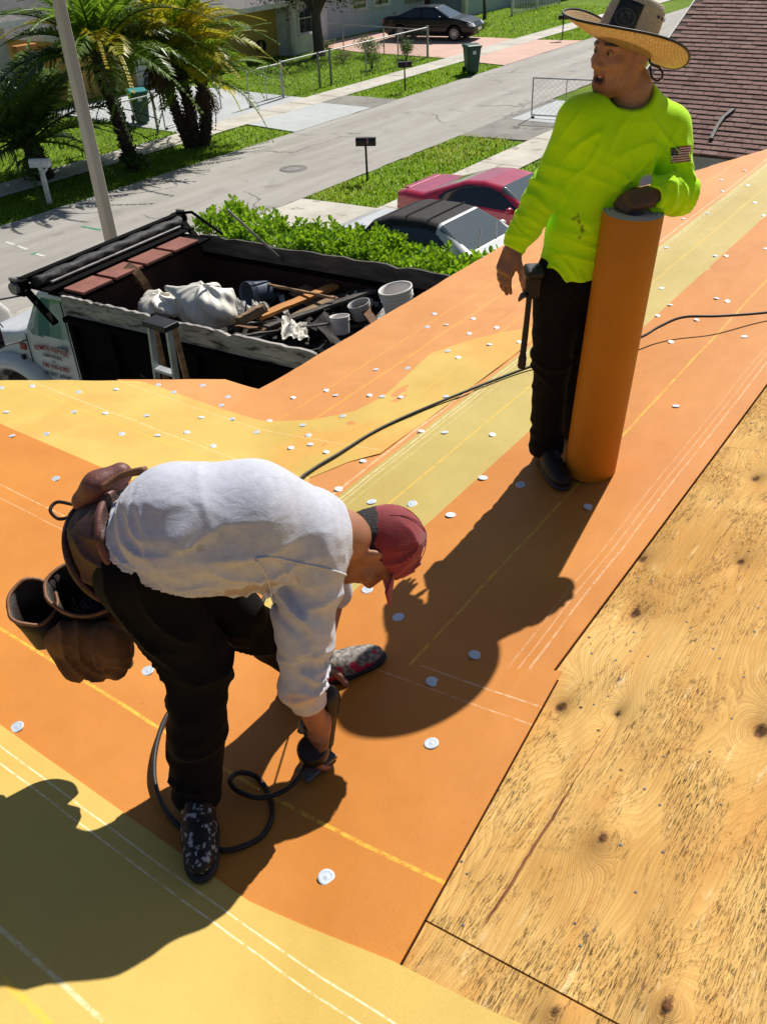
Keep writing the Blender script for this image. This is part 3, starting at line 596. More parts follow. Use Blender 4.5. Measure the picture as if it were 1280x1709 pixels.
def car(root, prof, W, paint, arches, side_win, glass_rules, top_mat=None, top_rule=None, h=.022, tumble=.55, belt=.9, wr=.33, endtaper=.16, spokes=10):
    """prof: side outline (x forward, z up); W half width; windows cut out of the same skin as separate parts"""
    xs = [p[0] for p in prof]; x0, x1 = min(xs), max(xs)
    s = SDF((x0-.08, -W-.1, .05), (x1+.08, W+.1, max(p[1] for p in prof)+.1), h)
    X, Y, Z = s.ax[0][:, None, None], s.ax[1][None, :, None], s.ax[2][None, None, :]
    X2, Z2 = s.ax[0][:, None], s.ax[2][None, :]
    d2 = poly_sdf(X2, Z2, prof)[:, None, :]
    mid = (x0+x1)/2; u = np.abs(X2-mid)/((x1-x0)/2)
    wz = W-np.maximum(Z2-belt, 0)*tumble-np.maximum(.45-Z2, 0)*.22-endtaper*np.maximum(u-.55, 0)**2*4-.02*np.abs(Z2-.62)
    dy = np.abs(Y)-wz[:, None, :]
    k = .11; hh = np.maximum(k-np.abs(d2-dy), 0)/k; s.F = (np.maximum(d2, dy)+hh*hh*k*.25).astype(np.float32)
    s.F += (.012*np.exp(-((Z-.66)/.012)**2)*(np.abs(Y) > W-.25)).astype(np.float32)          # waist crease
    for (ax, r) in arches:
        for sd in (-1, 1): s.cap((ax, sd*(W-.24), wr), (ax, sd*(W+.3), wr), r, r, .02, 's')
    V, Q = s.verts_faces(); c = V[Q].mean(1); a = V[Q[:, 2]]-V[Q[:, 0]]; b = V[Q[:, 3]]-V[Q[:, 1]]; n = np.cross(a, b); n /= np.linalg.norm(n, axis=1)[:, None]+1e-9
    lab = np.zeros(len(Q), int)
    for i, (poly, nm, mt) in enumerate(side_win): lab[(poly_sdf(c[:, 0], c[:, 2], poly) < 0) & (np.abs(n[:, 1]) > .45) & (np.abs(c[:, 1]) > .35)] = 10+i
    for i, (rule, nm, mt) in enumerate(glass_rules): lab[rule(c, n) & (lab == 0)] = 50+i
    if top_rule is not None: lab[top_rule(c, n) & (lab == 0)] = 90
    def part(mask, nm, mt):
        q = Q[mask]
        if len(q) < 3: return None
        ids, inv = np.unique(q, return_inverse=True); return vq_obj(nm, V[ids], inv.reshape(-1, 4), mt, root)
    part(lab == 0, 'body', paint)
    for i, (poly, nm, mt) in enumerate(side_win):
        for sd in (-1, 1): part((lab == 10+i) & (np.sign(c[:, 1]) == sd), nm, mt)
    for i, (rule, nm, mt) in enumerate(glass_rules): part(lab == 50+i, nm, mt)
    if top_rule is not None: part(lab == 90, 'soft_top', top_mat)
    for (ax, r) in arches:
        for sd in (-1, 1): wheel(root, ax, sd*(W-.13), wr, sd, spokes)
    ub = MB(); ub.box((x0+.25, -W+.3, .2), (x1-.25, W-.3, .45)); ub.build('underbody', BLK, root)
def mirror(root, x, y, z, mat):
    s = SDF((x-.2, y-.2, z-.15), (x+.2, y+.2, z+.15), .015); s.ell((x, y, z), (.07, .10, .065)); s.cap((x, y-.1*np.sign(y), z-.03), (x, y-.02*np.sign(y), z), .025); s.build('wing_mirror', mat, root)
def text_mesh(name, txt, size, mat, parent, Mw, arc=0):
    cu = bpy.data.curves.new(name, 'FONT'); cu.body = txt; cu.size = size; cu.align_x = 'CENTER'; cu.align_y = 'CENTER'; cu.extrude = .0015; cu.offset = size*.012
    o = bpy.data.objects.new(name, cu); COL.objects.link(o); dg = bpy.context.evaluated_depsgraph_get(); me = bpy.data.meshes.new_from_object(o.evaluated_get(dg)); bpy.data.objects.remove(o)
    if arc:
        for v in me.vertices: v.co.y -= arc*v.co.x**2
    me.transform(Mw); me.materials.clear(); return obj(name, me, mat, parent)

paint_black = M('black_car_paint', (.004, .005, .006), .3, (.003, .0035, .004), 3, 200, 0, coat=.35, spec=.3)
paint_red = M('red_car_paint', (.52, .014, .05), .3, (.44, .011, .04), 3, 200, 0, coat=1., spec=.5)
paint_white = M('white_car_paint', (.72, .72, .70), .3, (.66, .66, .64), 3, 200, 0, coat=.8, spec=.5)
# black sedan on the pink driveway, nose towards the street
bc = thing('parked_car', 'black four door sedan parked on the pink driveway', 'car', (41.0, 26.4, 0), rad(-79))
sed = [(-2.35, .35), (-2.40, .60), (-2.36, .98), (-2.1, 1.06), (-1.55, 1.10), (-.75, 1.42), (-.1, 1.46), (.35, 1.43), (1.2, 1.02), (1.7, .95), (2.2, .82), (2.4, .62), (2.38, .35), (2.0, .22), (-2.0, .22)]
car(bc, sed, .92, paint_black, [(-1.38, .40), (1.42, .40)],
    [([(-1.45, 1.03), (-.85, 1.33), (-.35, 1.36), (-.35, 1.02)], 'rear_side_window', CARGL), ([(-.27, 1.02), (-.27, 1.36), (.25, 1.34), (.85, 1.05), (.80, 1.0)], 'front_side_window', CARGL)],
    [(lambda c, n: (c[:, 0] > .42) & (c[:, 2] > 1.03) & (n[:, 0] > .15), 'windscreen', SCREEN), (lambda c, n: (c[:, 0] < -.85) & (c[:, 2] > 1.12) & (n[:, 0] < -.15), 'rear_window', CARGL),
     (lambda c, n: (c[:, 0] > 2.05) & (np.abs(c[:, 1]) > .5) & (c[:, 2] > .64) & (c[:, 2] < .78) & (n[:, 0] > .2), 'headlight', LAMPG), (lambda c, n: (c[:, 0] < -2.25) & (np.abs(c[:, 1]) > .45) & (c[:, 2] > .74) & (c[:, 2] < .92), 'tail_light', REDG)], wr=.335)
for sd in (-1, 1): mirror(bc, .72, sd*1.0, 1.02, paint_black)
mb = MB(); mb.box((2.36, -.26, .42), (2.415, .26, .54)); mb.build('licence_plate', WHT, bc)
# red coupe on the neighbour's driveway, tail to the street
rc = thing('parked_car', 'red two door coupe parked on the neighbouring driveway', 'car', (15.75, 8.5, .01), rad(-92)); rc.scale = (.95, .95, .98)
cou = [(-2.2, .35), (-2.26, .62), (-2.22, .93), (-2.0, .99), (-1.5, 1.0), (-1.15, 1.12), (-.55, 1.32), (-.1, 1.355), (.35, 1.31), (1.15, .95), (1.75, .88), (2.15, .74), (2.3, .55), (2.26, .32), (2.0, .2), (-2.0, .2)]
car(rc, cou, .91, paint_red, [(-1.3, .37), (1.35, .37)],
    [([(-1.1, .98), (-.95, 1.10), (-.45, 1.27), (.05, 1.275), (.35, 1.22), (.82, .99), (.8, .95), (-.9, .93)], 'side_window', CARGL)],
    [(lambda c, n: (c[:, 0] > .33) & (c[:, 2] > .96) & (n[:, 0] > .12) & (np.abs(c[:, 1]) < .72), 'windscreen', SCREEN), (lambda c, n: (c[:, 0] < -.62) & (c[:, 0] > -1.5) & (c[:, 2] > 1.02) & (n[:, 0] < -.1) & (np.abs(c[:, 1]) < .6), 'rear_window', CARGL),
     (lambda c, n: (c[:, 0] < -2.1) & (np.abs(c[:, 1]) > .35) & (c[:, 2] > .7) & (c[:, 2] < .86), 'tail_light', REDG)], h=.02, wr=.32, spokes=5)
for sd in (-1, 1): mirror(rc, .70, sd*.98, .98, paint_red)
mb = MB(); mb.bar((-2.07, -.60, .985), (-2.07, .60, .985), .14, .03); mb.build('rear_lip', paint_red, rc, bevel=.01)
# white convertible with a black soft top
wc = thing('parked_car', 'white convertible with black soft top parked behind the hedge', 'car', (13.1, 8.2, .01), rad(-91)); wc.scale = (.96, .96, 1)
con = [(-2.15, .35), (-2.25, .62), (-2.2, .92), (-1.9, .98), (-1.35, 1.0), (-1.15, 1.22), (-.75, 1.34), (-.1, 1.37), (.3, 1.33), (1.0, .98), (1.6, .93), (2.05, .80), (2.22, .58), (2.2, .33), (1.9, .2), (-1.9, .2)]
SOFT = M('soft_top_fabric', (.028, .026, .025), .85, (.02, .019, .018), 8, 200, .4)
car(wc, con, .90, paint_white, [(-1.3, .37), (1.3, .37)],
    [([(-.72, 1.0), (-.68, 1.2), (.0, 1.24), (.25, 1.21), (.68, .98)], 'side_window', CARGL)],
    [(lambda c, n: (c[:, 0] > .32) & (c[:, 2] > .99) & (n[:, 0] > .12) & (np.abs(c[:, 1]) < .70), 'windscreen', SCREEN), (lambda c, n: (c[:, 0] < -1.1) & (c[:, 0] > -1.36) & (c[:, 2] > 1.05) & (n[:, 0] < -.3) & (np.abs(c[:, 1]) < .5), 'rear_window', CARGL)],
    SOFT, lambda c, n: (c[:, 0] < .26) & (c[:, 0] > -1.42) & (c[:, 2] > 1.005), h=.02, wr=.32, spokes=5)
for sd in (-1, 1): mirror(wc, .62, sd*.97, .99, paint_white)
hb = MB()
for x in (-.95, -.45, .02): hb.tube([(x, y, 1.375+.0-.35*max(0, abs(y)-.45)**2-(.03 if x < -.6 else 0)-(.0 if x > -.9 else .06)) for y in np.linspace(-.62, .62, 9)], .012, 5)
hb.build('roof_bow', SOFT, wc)
MB().bar((.98, -.45, 1.0), (.70, .1, 1.14), .02, .015).bar((.98, .15, 1.0), (.72, .6, 1.12), .02, .015).build('wiper', BLK, wc)
# white car at the left edge, only its front seen beyond the truck
wt = thing('parked_car', 'white car whose bonnet shows behind the dump truck cab', 'car', (4.55, 13.1, .01), rad(2))
pk = [(-2.5, .4), (-2.6, .7), (-2.5, 1.12), (-1.2, 1.2), (-1.0, 1.75), (.2, 1.78), (.95, 1.26), (1.9, 1.16), (2.35, 1.05), (2.5, .85), (2.5, .45), (2.2, .3), (-2.3, .3)]
car(wt, pk, .95, paint_white, [(-1.5, .46), (1.55, .46)], [([(-.9, 1.22), (-.85, 1.6), (.15, 1.62), (.7, 1.25)], 'side_window', CARGL)],
    [(lambda c, n: (c[:, 0] > .25) & (c[:, 2] > 1.27) & (n[:, 0] > .15), 'windscreen', SCREEN)], wr=.38, belt=1.1, spokes=6)

# ================================================================ street furniture
def mailbox(name, label, base, hgt, mat, postmat, rotz, wooden=False, lean=(0, 0)):
    t = thing(name, label, 'mailbox', base, rotz, None)
    top = (lean[0], lean[1], hgt-.17)
    b = MB()
    if wooden: b.bar((0, 0, 0), top, .1, .1, (0, 1, 0)); b.bar((-.02, 0, hgt-.35), (.16, 0, hgt-.19), .05, .05, (0, 1, 0))
    else: b.tube([(0, 0, 0), top], .028, 10)
    b.build('post', postmat, t, bevel=.006 if wooden else 0)
    w_, l_ = .085, .24; ring = [(-w_, 0), (w_, 0)]+[(w_*math.cos(a), .11+w_*math.sin(a)) for a in np.linspace(0, math.pi, 9)]
    q = MB(); q.loft([[(top[0]+x, top[1]+y, top[2]+z) for y, z in ring] for x in (-l_, l_)]); q.build('box', mat, t, auto=35, bevel=.004)
    d = MB(); d.loft([[(top[0]+x, top[1]+y*1.06, top[2]+.0+z*1.04-.002) for y, z in ring] for x in (l_, l_+.015)]); dd = d.build('door', mat, t, auto=35)
    MB().tube([(top[0]+l_+.015, top[1]-.02, top[2]+.15), (top[0]+l_+.035, top[1]-.02, top[2]+.15), (top[0]+l_+.035, top[1]+.02, top[2]+.15), (top[0]+l_+.015, top[1]+.02, top[2]+.15)], .006, 6).build('handle', RIM, dd)
    f = MB(); f.box((top[0]+.05, top[1]-w_-.012, top[2]+.05), (top[0]+.075, top[1]-w_-.004, top[2]+.2)); f.build('flag', REDG if not wooden else WHT, t)
    return t
BMB = M('black_metal_mailbox', (.012, .012, .012), .4, sc=12); WMB = M('white_plastic_mailbox', (.78, .78, .76), .5, sc=6)
def base_of(x, y): p = at_z(x, y); return (p[0], p[1], -.03)
mailbox('mailbox', 'black mailbox on a thin post in the near grass verge', base_of(613, 299), 1.02, BMB, BMB, rad(-60))
mailbox('mailbox', 'black mailbox on a thin post in the far grass verge', base_of(676, 152), 1.0, BMB, BMB, rad(-50))
mailbox('mailbox', 'black mailbox half hidden behind the straw hat brim', base_of(938, 66), 1.05, BMB, BMB, rad(-60))
mailbox('mailbox', 'white mailbox on a leaning white post beside the low palm', base_of(83, 338), 1.04, WMB, WMB, rad(-60), True, (-.03, .06))
# utility pole: square tapered concrete
pp = MB(); P0 = np.array([10.12, 13.62]); hw = lambda z: .10-.004*z
pp.loft([[(P0[0]+sx*hw(z), P0[1]+sy*hw(z), z) for sx, sy in ((-1, -.8), (-.8, -1), (.8, -1), (1, -.8), (1, .8), (.8, 1), (-.8, 1), (-1, .8))] for z in (-.2, 3, 6, 10.5)])
pole = tag(pp.build('utility_pole', M('pole_concrete', (.60, .51, .42), .85, (.48, .40, .33), 1.3, 70, .4, .01, stretch=(1, 1, .25))), 'tall square concrete utility pole behind the dump truck', 'utility pole')
# wheeled bins
def bin_(label, base, rotz, bodyc, lidc):
    t = thing('wheelie_bin', label, 'bin', base, rotz)
    rings = []
    for z, a, b in ((.06, .20, .22), (.10, .215, .235), (.75, .27, .30), (.92, .285, .32), (.93, .305, .335), (.98, .305, .335)):
        rings.append([(x*a, y*b, z) for x, y in ((-1, -.82), (-.85, -1), (.85, -1), (1, -.82), (1, .82), (.85, 1), (-.85, 1), (-1, .82))])
    MB().loft(rings).build('body', bodyc, t, bevel=.008)
    l = MB(); l.loft([[(x*.32, y*.36-.01, z) for x, y in ((-1, -.9), (-.9, -1), (.9, -1), (1, -.9), (1, .95), (.9, 1), (-.9, 1), (-1, .95))] for z in (.98, 1.01)]+[[(x*.27, y*.29-.01, 1.045) for x, y in ((-1, -.9), (-.9, -1), (.9, -1), (1, -.9), (1, .95), (.9, 1), (-.9, 1), (-1, .95))]])
    l.build('lid', lidc, t, bevel=.008)
    MB().tube([(-.26, .37, .93), (-.26, .43, .95), (.26, .43, .95), (.26, .37, .93)], .016, 8).build('handle', lidc, t)
    for s_ in (-1, 1): MB().lathe([(.001, -.03), (.11, -.03), (.125, -.02), (.125, .02), (.11, .03), (.001, .03)], 18, Matrix.Translation((s_*.25, .24, .125)) @ Matrix.Rotation(math.pi/2, 4, 'Y')).build('wheel', TYRE, t, auto=40)
    e = MB(); e.box((-.07, -.318, .72), (.07, -.312, .84)); e.build('white_emblem', WHT, t, rot=None); return t
GB = M('dark_green_plastic', (.012, .075, .045), .45, (.008, .055, .034), 3, 80, .15); TB = M('teal_plastic_lid', (.03, .30, .30), .45, sc=4)
p = at_z(787, 121); bin_('dark green wheelie bin on the far verge by the pink driveway', (p[0], p[1], -.02), rad(-40), GB, GB)
p = at_z(238, 205); bin_('green wheelie bin with teal lid behind the left chain fence', (p[0], p[1], .0), rad(-30), GB, TB)

# chain link fences
GALV = M('galvanised_steel', (.42, .43, .43), .45, (.33, .34, .34), 8, 60, .1, metal=.5); WIRE = M('fence_wire', (.30, .31, .31), .5, metal=.5, sc=8)
def fence(label, P, hgt, step=2.4, gauge=.17, mesh=True, thick=.02):
    t = thing('chain_link_fence', label, 'fence', (P[0][0], P[0][1], -.03)); o0 = np.array([P[0][0], P[0][1], 0.])
    for a, b in zip(P[:-1], P[1:]):
        a = np.array([*a, 0.])-o0; b = np.array([*b, 0.])-o0; L = np.linalg.norm(b-a); n = max(1, round(L/step)); d = (b-a)/L
        for i in range(n+1):
            q = a+d*L*i/n; e = 1.7 if i in (0, n) else 1
            MB().tube([q, q+[0, 0, hgt+(.06 if e > 1 else 0)]], thick*1.3*e, 8).build('post', GALV, t)
        MB().tube([a+[0, 0, hgt], b+[0, 0, hgt]], thick, 8).build('top_rail', GALV, t)
        if mesh:
            w_ = MB(); k = int((L+hgt)/gauge)
            for i in range(k+1):
                s0 = i*gauge-hgt
                for up in (1, -1):
                    z0, z1 = (0, hgt) if up > 0 else (hgt, 0)
                    sa, sb = s0, s0+hgt; za, zb = z0, z1
                    if sa < 0: za = z0+(z1-z0)*(-sa)/hgt; sa = 0
                    if sb > L: zb = z0+(z1-z0)*(L-s0)/hgt; sb = L
                    if sb > sa: w_.tube([a+d*sa+[0, 0, za], a+d*sb+[0, 0, zb]], .0028, 3, False)
            w_.build('wire_mesh', WIRE, t)
    return t
fence('low chain link fence along the left yard by the palms', [(9.5, 23.2), (19.9, 23.2)], 1.15)
fence('chain link fence along the yard in front of the yellow house', [(26.1, 23.3), (28.3, 23.35), (29.0, 23.35), (35.9, 23.4)], 1.2)
fence('chain link side fence beside the pink driveway', [(35.95, 23.45), (36.6, 30.9)], 1.1)
def gate(label, a, b, z, hgt, bars=1, rot=0):
    t = thing('gate', label, 'gate', (*a, z)); d = np.array([b[0]-a[0], b[1]-a[1], 0.]); f = MB()
    for p_, q_ in (((0, 0, .08), (0, 0, hgt)), (d+[0, 0, .08], d+[0, 0, hgt]), ((0, 0, .1), d+[0, 0, .1]), ((0, 0, hgt), d+[0, 0, hgt])): f.tube([p_, q_], .022, 8)
    f.build('frame', GALV, t)
    for i in range(1, bars+1): MB().tube([d*i/(bars+1)+[0, 0, .1], d*i/(bars+1)+[0, 0, hgt]], .014, 6).build('bar', GALV, t)
    w_ = MB(); L = np.linalg.norm(d); g = .17
    for i in range(int((L+hgt)/g)+1):
        for up in (1, -1):
            s0 = i*g-hgt; sa, sb = max(s0, 0), min(s0+hgt, L)
            if sb <= sa: continue
            za = .1+(sa-s0) if up > 0 else hgt-(sa-s0); zb = .1+(sb-s0) if up > 0 else hgt-(sb-s0)
            w_.tube([d*sa/L+[0, 0, min(za, hgt)], d*sb/L+[0, 0, max(.1, min(zb, hgt))]], .0025, 3, False)
    w_.build('wire_mesh', WIRE, t); MB().lathe([(.001, .0), (.05, .0), (.06, .03), (.05, .06), (.001, .06)], 12, Matrix.Translation(Vector(d)*.02)).build('caster', BLK, t); return t
gate('open chain link gate frame beside the standing worker', (26.6, 13.5), (26.9, 11.4), 0, 1.15, 1)
gate('left leaf of the open chain link driveway gate', (20.3, 23.3), (23.3, 23.7), 0, 1.1, 1)
gate('right leaf of the open chain link driveway gate', (24.2, 23.2), (26.0, 23.2), 0, 1.15, 1)
# white railing in front of the far house
rl = thing('white_railing', 'white metal picket railing before the far house', 'railing', (50.5, 27.2, 0))
for i in range(31): MB().box((i*.2, -.015, .05), (i*.2+.03, .015, 1.15)).build('picket', WMB, rl)
for z in (.1, 1.1): MB().box((-.05, -.02, z), (6.1, .02, z+.05)).build('rail', WMB, rl)
for x in (0, 3, 6): MB().box((x-.05, -.05, -.05), (x+.05, .05, 1.25)).build('post', WMB, rl)
# ================================================================ houses across the street
YSTU = M('yellow_stucco', (.52, .36, .09), .9, (.45, .30, .075), 1.2, 60, .3, .01); BSTU = M('blue_grey_stucco', (.44, .51, .56), .9, (.38, .45, .50), 1.2, 60, .3, .01); PSTU = M('pale_grey_stucco', (.50, .50, .48), .9, sc=1.2, fine=60)
WSTU = M('white_stucco', (.66, .69, .72), .85, sc=1.5, fine=60); GSH = M('grey_shingles', (.20, .19, .185), .9, (.13, .125, .12), 2, 12, .6, .03); DGL = glass_mat('house_window_glass', (.03, .035, .045), .05)
OCH = M('ochre_wood', (.50, .30, .05), .7, sc=3)
def window(parent, x0, x1, z0, z1, y, mull=1):
    f = MB(); t_ = .07
    for lo, hi in (((x0-t_, y-.06, z0-t_), (x1+t_, y+.02, z0)), ((x0-t_, y-.06, z1), (x1+t_, y+.02, z1+t_)), ((x0-t_, y-.06, z0), (x0, y+.02, z1)), ((x1, y-.06, z0), (x1+t_, y+.02, z1))): f.box(lo, hi)
    fr = f.build('window', WHT, parent, bevel=.008)
    q = MB(); q.box((x0-t_-.05, y-.13, z0-t_-.05), (x1+t_+.05, y+.01, z0-t_-.002)); q.build('sill', WHT, fr)
    for i in range(mull+1):
        a = x0+(x1-x0)*i/(mull+1); b = x0+(x1-x0)*(i+1)/(mull+1); MB().box((a+.015, y-.012, z0), (b-.015, y+.01, z1)).build('pane', DGL, fr)
        for zz in (z0+(z1-z0)*.5,): MB().box((a, y-.03, zz-.015), (b, y-.014, zz+.015)).build('glazing_bar', WHT, fr)
def hip_roof(parent, x0, x1, y0, y1, ze, rise, mat, over=.5, fasc=.2):
    x0 -= over; x1 += over; y0 -= over; y1 += over; m = min(x1-x0, y1-y0)/2; b = MB(); zr = ze+fasc+rise
    if x1-x0 >= y1-y0: r0, r1 = (x0+m, (y0+y1)/2, zr), (x1-m, (y0+y1)/2, zr)
    else: r0, r1 = ((x0+x1)/2, y0+m, zr), ((x0+x1)/2, y1-m, zr)
    z = ze+fasc; b.add([(x0, y0, z), (x1, y0, z), (x1, y1, z), (x0, y1, z), r0, r1], [(0, 1, 5, 4), (2, 3, 4, 5), (1, 2, 5), (3, 0, 4)] if x1-x0 >= y1-y0 else [(0, 1, 4), (1, 2, 5, 4), (2, 3, 5), (3, 0, 4, 5)])
    rf = b.build('roof', mat, parent); f = MB()
    for a, c in (((x0, y0), (x1, y0)), ((x1, y0), (x1, y1)), ((x1, y1), (x0, y1)), ((x0, y1), (x0, y0))): f.bar((*a, ze+fasc/2), (*c, ze+fasc/2), .04, fasc-.01)
    f.box((x0+.03, y0+.03, ze+.005), (x1-.03, y1-.03, ze+.03)); f.build('fascia', WHT, rf); return rf
yh = thing('house', 'yellow stucco house with white corner and grey roof across the street', 'house', (29, 34, 0))
def rel(o, *a): return [(x-o.location.x, y-o.location.y, z) for x, y, z in a]
def hbox(par, nm, lo, hi, mt, bevel=.0): L = par.location; return MB().box((lo[0]-L.x, lo[1]-L.y, lo[2]), (hi[0]-L.x, hi[1]-L.y, hi[2])).build(nm, mt, par, bevel=bevel)
hbox(yh, 'wall', (22.5, 30.6, -.1), (34.25, 38, 2.25), YSTU); hbox(yh, 'corner_wall', (34.27, 29.75, -.1), (36.1, 37.9, 2.25), WSTU); hbox(yh, 'corner_trim', (34.2, 29.7, -.1), (34.42, 29.95, 2.25), PSTU)
window(yh, 34.85-29, 35.75-29, .85, 2.0, 29.75-34, 1); window(yh, 28.0-29, 29.4-29, .9, 1.9, 30.6-34, 1); hbox(yh, 'side_gate', (36.15, 30.2, 0), (36.95, 30.28, 1.7), OCH)
hbox(yh, 'door', (25.6, 30.55, 0), (26.5, 30.62, 2.0), WHT, .01)
hip_roof(yh, 22.5-29, 36.1-29, 30.0-34, 38-34, 2.02, 2.1, GSH, .45)
hz_ = MB()
for k in range(5): hz_.lathe([(.22+.02*math.cos(a), .035*math.sin(a)+.6) for a in np.linspace(0, 6.28, 9)], 20, Matrix.Translation((32.9-29+.0*k, 30.48-34-.02*k, 0)) @ Matrix.Translation((0, 0, .55)) @ Matrix.Rotation(math.pi/2, 4, 'X') @ Matrix.Translation((0, 0, -.6+.02*k)))
tag(hz_.build('garden_hose', M('green_hose', (.01, .03, .02), .5), None, True, loc=(29, 34, 0)), 'dark coiled garden hose hanging on the yellow wall', 'hose')
bh = thing('house', 'blue grey stucco house with white framed windows behind the black car', 'house', (45, 35, 0))
hbox(bh, 'wall', (38.6, 31.5, -.1), (48.0, 39, 2.7), BSTU); hbox(bh, 'side_wall', (38.2, 31.2, -.1), (38.75, 33, 2.7), WSTU); hbox(bh, 'garage_wall', (49.6, 29.6, -.1), (57.0, 39, 2.7), BSTU); hbox(bh, 'porch_wall', (48.02, 31.9, -.1), (49.58, 39, 2.7), PSTU)
window(bh, 41.25-45, 42.4-45, 1.15, 2.2, 31.5-35); window(bh, 43.2-45, 44.45-45, 1.15, 2.2, 31.5-35); hbox(bh, 'corner_post', (49.3, 29.55, -.05), (49.62, 29.85, 2.7), WHT, .02)
g = MB()
for i in range(14): g.box((46.0-45+i*.14, 31.44-35, .1), (46.02-45+i*.14, 31.46-35, 2.1))
g.build('window_grille', WMB, bh); hbox(bh, 'dark_window', (46.0, 31.47, .9), (47.9, 31.52, 2.1), DGL); hbox(bh, 'door', (48.3, 31.84, 0), (49.2, 31.9, 2.05), M('brown_door', (.12, .05, .03), .5)); hip_roof(bh, -6.6, 12.2, -4, 4, 2.7, 2.2, GSH, .5)
for x in (44.9, 47.3): hbox(bh, 'wall_vent', (x, 31.46, .35), (x+.18, 31.51, .6), BLK)
ph = thing('house', 'pale grey house with white fascia behind the left palms', 'house', (14, 36, 0))
hbox(ph, 'wall', (7, 31.6, -.1), (20.9, 40, 2.6), PSTU); hip_roof(ph, -7, 6.9, -4.4, 4, 2.62, 2.0, GSH, .6)
aw = MB()
for i in range(9): aw.bar((21.0-14+i*.1, 30.9-36, .75), (21.0-14+i*.1, 31.3-36, 1.75), .085, .02, (1, 0, 0))
aw.build('striped_awning', WSTU, ph); hbox(ph, 'awning_top', (20.95, 31.2, 1.76), (21.9, 31.5, 2.0), M('orange_awning', (.60, .25, .07), .8), .02); window(ph, 15-14, 17-14, .9, 2.0, 31.6-36)
# far row and trees closing the street end
for i, (x, y, wd, dp, mt, lb) in enumerate(((64, 33, 14, 9, WSTU, 'white house far along the street'), (84, 33, 14, 9, YSTU, 'far yellow house near the end of the street'), (44, -1, 13, 8, PSTU, 'pale house on the near side beyond the brown roof'))):
    fh_ = thing('house', lb, 'house', (x, y, 0)); MB().box((-wd/2, -dp/2, -.1), (wd/2, dp/2, 2.6)).build('wall', mt, fh_); hip_roof(fh_, -wd/2, wd/2, -dp/2, dp/2, 2.6, 2, GSH)
    window(fh_, -4, -2.6, .9, 2.0, -dp/2); window(fh_, 2, 3.4, .9, 2.0, -dp/2)

# ================================================================ neighbour's house with brown shingles
nh = thing('house', 'neighbouring house with brown asphalt shingle roof on the right', 'house', (24, 1, 0))
SB = M('brown_shingle_base', (.085, .052, .042), .9, sc=3, fine=90, b=.5)
def shingle_mat():
    m, t, bs = nodes('brown_shingle'); oi = t.nodes.new('ShaderNodeObjectInfo'); p = coord(t, True); n = tnoise(t, p, 3.0, 4, .7); f = tnoise(t, p, 160, 2, .8); st = tnoise(t, mapping(t, p, (1, 3, 1)), 1.1, 4)
    cc = mixc(t, math_(t, 'FRACT', math_(t, 'MULTIPLY_ADD', oi.outputs['Random'], .6, n)), (.185, .105, .09), (.28, .175, .15)); cc = mixc(t, ramp(t, st, .5, .8), cc, (.31, .21, .185)); cc = mixc(t, 1, cc, mixc(t, f, (.75,)*3, (1.25,)*3), 'MULTIPLY')
    t.links.new(cc, bs.inputs['Base Color']); bs.inputs['Roughness'].default_value = .92; bs.inputs['Specular IOR Level'].default_value = .15; bump(t, bs, f, .5, .006); return m
SHM = shingle_mat(); SLP = .427; XE, ZE = 17.0, 1.80; sa = math.atan(SLP); XRG = 25.0
NZ = lambda X: ZE+SLP*(X-XE)
b = MB(); L = nh.location
for (x0, x1, f) in ((XE, XRG, 1), (2*XRG-XE, XRG, -1)):
    P = [(x0-L.x, -8.4-L.y, NZ(XE)-.03), (x1-L.x, -8.4-L.y, NZ(XRG)-.03), (x1-L.x, 7.2-L.y, NZ(XRG)-.03), (x0-L.x, 7.2-L.y, NZ(XE)-.03)]; b.add(P, [(0, 1, 2, 3)] if f > 0 else [(3, 2, 1, 0)])
rfb = b.build('roof', SB, nh, solid=.06)
hbox(nh, 'wall', (17.7, -7.8, -.1), (32.2, 6.6, 2.0), WSTU)
gw = MB(); gw.prism([(17.7, 1.95), (32.2, 1.95), (25, NZ(25)-.15)], 0, .15, Matrix.Translation((-24, 6.55-1, 0)) @ Matrix.Rotation(math.pi/2, 4, 'X')); gw.build('gable_wall', WSTU, nh)
rk = MB(); rk.bar((XE-24, 7.215-1, NZ(XE)-.07), (XRG-24, 7.215-1, NZ(XRG)-.07), .03, .16); rk.build('rake_board', WHT, nh)
def to_px(P): d = np.asarray(P)-CAM; k = d@FW; return 640+FPX*(d@CR)/k, 854.5-FPX*(d@CU)/k
tabs = []; dS = .145; rr = random.Random(8)
for i in range(58):
    X = XE+i*dS*math.cos(sa); off = (i % 2)*.155+rr.uniform(-.02, .02)
    for j in range(50):
        Yc = 7.19-.155-j*.31+off-.155
        if Yc > 7.06 or Yc < -8: continue
        tabs.append((X, Yc))
def tab_verts(X, Y, j=0.): # lower edge thick, upper edge tucked under the course above
    c, s_ = math.cos(sa), math.sin(sa); w2 = .148; V = []
    for (u, h0, h1) in ((-.012, -.02, .016+j), (.16, -.02, -.004)):
        for sd in (-1, 1):
            for h in (h0, h1): V.append((X+u*c-h*s_, Y+sd*w2, NZ(X)+u*s_+h*c))
    return V
TF = [(0, 2, 3, 1), (4, 5, 7, 6), (1, 3, 7, 5), (0, 4, 6, 2), (0, 1, 5, 4), (2, 6, 7, 3)]
vis = []; rest = []
for (X, Y) in tabs:
    u, v = to_px((X, Y, NZ(X)))
    ((vis if 1085 < u < 1285 and -8 < v < 300 else rest)).append((X, Y))
vis.sort(key=lambda q: q[0]); 
shm = MB().add([(x-XE, y, z-NZ(XE)) for x, y, z in tab_verts(XE, 0)], TF).mesh('shingle')
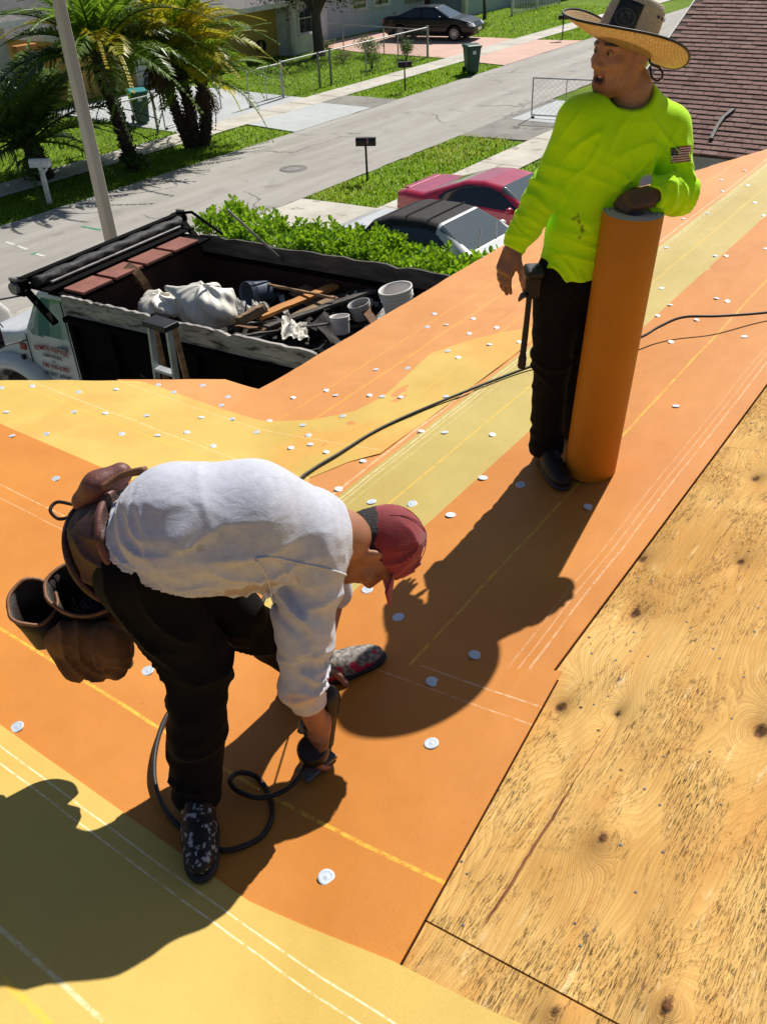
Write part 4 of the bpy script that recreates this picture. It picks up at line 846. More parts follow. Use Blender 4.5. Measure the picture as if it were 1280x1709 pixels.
for (X, Y) in vis[:300]:
    o = obj('shingle', shm, SHM, nh, loc=(X-24, Y-1, NZ(X)+rr.uniform(-.002, .003)))
sb = MB()
for (X, Y) in vis[300:]+rest: sb.add([(x-24, y-1, z) for x, y, z in tab_verts(X, Y, rr.uniform(-.002, .004))], TF)
sb.build('shingle_field', SHM, nh)['kind'] = 'stuff'
vy = 5.12; MB().loft([[(x-24+dx, vy-1+dy*.8+c_, NZ(x)+hz) for dx, dy, hz in ((0, -.045, .02), (0, .045, .02), (0, .04, .06), (0, -.04, .06))] for x, c_ in ((17.35, .0), (17.7, .03), (17.95, .02), (18.2, -.07))]).build('roof_strap', BLK, nh)

# ================================================================ palms
def frond_mesh(name, L, droop, npair, leaf, seed, vang=.55):
    rr = random.Random(seed); b = MB(); P = []
    for i in range(13):
        u = i/12; P.append(np.array([L*(u-.12*u*u*droop), .03*math.sin(u*5+seed)*L*.2, L*droop*(-.62*u*u*u-.05*u)]))
    b.tube(P, [.028*(1-.85*i/12)+.004 for i in range(13)], 4, False)
    for i in range(npair):
        u = .14+.86*(i+rr.random()*.5)/npair; k = min(11, int(u*12)); f = u*12-k; p = P[k]*(1-f)+P[k+1]*f; tg = P[k+1]-P[k]; tg /= np.linalg.norm(tg)
        ln = leaf*(math.sin(min(1, u*1.15+.12)*math.pi)**.55)*rr.uniform(.85, 1.1)+.06
        up = np.cross(np.cross(tg, [0, 0, 1]), tg); up /= np.linalg.norm(up)+1e-9
        for sd in (-1, 1):
            side = np.array([0, sd, 0.]); fw = tg*rr.uniform(.55, .8); d = side*.85+fw+up*(vang-.35*rr.random()); d /= np.linalg.norm(d)
            wd = np.cross(d, up); wd = wd/np.linalg.norm(wd)*(.020+.012*rr.random())
            a = p; m_ = p+d*ln*.55; e = p+d*ln+np.array([0, 0, -1])*ln*(.28+.2*rr.random())
            b.add([a-wd*.5, a+wd*.5, m_+wd, m_-wd, e], [(0, 1, 2, 3), (3, 2, 4)])
    return b.mesh(name, False)
PGR = leafM('palm_green', (.24, .36, .045), (.10, .19, .025), .8, .5, .4, .4); PYE = leafM('palm_yellow_green', (.62, .48, .035), (.27, .32, .03), .9, .5, .45, .4); PDK = leafM('palm_dark_green', (.085, .14, .028), (.04, .075, .015), .8, .4, .4, .4); PDD = leafM('palm_dead', (.11, .075, .035), (.05, .033, .017), 2, .2, .8, .1)
FR = [frond_mesh('frond', 2.6, .75, 40, .50, 1), frond_mesh('frond', 2.9, .95, 44, .52, 2), frond_mesh('frond', 2.3, .55, 36, .46, 3), frond_mesh('frond', 1.6, 1.1, 26, .38, 4)]
FRM = {}
def frond_of(i, mt):
    if (i, mt.name) not in FRM: me = FR[i].copy(); me.materials.clear(); me.materials.append(mt); FRM[(i, mt.name)] = me
    return FRM[(i, mt.name)]
BARK = M('palm_bark', (.085, .06, .043), .95, (.028, .02, .015), 9, 30, .9, .05, stretch=(1, 1, 2.5))
def palm(label, base, stems, seed, mats, nfr=24, sc=1.0, el=(.05, 1.25), group='palms on the far verge'):
    t = thing('palm_tree', label, 'palm tree', base, 0, group); rr = random.Random(seed)
    for (P, r0, r1, n, scl) in stems:
        sp_ = spline(P, 7); b = MB(); m = len(sp_); R = [r0+(r1-r0)*i/(m-1) for i in range(m)]
        b.tube(sp_, R, 12)
        for i in range(int(16*np.linalg.norm(np.array(P[-1])-np.array(P[0]))+6)):      # boots of cut leaf stalks
            for a in range(6):
                k = min(m-1.001, (i+rr.random())/(16*np.linalg.norm(np.array(P[-1])-np.array(P[0]))+6)*(m-1)); q = sp_[int(k)]*(1-k % 1)+sp_[int(k)+1]*(k % 1); rq = r0+(r1-r0)*k/(m-1); an = a*1.047+i*2.4+rr.uniform(-.2, .2); dr = np.array([math.cos(an), math.sin(an), 0])
                b.bar(q+dr*rq*.75, q+dr*(rq+rr.uniform(.03, .09))+[0, 0, rr.uniform(.05, .13)], .05, .025, (0, 0, 1))
        b.build('trunk', BARK, t); top = np.array(P[-1], float)
        for i in range(n):
            mt = mats[rr.choices(range(len(mats)), [m_[1] for m_ in mats])[0]][0]; az = i*2.399+rr.uniform(-.25, .25); u = (i+.5)/n; pit = el[0]+(el[1]-el[0])*(u**.8)+rr.uniform(-.15, .15)
            o = obj('frond', frond_of(rr.choice((0, 1, 2)), mt), None, t, loc=top+[.05*math.cos(az), .05*math.sin(az), rr.uniform(-.12, .05)]); o.rotation_euler = (rr.uniform(-.25, .25), -pit, az); s_ = scl*rr.uniform(.85, 1.12); o.scale = (s_, s_, s_)
        for i in range(7):
            az = rr.uniform(0, 6.28); o = obj('dead_frond', frond_of(3, PDD), None, t, loc=top-[0, 0, .15]); o.rotation_euler = (0, rr.uniform(.6, 1.2), az); o.scale = (.7,)*3
    return t
def gpos(x, y): p = at_z(x, y); return (p[0], p[1], -.03)
palm('low dark palm with arching fronds behind the white mailbox', gpos(75, 297), [([(0, 0, 0), (-.05, .05, .5), (-.12, .1, .95)], .26, .2, 40, 1.12)], 3, [(PDK, .6), (PGR, .4)], el=(-.05, 1.35))
palm('single trunk palm on the verge right of the utility pole', gpos(222, 277), [([(0, 0, 0), (-.05, .12, 1.1), (-.15, .25, 2.2), (-.2, .3, 2.95)], .17, .15, 44, 1.12)], 4, [(PDK, .25), (PGR, .65), (PYE, .1)], el=(-.12, 1.25))
palm('three stemmed palm cluster with yellowing fronds beside the driveway', gpos(328, 243), [([(-.18, .1, 0), (-.35, .25, 1.0), (-.62, .45, 2.55)], .14, .12, 30, .95), ([(.0, .0, 0), (.0, .1, 1.2), (.05, .3, 2.75)], .15, .13, 38, 1.1), ([(.2, -.1, 0), (.42, -.15, .8), (.42, -.15, 1.75)], .17, .13, 30, .9)], 5, [(PGR, .5), (PYE, .5)], el=(-.12, 1.25))
# low suckers at the palm foot
def leaf_cloud(b, n, fn, size, rr, up=.4):
    for _ in range(n):
        c, nrm = fn(); nrm = Vector(nrm)+Vector((rr.uniform(-1, 1), rr.uniform(-1, 1), rr.uniform(-.6, 1)))*.7+Vector((0, 0, up)); nrm.normalize()
        a = nrm.orthogonal().normalized(); a.rotate(Matrix.Rotation(rr.uniform(0, 6.28), 3, nrm)); bb = nrm.cross(a); s_ = size*rr.uniform(.6, 1.25); w_ = s_*.42; c = Vector(c)
        b.add([c-a*s_*.5, c+bb*w_*.5-nrm*s_*.06, c+a*s_*.5, c-bb*w_*.5-nrm*s_*.06], [(0, 1, 2), (0, 2, 3)])
def shrub(label, base, r, h, mt, seed, n=700, size=.1, nm='shrub', cat='shrub'):
    t = thing(nm, label, cat, base); rr = random.Random(seed); b = MB(); lob = [(rr.uniform(-.5, .5)*r, rr.uniform(-.5, .5)*r, rr.uniform(.35, .75)*h, rr.uniform(.45, .7)) for _ in range(6)]
    def fn():
        x, y, z, q = rr.choice(lob); d = Vector((rr.gauss(0, 1), rr.gauss(0, 1), rr.gauss(0, 1))).normalized(); k = rr.uniform(.55, 1.05)*q; return (x+d.x*r*k, y+d.y*r*k, max(.02, z+d.z*h*.5*k)), d
    leaf_cloud(b, n, fn, size, rr); b.build('foliage', mt, t)
    s_ = MB()
    for i in range(6): s_.tube([(0, 0, 0), (rr.uniform(-.4, .4)*r, rr.uniform(-.4, .4)*r, h*.6)], [.02, .008], 5)
    s_.build('stem', BARK, t); return t
SHG = leafM('shrub_leaf', (.12, .20, .03), (.05, .10, .015), 2, .35); SHD = leafM('dark_shrub_leaf', (.05, .09, .02), (.02, .045, .01), 2, .3); SHP = leafM('pale_shrub_leaf', (.22, .22, .10), (.12, .14, .06), 2, .3)
shrub('dark low suckers around the foot of the single palm', gpos(228, 283), .42, .55, SHD, 1, 500, .16)
shrub('green shrub at the fence corner by the pink driveway', (35.1, 24.0, -.03), .5, .95, SHG, 2, 800, .09)
shrub('loose green shrub midway along the yard fence', (32.4, 23.9, -.03), .45, .8, SHG, 3, 500, .09)
shrub('wide green shrub inside the yard by the pink driveway', (35.3, 26.2, -.03), .8, .9, SHG, 4, 900, .1)
shrub('pale dry shrub in the middle of the far lawn', (33.4, 26.2, -.03), .6, .5, SHP, 5, 600, .08)
shrub('small dark shrub against the yellow wall', (31.0, 30.1, -.03), .9, .55, SHD, 6, 600, .1)
shrub('yellowish shrub at the foot of the ochre gate', (36.6, 29.6, -.03), .45, .5, SHP, 7, 400, .08)
def tree(label, base, h0, h1, r, mt, seed, n, tr=.22, size=.16):
    t = thing('broadleaf_tree', label, 'tree', base); rr = random.Random(seed); b = MB()
    b.tube([(0, 0, 0), (.03, .0, .3), (.02, .05, h0*.6), (.05, .05, h0)], [tr*1.35, tr, tr*.85, tr*.75], 14)
    ends = []
    for i in range(8):
        a = i*2.4; e = (math.cos(a)*r*.6, math.sin(a)*r*.6, h0+(h1-h0)*rr.uniform(.15, .8)); b.tube(spline([(.05, .05, h0*.8), (e[0]*.4, e[1]*.4, h0+(e[2]-h0)*.6), e], 4), [tr*.5*(1-.8*k/8) for k in range(9)], 7); ends.append(e)
    b.build('trunk', M('tree_bark', (.10, .085, .07), .95, (.06, .05, .042), 8, 40, .8, .03, stretch=(1, 1, .3)), t); c = MB()
    def fn():
        e = rr.choice(ends); d = Vector((rr.gauss(0, 1), rr.gauss(0, 1), rr.gauss(0, .8))); d.normalize(); k = rr.uniform(.2, 1.0)*r*.55; return (e[0]+d.x*k, e[1]+d.y*k, e[2]+d.z*k*.8), d
    leaf_cloud(c, n, fn, size, rr); c.build('crown', mt, t); return t
tree('grey trunked broadleaf tree before the yellow house', gpos(533, 93), 2.0, 4.6, 2.2, SHD, 3, 3800, .26)
tree('slim dark tree in front of the blue house lawn', (48.6, 27.9, -.03), 1.6, 3.6, 1.6, SHD, 6, 1500, .09, .14)
for k, (x, y) in enumerate(((112, 30), (118, 24), (121, 16), (116, 8))):
    tree(('round green tree at the street end, leftmost', 'round green tree at the street end, second from left', 'round green tree at the street end, third from left', 'round green tree at the street end, rightmost')[k], (x, y, 0), 1.5, 7, 4.5, SHG, 20+k, 1500, .3, .5)

# ================================================================ hedge between the driveways
hd = thing('hedge', 'glossy bright green hedge between the truck and the parked cars', 'hedge', (11.45, 8.3, 0)); rr = random.Random(2)
HLF = leafM('hedge_leaf', (.30, .46, .03), (.15, .29, .016), 2.5, .45, .35, .5); hx, hy = .55, 3.9
def sprig(seed):
    r2 = random.Random(seed); b = MB(); b.tube([(0, 0, -.1), (0, 0, .12)], [.006, .003], 4, False)
    for i in range(9):
        a = i*2.4; z = -.04+i*.02; el = .35+.08*i; d = Vector((math.cos(a)*math.cos(el), math.sin(a)*math.cos(el), math.sin(el))); s_ = d.cross(Vector((0, 0, 1))).normalized(); ln = .095*r2.uniform(.8, 1.15); w_ = ln*.30; p0 = Vector((0, 0, z)); n = s_.cross(d)
        b.add([p0, p0+d*ln*.45+s_*w_+n*.008, p0+d*ln*.85+s_*w_*.7+n*.006, p0+d*ln-n*.006, p0+d*ln*.85-s_*w_*.7+n*.006, p0+d*ln*.45-s_*w_+n*.008, p0+d*ln*.5-n*.006], [(0, 1, 6), (1, 2, 6), (2, 3, 6), (3, 4, 6), (4, 5, 6), (5, 0, 6)])
    return b
SPR = [sprig(i) for i in range(5)]; spm = [s.mesh('leaf_sprig') for s in SPR]
def hpos():
    f = rr.random(); y = rr.uniform(-hy, hy); top = .98+.07*math.sin(y*2.1)+.05*math.sin(y*5.3)
    if f < .62: return (rr.uniform(-hx, hx), y, top+rr.gauss(0, .05)), (rr.uniform(-.5, .5), rr.uniform(-.5, .5))
    sd = -1 if f < .82 else 1; return (sd*hx*rr.uniform(.9, 1.08), y, rr.uniform(.15, top)), (rr.uniform(-.5, .5), sd*.9)
hb = MB()
for i in range(1900):
    p_, (ax_, ay_) = hpos(); Mx = Matrix.Translation(p_) @ Matrix.Rotation(rr.uniform(0, 6.28), 4, 'Z') @ Matrix.Rotation(ax_, 4, 'X') @ Matrix.Rotation(ay_*.6, 4, 'Y') @ Matrix.Scale(rr.uniform(.8, 1.35), 4)
    s = SPR[i % 5]; hb.add([Mx @ Vector(v) for v in s.v], s.f)
hb.build('foliage', HLF, hd)['kind'] = 'stuff'
for i in range(260):
    y = rr.uniform(-hy, hy); o = obj('leaf_sprig', spm[i % 5], HLF, hd, loc=(rr.uniform(-hx, hx), y, 1.02+.07*math.sin(y*2.1)+.05*math.sin(y*5.3)+rr.uniform(0, .09))); o.rotation_euler = (rr.uniform(-.4, .4), rr.uniform(-.4, .4), rr.uniform(0, 6.28)); s_ = rr.uniform(.9, 1.5); o.scale = (s_,)*3
cb = MB(); cb.grid(lambda u, v: (hx*.8*math.cos(math.pi*u), -hy*.98+hy*1.96*v, .84*math.sin(math.pi*u)**.4+.03*math.sin(v*31+u*9)), 8, 20); cb.build('shade_core', SHD, hd)  # dark sheet inside the hedge, its colour stands for shade between the leaves
st = MB()
for i in range(26): y = -hy+.3*i; st.tube([(rr.uniform(-.2, .2), y, -.05), (rr.uniform(-.3, .3), y+rr.uniform(-.1, .1), .9)], [.018, .008], 5)
st.build('stems', BARK, hd)
# ================================================================ dump truck (x forward to the street, near side +y)
TK = thing('dump_truck', 'white cab dump truck with black bed full of debris', 'truck', (6.97, 6.9, 0), rad(95))
TKM = Matrix.Translation(TK.location) @ Matrix.Rotation(rad(95), 4, 'Z'); TKI = TKM.inverted()
def tl(p): return np.array(TKI @ Vector(p))
BSTEEL = M('black_bed_steel', (.0035, .003, .003), .85, (.002, .002, .002), 4, 60, .3, spec=.08, dirt=((.02, .013, .01), 5, .68)); RUST = M('brown_bed_liner', (.045, .017, .012), .85, (.02, .009, .007), 3, 50, .4)
OLDW = M('weathered_board', (.48, .45, .42), .9, (.26, .24, .225), 7, 60, .6, .01, dirt=((.05, .043, .037), 9, .50), stretch=(.4, 1, 2)); DARKW = M('dark_board', (.13, .115, .10), .9, (.05, .045, .04), 6, 50, .6, .01, stretch=(.4, 1, 2))
REDW = M('red_brown_board', (.30, .115, .085), .8, (.20, .07, .05), 4, 60, .4); GREYM = M('worn_grey_metal', (.33, .32, .31), .5, (.2, .19, .18), 9, 60, .3, metal=.5)
cabp = M('cab_white_paint', (.66, .68, .70), .35, (.58, .60, .63), 2, 120, .05, coat=.4, dirt=((.42, .41, .40), 4, .68))
LX, LB, WY, ZF, ZT = 1.86, 2.06, 1.22, 1.05, 2.02
def tb(nm, lo, hi, mt, bevel=.006, par=TK): return MB().box(lo, hi).build(nm, mt, par, bevel=bevel)
tb('bed_floor', (-LB, -WY, ZF-.1), (LX, WY, ZF), RUST)
for sd, nm in ((1, 'near'), (-1, 'far')):
    y0, y1 = sorted((sd*WY, sd*(WY-.06))); tb('side_wall', (-LB, y0, ZF+.002), (LX, y1, ZT), BSTEEL if sd > 0 else RUST)
    for i in range(7): x = -LB+.08+i*(LX+LB-.2)/6; tb('rib', (x, *([WY+.002, ZF-.05] if sd > 0 else [-WY-.07, ZF-.05])), (x+.07, *([WY+.07, ZT-.01] if sd > 0 else [-WY-.002, ZT-.01])), BSTEEL)
    tb('side_rail', (-LB, *([WY-.07, ZT+.002] if sd > 0 else [-WY-.08, ZT+.002])), (LX, *([WY+.08, ZT+.06] if sd > 0 else [-WY+.07, ZT+.06])), BSTEEL)
def wavy_board(nm, x0, x1, y, z0, z1, th, mt, seed, jag=.02):
    rr = random.Random(seed); n = 26; b = MB(); top = [z1-abs(rr.gauss(0, jag)) for _ in range(n+1)]
    b.loft([[(x0+(x1-x0)*i/n, y, z0), (x0+(x1-x0)*i/n, y+th, z0), (x0+(x1-x0)*i/n, y+th, top[i]), (x0+(x1-x0)*i/n, y, top[i]-.008)] for i in range(n+1)]); return b.build(nm, mt, TK)
wavy_board('side_board', .50, LX+.02, WY-.045, ZT+.065, ZT+.30, .05, OLDW, 1, .012); wavy_board('side_board', -LB+.42, .24, WY-.045, ZT+.065, ZT+.295, .05, OLDW, 2, .012); wavy_board('side_board', -LB-.02, LX, -WY-.01, ZT+.065, ZT+.30, .05, DARKW, 3, .02)
for x in (.25, -LB): tb('board_bracket', (x, WY-.06, ZT+.02), (x+(.245 if x > 0 else .40), WY+.02, ZT+.315), BSTEEL)
tb('front_bulkhead', (LX-.06, -WY+.07, ZF+.01), (LX, WY-.07, 2.28), RUST)
for i in range(4):      # red-brown cap tiles along the bulkhead
    y = WY-.14-i*.52; tb('cap_panel', (LX-.20, y-.46, 2.30), (LX+.12, y, 2.335), REDW)
tb('cap_shelf', (LX-.2, -WY+.05, 2.26), (LX+.3, WY-.05, 2.296), BSTEEL)
# rolled tarp and its housing above the cab
tp = []; rr = random.Random(5)
tb('tarp_bar', (LX+.44, -WY-.06, 2.42), (LX+.53, WY+.12, 2.49), BSTEEL); tb('tarp_bar', (LX+.24, -WY+.1, 2.385), (LX+.28, WY-.1, 2.41), GREYM)
n_ = 40; b = MB(); TARP = M('black_tarp', (.012, .012, .013), .65, (.02, .02, .02), 12, 50, .5, .01)
b.loft([[(LX+.36+(.075+.014*math.sin(i*1.3+k*2)+rr.uniform(-.012, .012))*math.cos(k*.524), -WY-.02+(2*WY+.06)*i/n_, 2.425+(.065+.013*math.sin(i*.9+k))*math.sin(k*.524)) for k in range(12)] for i in range(n_+1)]); b.build('rolled_tarp', TARP, TK, True)
tb('tarp_tray', (LX+.14, -WY-.05, 2.338), (LX+.56, WY+.05, 2.362), BSTEEL)
for sd in (1, -1):
    a = MB(); y = sd*(WY+.14); a.bar((LX+.50, y, 2.44), (LX+.05, y, 2.02), .05, .08, (0, 1, 0)); a.box((LX+.40, y-.06, 2.30), (LX+.58, y+.06, 2.48)); a.build('tarp_arm', BSTEEL, TK, bevel=.006)
    c = MB(); c.lathe([(.001, -.03), (.07, -.03), (.07, .03), (.001, .03)], 14, Matrix.Translation((LX+.50, y+sd*.08, 2.40)) @ Matrix.Rotation(math.pi/2, 4, 'X')); c.box((LX+.44, y+sd*.06-.02, 2.48), (LX+.56, y+sd*.06+.02, 2.515)); c.build('tarp_motor', GREYM, TK)
a = MB(); a.tube([(LX+.45, -WY-.08, 2.50), (LX+.2, -WY-.1, 2.54), (LX-.35, -WY-.02, 2.34)], .02, 6); a.build('tarp_hook_arm', BSTEEL, TK)
# tailgate
tb('tailgate', (-LB-.07, -WY+.02, ZF), (-LB-.01, WY-.02, ZT+.12), BSTEEL)
MB().tube([(-LB-.05, -WY-.05, ZT+.26), (-LB-.05, WY+.03, ZT+.20)], .032, 8).build('tail_rail', GREYM, TK); MB().bar((-LB-.03, -WY, ZT+.19), (-LB-.03, WY, ZT+.15), .05, .07).build('tail_board', DARKW, TK)
for i in range(5): y = -1.05+i*.52; tb('tail_rib', (-LB-.12, y, ZF), (-LB-.072, y+.06, ZT+.1), BSTEEL)
tb('chassis', (-1.9, -.45, .55), (2.4, .45, .93), BLK); tb('fuel_tank', (1.0, .75, .5), (1.8, 1.18, .95), BSTEEL, .03)
tb('tool_box', (.95, 1.10, 1.0), (1.75, 1.235, 1.5), BSTEEL, .01)
for i in range(2): tb('step', (1.9, 1.0, .55+i*.35), (2.3, 1.2, .58+i*.35), GREYM)
for x in (-1.0, ):
    for sd in (-1, 1):
        for yy in (.98, .66): wheel(TK, x, sd*yy, .5, sd, 6)
for sd in (1, -1): MB().grid(lambda u, v: (-1.0-.62+1.24*u, sd*(1.15-.55*v), .98+.10*math.sin(u*math.pi)), 10, 1).build('mudguard', BSTEEL, TK, solid=.02)
# cab and bonnet
TGL = glass_mat('tinted_cab_glass', (.10, .24, .20), .05)
cabprof = [(2.02, .72), (2.0, 1.6), (2.02, 2.14), (2.10, 2.20), (2.55, 2.21), (2.68, 2.14), (2.98, 1.63), (3.15, 1.58), (3.85, 1.45), (4.02, 1.32), (4.05, .75), (3.6, .62), (2.1, .62)]
car(TK, cabprof, 1.08, cabp, [(3.22, .60)], [([(2.14, 1.63), (2.12, 2.10), (2.56, 2.10), (2.86, 1.66), (2.82, 1.60)], 'door_window', TGL)],
    [(lambda c, n: (c[:, 0] > 2.5) & (c[:, 2] > 1.68) & (c[:, 2] < 2.12) & (n[:, 0] > .2), 'windscreen', SCREEN)], h=.024, tumble=.14, belt=1.6, wr=.5, endtaper=.02, spokes=6)
for sd in (1, -1):
    f = MB(); f.loft([[(3.22+r*math.cos(a), sd*y, .5+r*math.sin(a)) for r, y in ((.60, .95), (.60, 1.22), (.66, 1.24), (.74, 1.20), (.78, 1.05))] for a in np.linspace(-.15, math.pi*1.02, 22)], close=False, cap=False); f.build('fender', cabp, TK, True, solid=.012)
tb('bumper', (4.08, -1.15, .45), (4.25, 1.15, .72), M('red_bumper', (.40, .03, .02), .5), .03); tb('bumper_step', (4.02, .6, .74), (4.3, 1.2, .80), GREYM, .01)
dr = MB(); x0, x1 = 2.10, 2.93
for pts in ([(x0, .80), (x0, 2.14)], [(x1, .85), (x1-.02, 1.6)], [(x0, .80), (x1, .85)]): dr.bar((pts[0][0], 1.085, pts[0][1]), (pts[1][0], 1.083, pts[1][1]), .008, .012, (0, 1, 0))
dr.build('door_gap', BLK, TK); tb('door_handle', (2.18, 1.085, 1.50), (2.36, 1.115, 1.535), GREYM, .008); tb('marker_light', (2.98, 1.075, 1.36), (3.08, 1.10, 1.45), M('amber_marker', (.35, .07, .02), .3), .008); tb('hood_latch', (3.02, 1.085, 1.06), (3.07, 1.13, 1.30), BLK, .01)
mr = MB(); mr.box((3.02, 1.32, 1.50), (3.10, 1.52, 2.05)); mo = mr.build('mirror', GREYM, TK, bevel=.012); MB().box((3.012, 1.34, 1.53), (3.018, 1.50, 2.02)).build('mirror_glass', CARGL, mo)
arm = MB(); arm.tube([(2.75, 1.06, 2.12), (3.06, 1.40, 2.10)], .012, 6); arm.tube([(2.95, 1.07, 1.50), (3.06, 1.40, 1.52)], .012, 6); arm.tube([(3.06, 1.42, 2.08), (3.3, 1.1, 1.62)], .010, 6); arm.build('mirror_arm', GREYM, TK)
Mt = Matrix(((-1, 0, 0, 0), (0, 0, 1, 0), (0, 1, 0, 0), (0, 0, 0, 1)))
TXR = M('red_lettering', (.35, .02, .02), .6, b=0); TXB = M('blue_black_lettering', (.04, .05, .09), .6, b=0)
for txt, sz, z, mt, arc in (('REMOS REPAIR', .092, 1.47, TXR, .35), ('REMODELING', .055, 1.37, TXB, .2), ('LLC', .04, 1.305, TXB, 0), ('786-306-6383', .085, 1.225, TXR, .05), ('US DOT 307447', .07, 1.11, TXB, 0)):
    text_mesh('door_lettering', txt, sz, mt, TK, Matrix.Translation((2.50, 1.094, z)) @ Mt, arc)
# ================================================================ what lies in the bed
def item(nm, label, cat, b, mt, smooth=False, **k): return tag(b.build(nm, mt, None, smooth, **k), label, cat)
BAGM = M('white_plastic_bag', (.80, .77, .68), .45, (.70, .66, .57), 6, 30, .35, .01, spec=.5)
def bag(label, c, r, seed, peaks):
    s = SDF(np.array(c)-np.array(r)*1.7-.05, np.array(c)+np.array(r)*1.7+.12, .016); s.ell(c, r, k=.05)
    for (dx, dy, dz, q) in peaks: s.cap(np.array(c)+np.array([dx, dy, dz])*.4, np.array(c)+np.array([dx, dy, dz]), q*1.8, q*.35, .08)
    def fold(X, Y, Z): a = np.arctan2(Y-c[1], X-c[0]); return .020*np.sin(5*a+5*(Z-c[2])/r[2]+seed)+.006*np.sin(17*a-9*Z+seed*2)+.008*np.sin(24*(X+Y*.7)+seed)*np.sin(20*(Z-.5*Y))
    s.warp(fold); return tag(s.build('plastic_bag', BAGM, None, relax=1), label, 'bag')
c = at_z(345, 512, 2.0); bag('big white plastic bag with a pointed corner lying in the truck bed', c, (.30, .42, .27), 1, [(-.22, .38, .22, .08), (.2, -.25, .2, .07)])
c = at_z(268, 510, 2.0); bag('crumpled smaller white plastic bag beside the near bed board', c, (.22, .30, .14), 2, [(.1, .3, .06, .06)])
def plank(nm, label, cat, a, b, w_, th, mt, up=(0, 0, 1), seed=0):
    rr = random.Random(seed); n = 10; a = np.array(a); b = np.array(b); q = MB(); d = (b-a)/np.linalg.norm(b-a); sd = np.cross(d, up); sd /= np.linalg.norm(sd); u = np.cross(sd, d)
    q.loft([[a+(b-a)*i/n+sd*(w_/2*s1+rr.gauss(0, .004))+u*(th/2*s2+rr.gauss(0, .003)) for s1, s2 in ((-1, -1), (1, -1), (1, 1), (-1, 1))] for i in range(n+1)]); return item(nm, label, cat, q, mt)
ORW = M('orange_brown_wood', (.55, .24, .06), .7, (.42, .17, .04), 5, 60, .4, stretch=(.3, 2, 2)); BRW = M('raw_brown_wood', (.36, .22, .11), .85, (.16, .10, .06), 6, 60, .6, stretch=(.4, 2, 2)); CARD = M('brown_cardboard', (.20, .105, .055), .85, sc=4); SLATE = M('dark_roof_scrap', (.055, .05, .047), .9, (.03, .028, .026), 6, 40, .6)
def z_(x, y, z): return at_z(x, y, z)
plank('wood_board', 'orange brown painted board lying on the debris', 'board', z_(428, 530, 1.98), z_(560, 476, 1.95), .13, .04, ORW, seed=1)
plank('wood_board', 'long weathered grey plank across the debris', 'board', z_(444, 545, 1.93), z_(622, 484, 2.02), .17, .03, DARKW, (0, .25, 1), seed=2)
plank('wood_board', 'frayed brown plank beside the orange board', 'board', z_(450, 548, 1.90), z_(560, 496, 1.96), .12, .03, BRW, seed=3)
plank('wood_block', 'short splintered wood block at the near bed edge', 'wood block', z_(398, 536, 2.02), z_(440, 513, 2.10), .2, .09, BRW, (.3, .2, 1), seed=4)
plank('wood_post', 'reddish wooden post leaning on the front bulkhead', 'post', z_(220, 447, 2.34), z_(254, 500, 1.75), .17, .10, BRW, (1, 0, .3), seed=5)
plank('broom_stick', 'pale wooden broom stick lying across the bed', 'stick', z_(436, 472, 1.95), z_(558, 497, 2.06), .028, .028, BRW, seed=6)
plank('cardboard_sheet', 'brown cardboard sheet lying behind the boards', 'cardboard', z_(500, 502, 1.80), z_(545, 478, 1.86), .42, .012, CARD, (.3, -.3, 1), seed=7)
plank('metal_tube', 'short grey metal tube standing in the debris', 'tube', z_(503, 470, 1.85), z_(527, 448, 2.05), .07, .05, GREYM, seed=8)
cb = MB(); cb.tube([z_(505, 466, 1.8), z_(440, 405, 2.45), z_(380, 350, 3.0)], .016, 8); item('metal_conduit', 'long thin metal conduit sticking up out of the truck bed', 'pipe', cb, GREYM, True)
sh = MB(); r5 = random.Random(9)
for lbl, (x, y), (w_, h_), rz in (('dark roof scrap panel standing by the tail', (548, 548), (.36, .34), .3), ('second dark scrap panel beside the white sheet', (527, 552), (.2, .3), .9), ('flat dark shingle scrap under the boards', (590, 505), (.4, .3), -.4)):
    q = MB(); cc = z_(x, y, 1.85); Mx = Matrix.Translation(cc) @ Matrix.Rotation(rz, 4, 'Z') @ Matrix.Rotation(.9, 4, 'X'); q.grid(lambda u, v: tuple(Mx @ Vector(((u-.5)*w_, (v-.5)*h_, .02*math.sin(u*6+v*4)))), 6, 6); item('roof_scrap', lbl, 'scrap', q, SLATE, solid=.012)
def crumple(label, c, a, b, seed, mt, nm='paper_sheet', cat='sheet'):
    q = MB(); rr = random.Random(seed); Mx = Matrix.Translation(c) @ Matrix.Rotation(rr.uniform(0, 3), 4, 'Z') @ Matrix.Rotation(.35, 4, 'X')
    q.grid(lambda u, v: tuple(Mx @ Vector(((u-.5)*a, (v-.5)*b, .10*mnoise.noise(Vector((u*4, v*4, seed)))+.05*mnoise.noise(Vector((u*10, v*10, seed)))))), 16, 16); return item(nm, label, cat, q, mt, solid=.004)
crumple('crumpled white plastic sheet at the near bed corner', z_(492, 549, 1.98), .5, .3, 3, BAGM); crumple('grey white foil sheet behind the big bag', z_(388, 508, 1.95), .34, .3, 8, PSTU); crumple('crumpled pale wrapper near the tail', z_(603, 500, 1.92), .32, .28, 12, PSTU, 'plastic_wrapper', 'wrapper'); crumple('small white scrap under the orange board', z_(430, 512, 1.9), .22, .18, 15, BAGM)
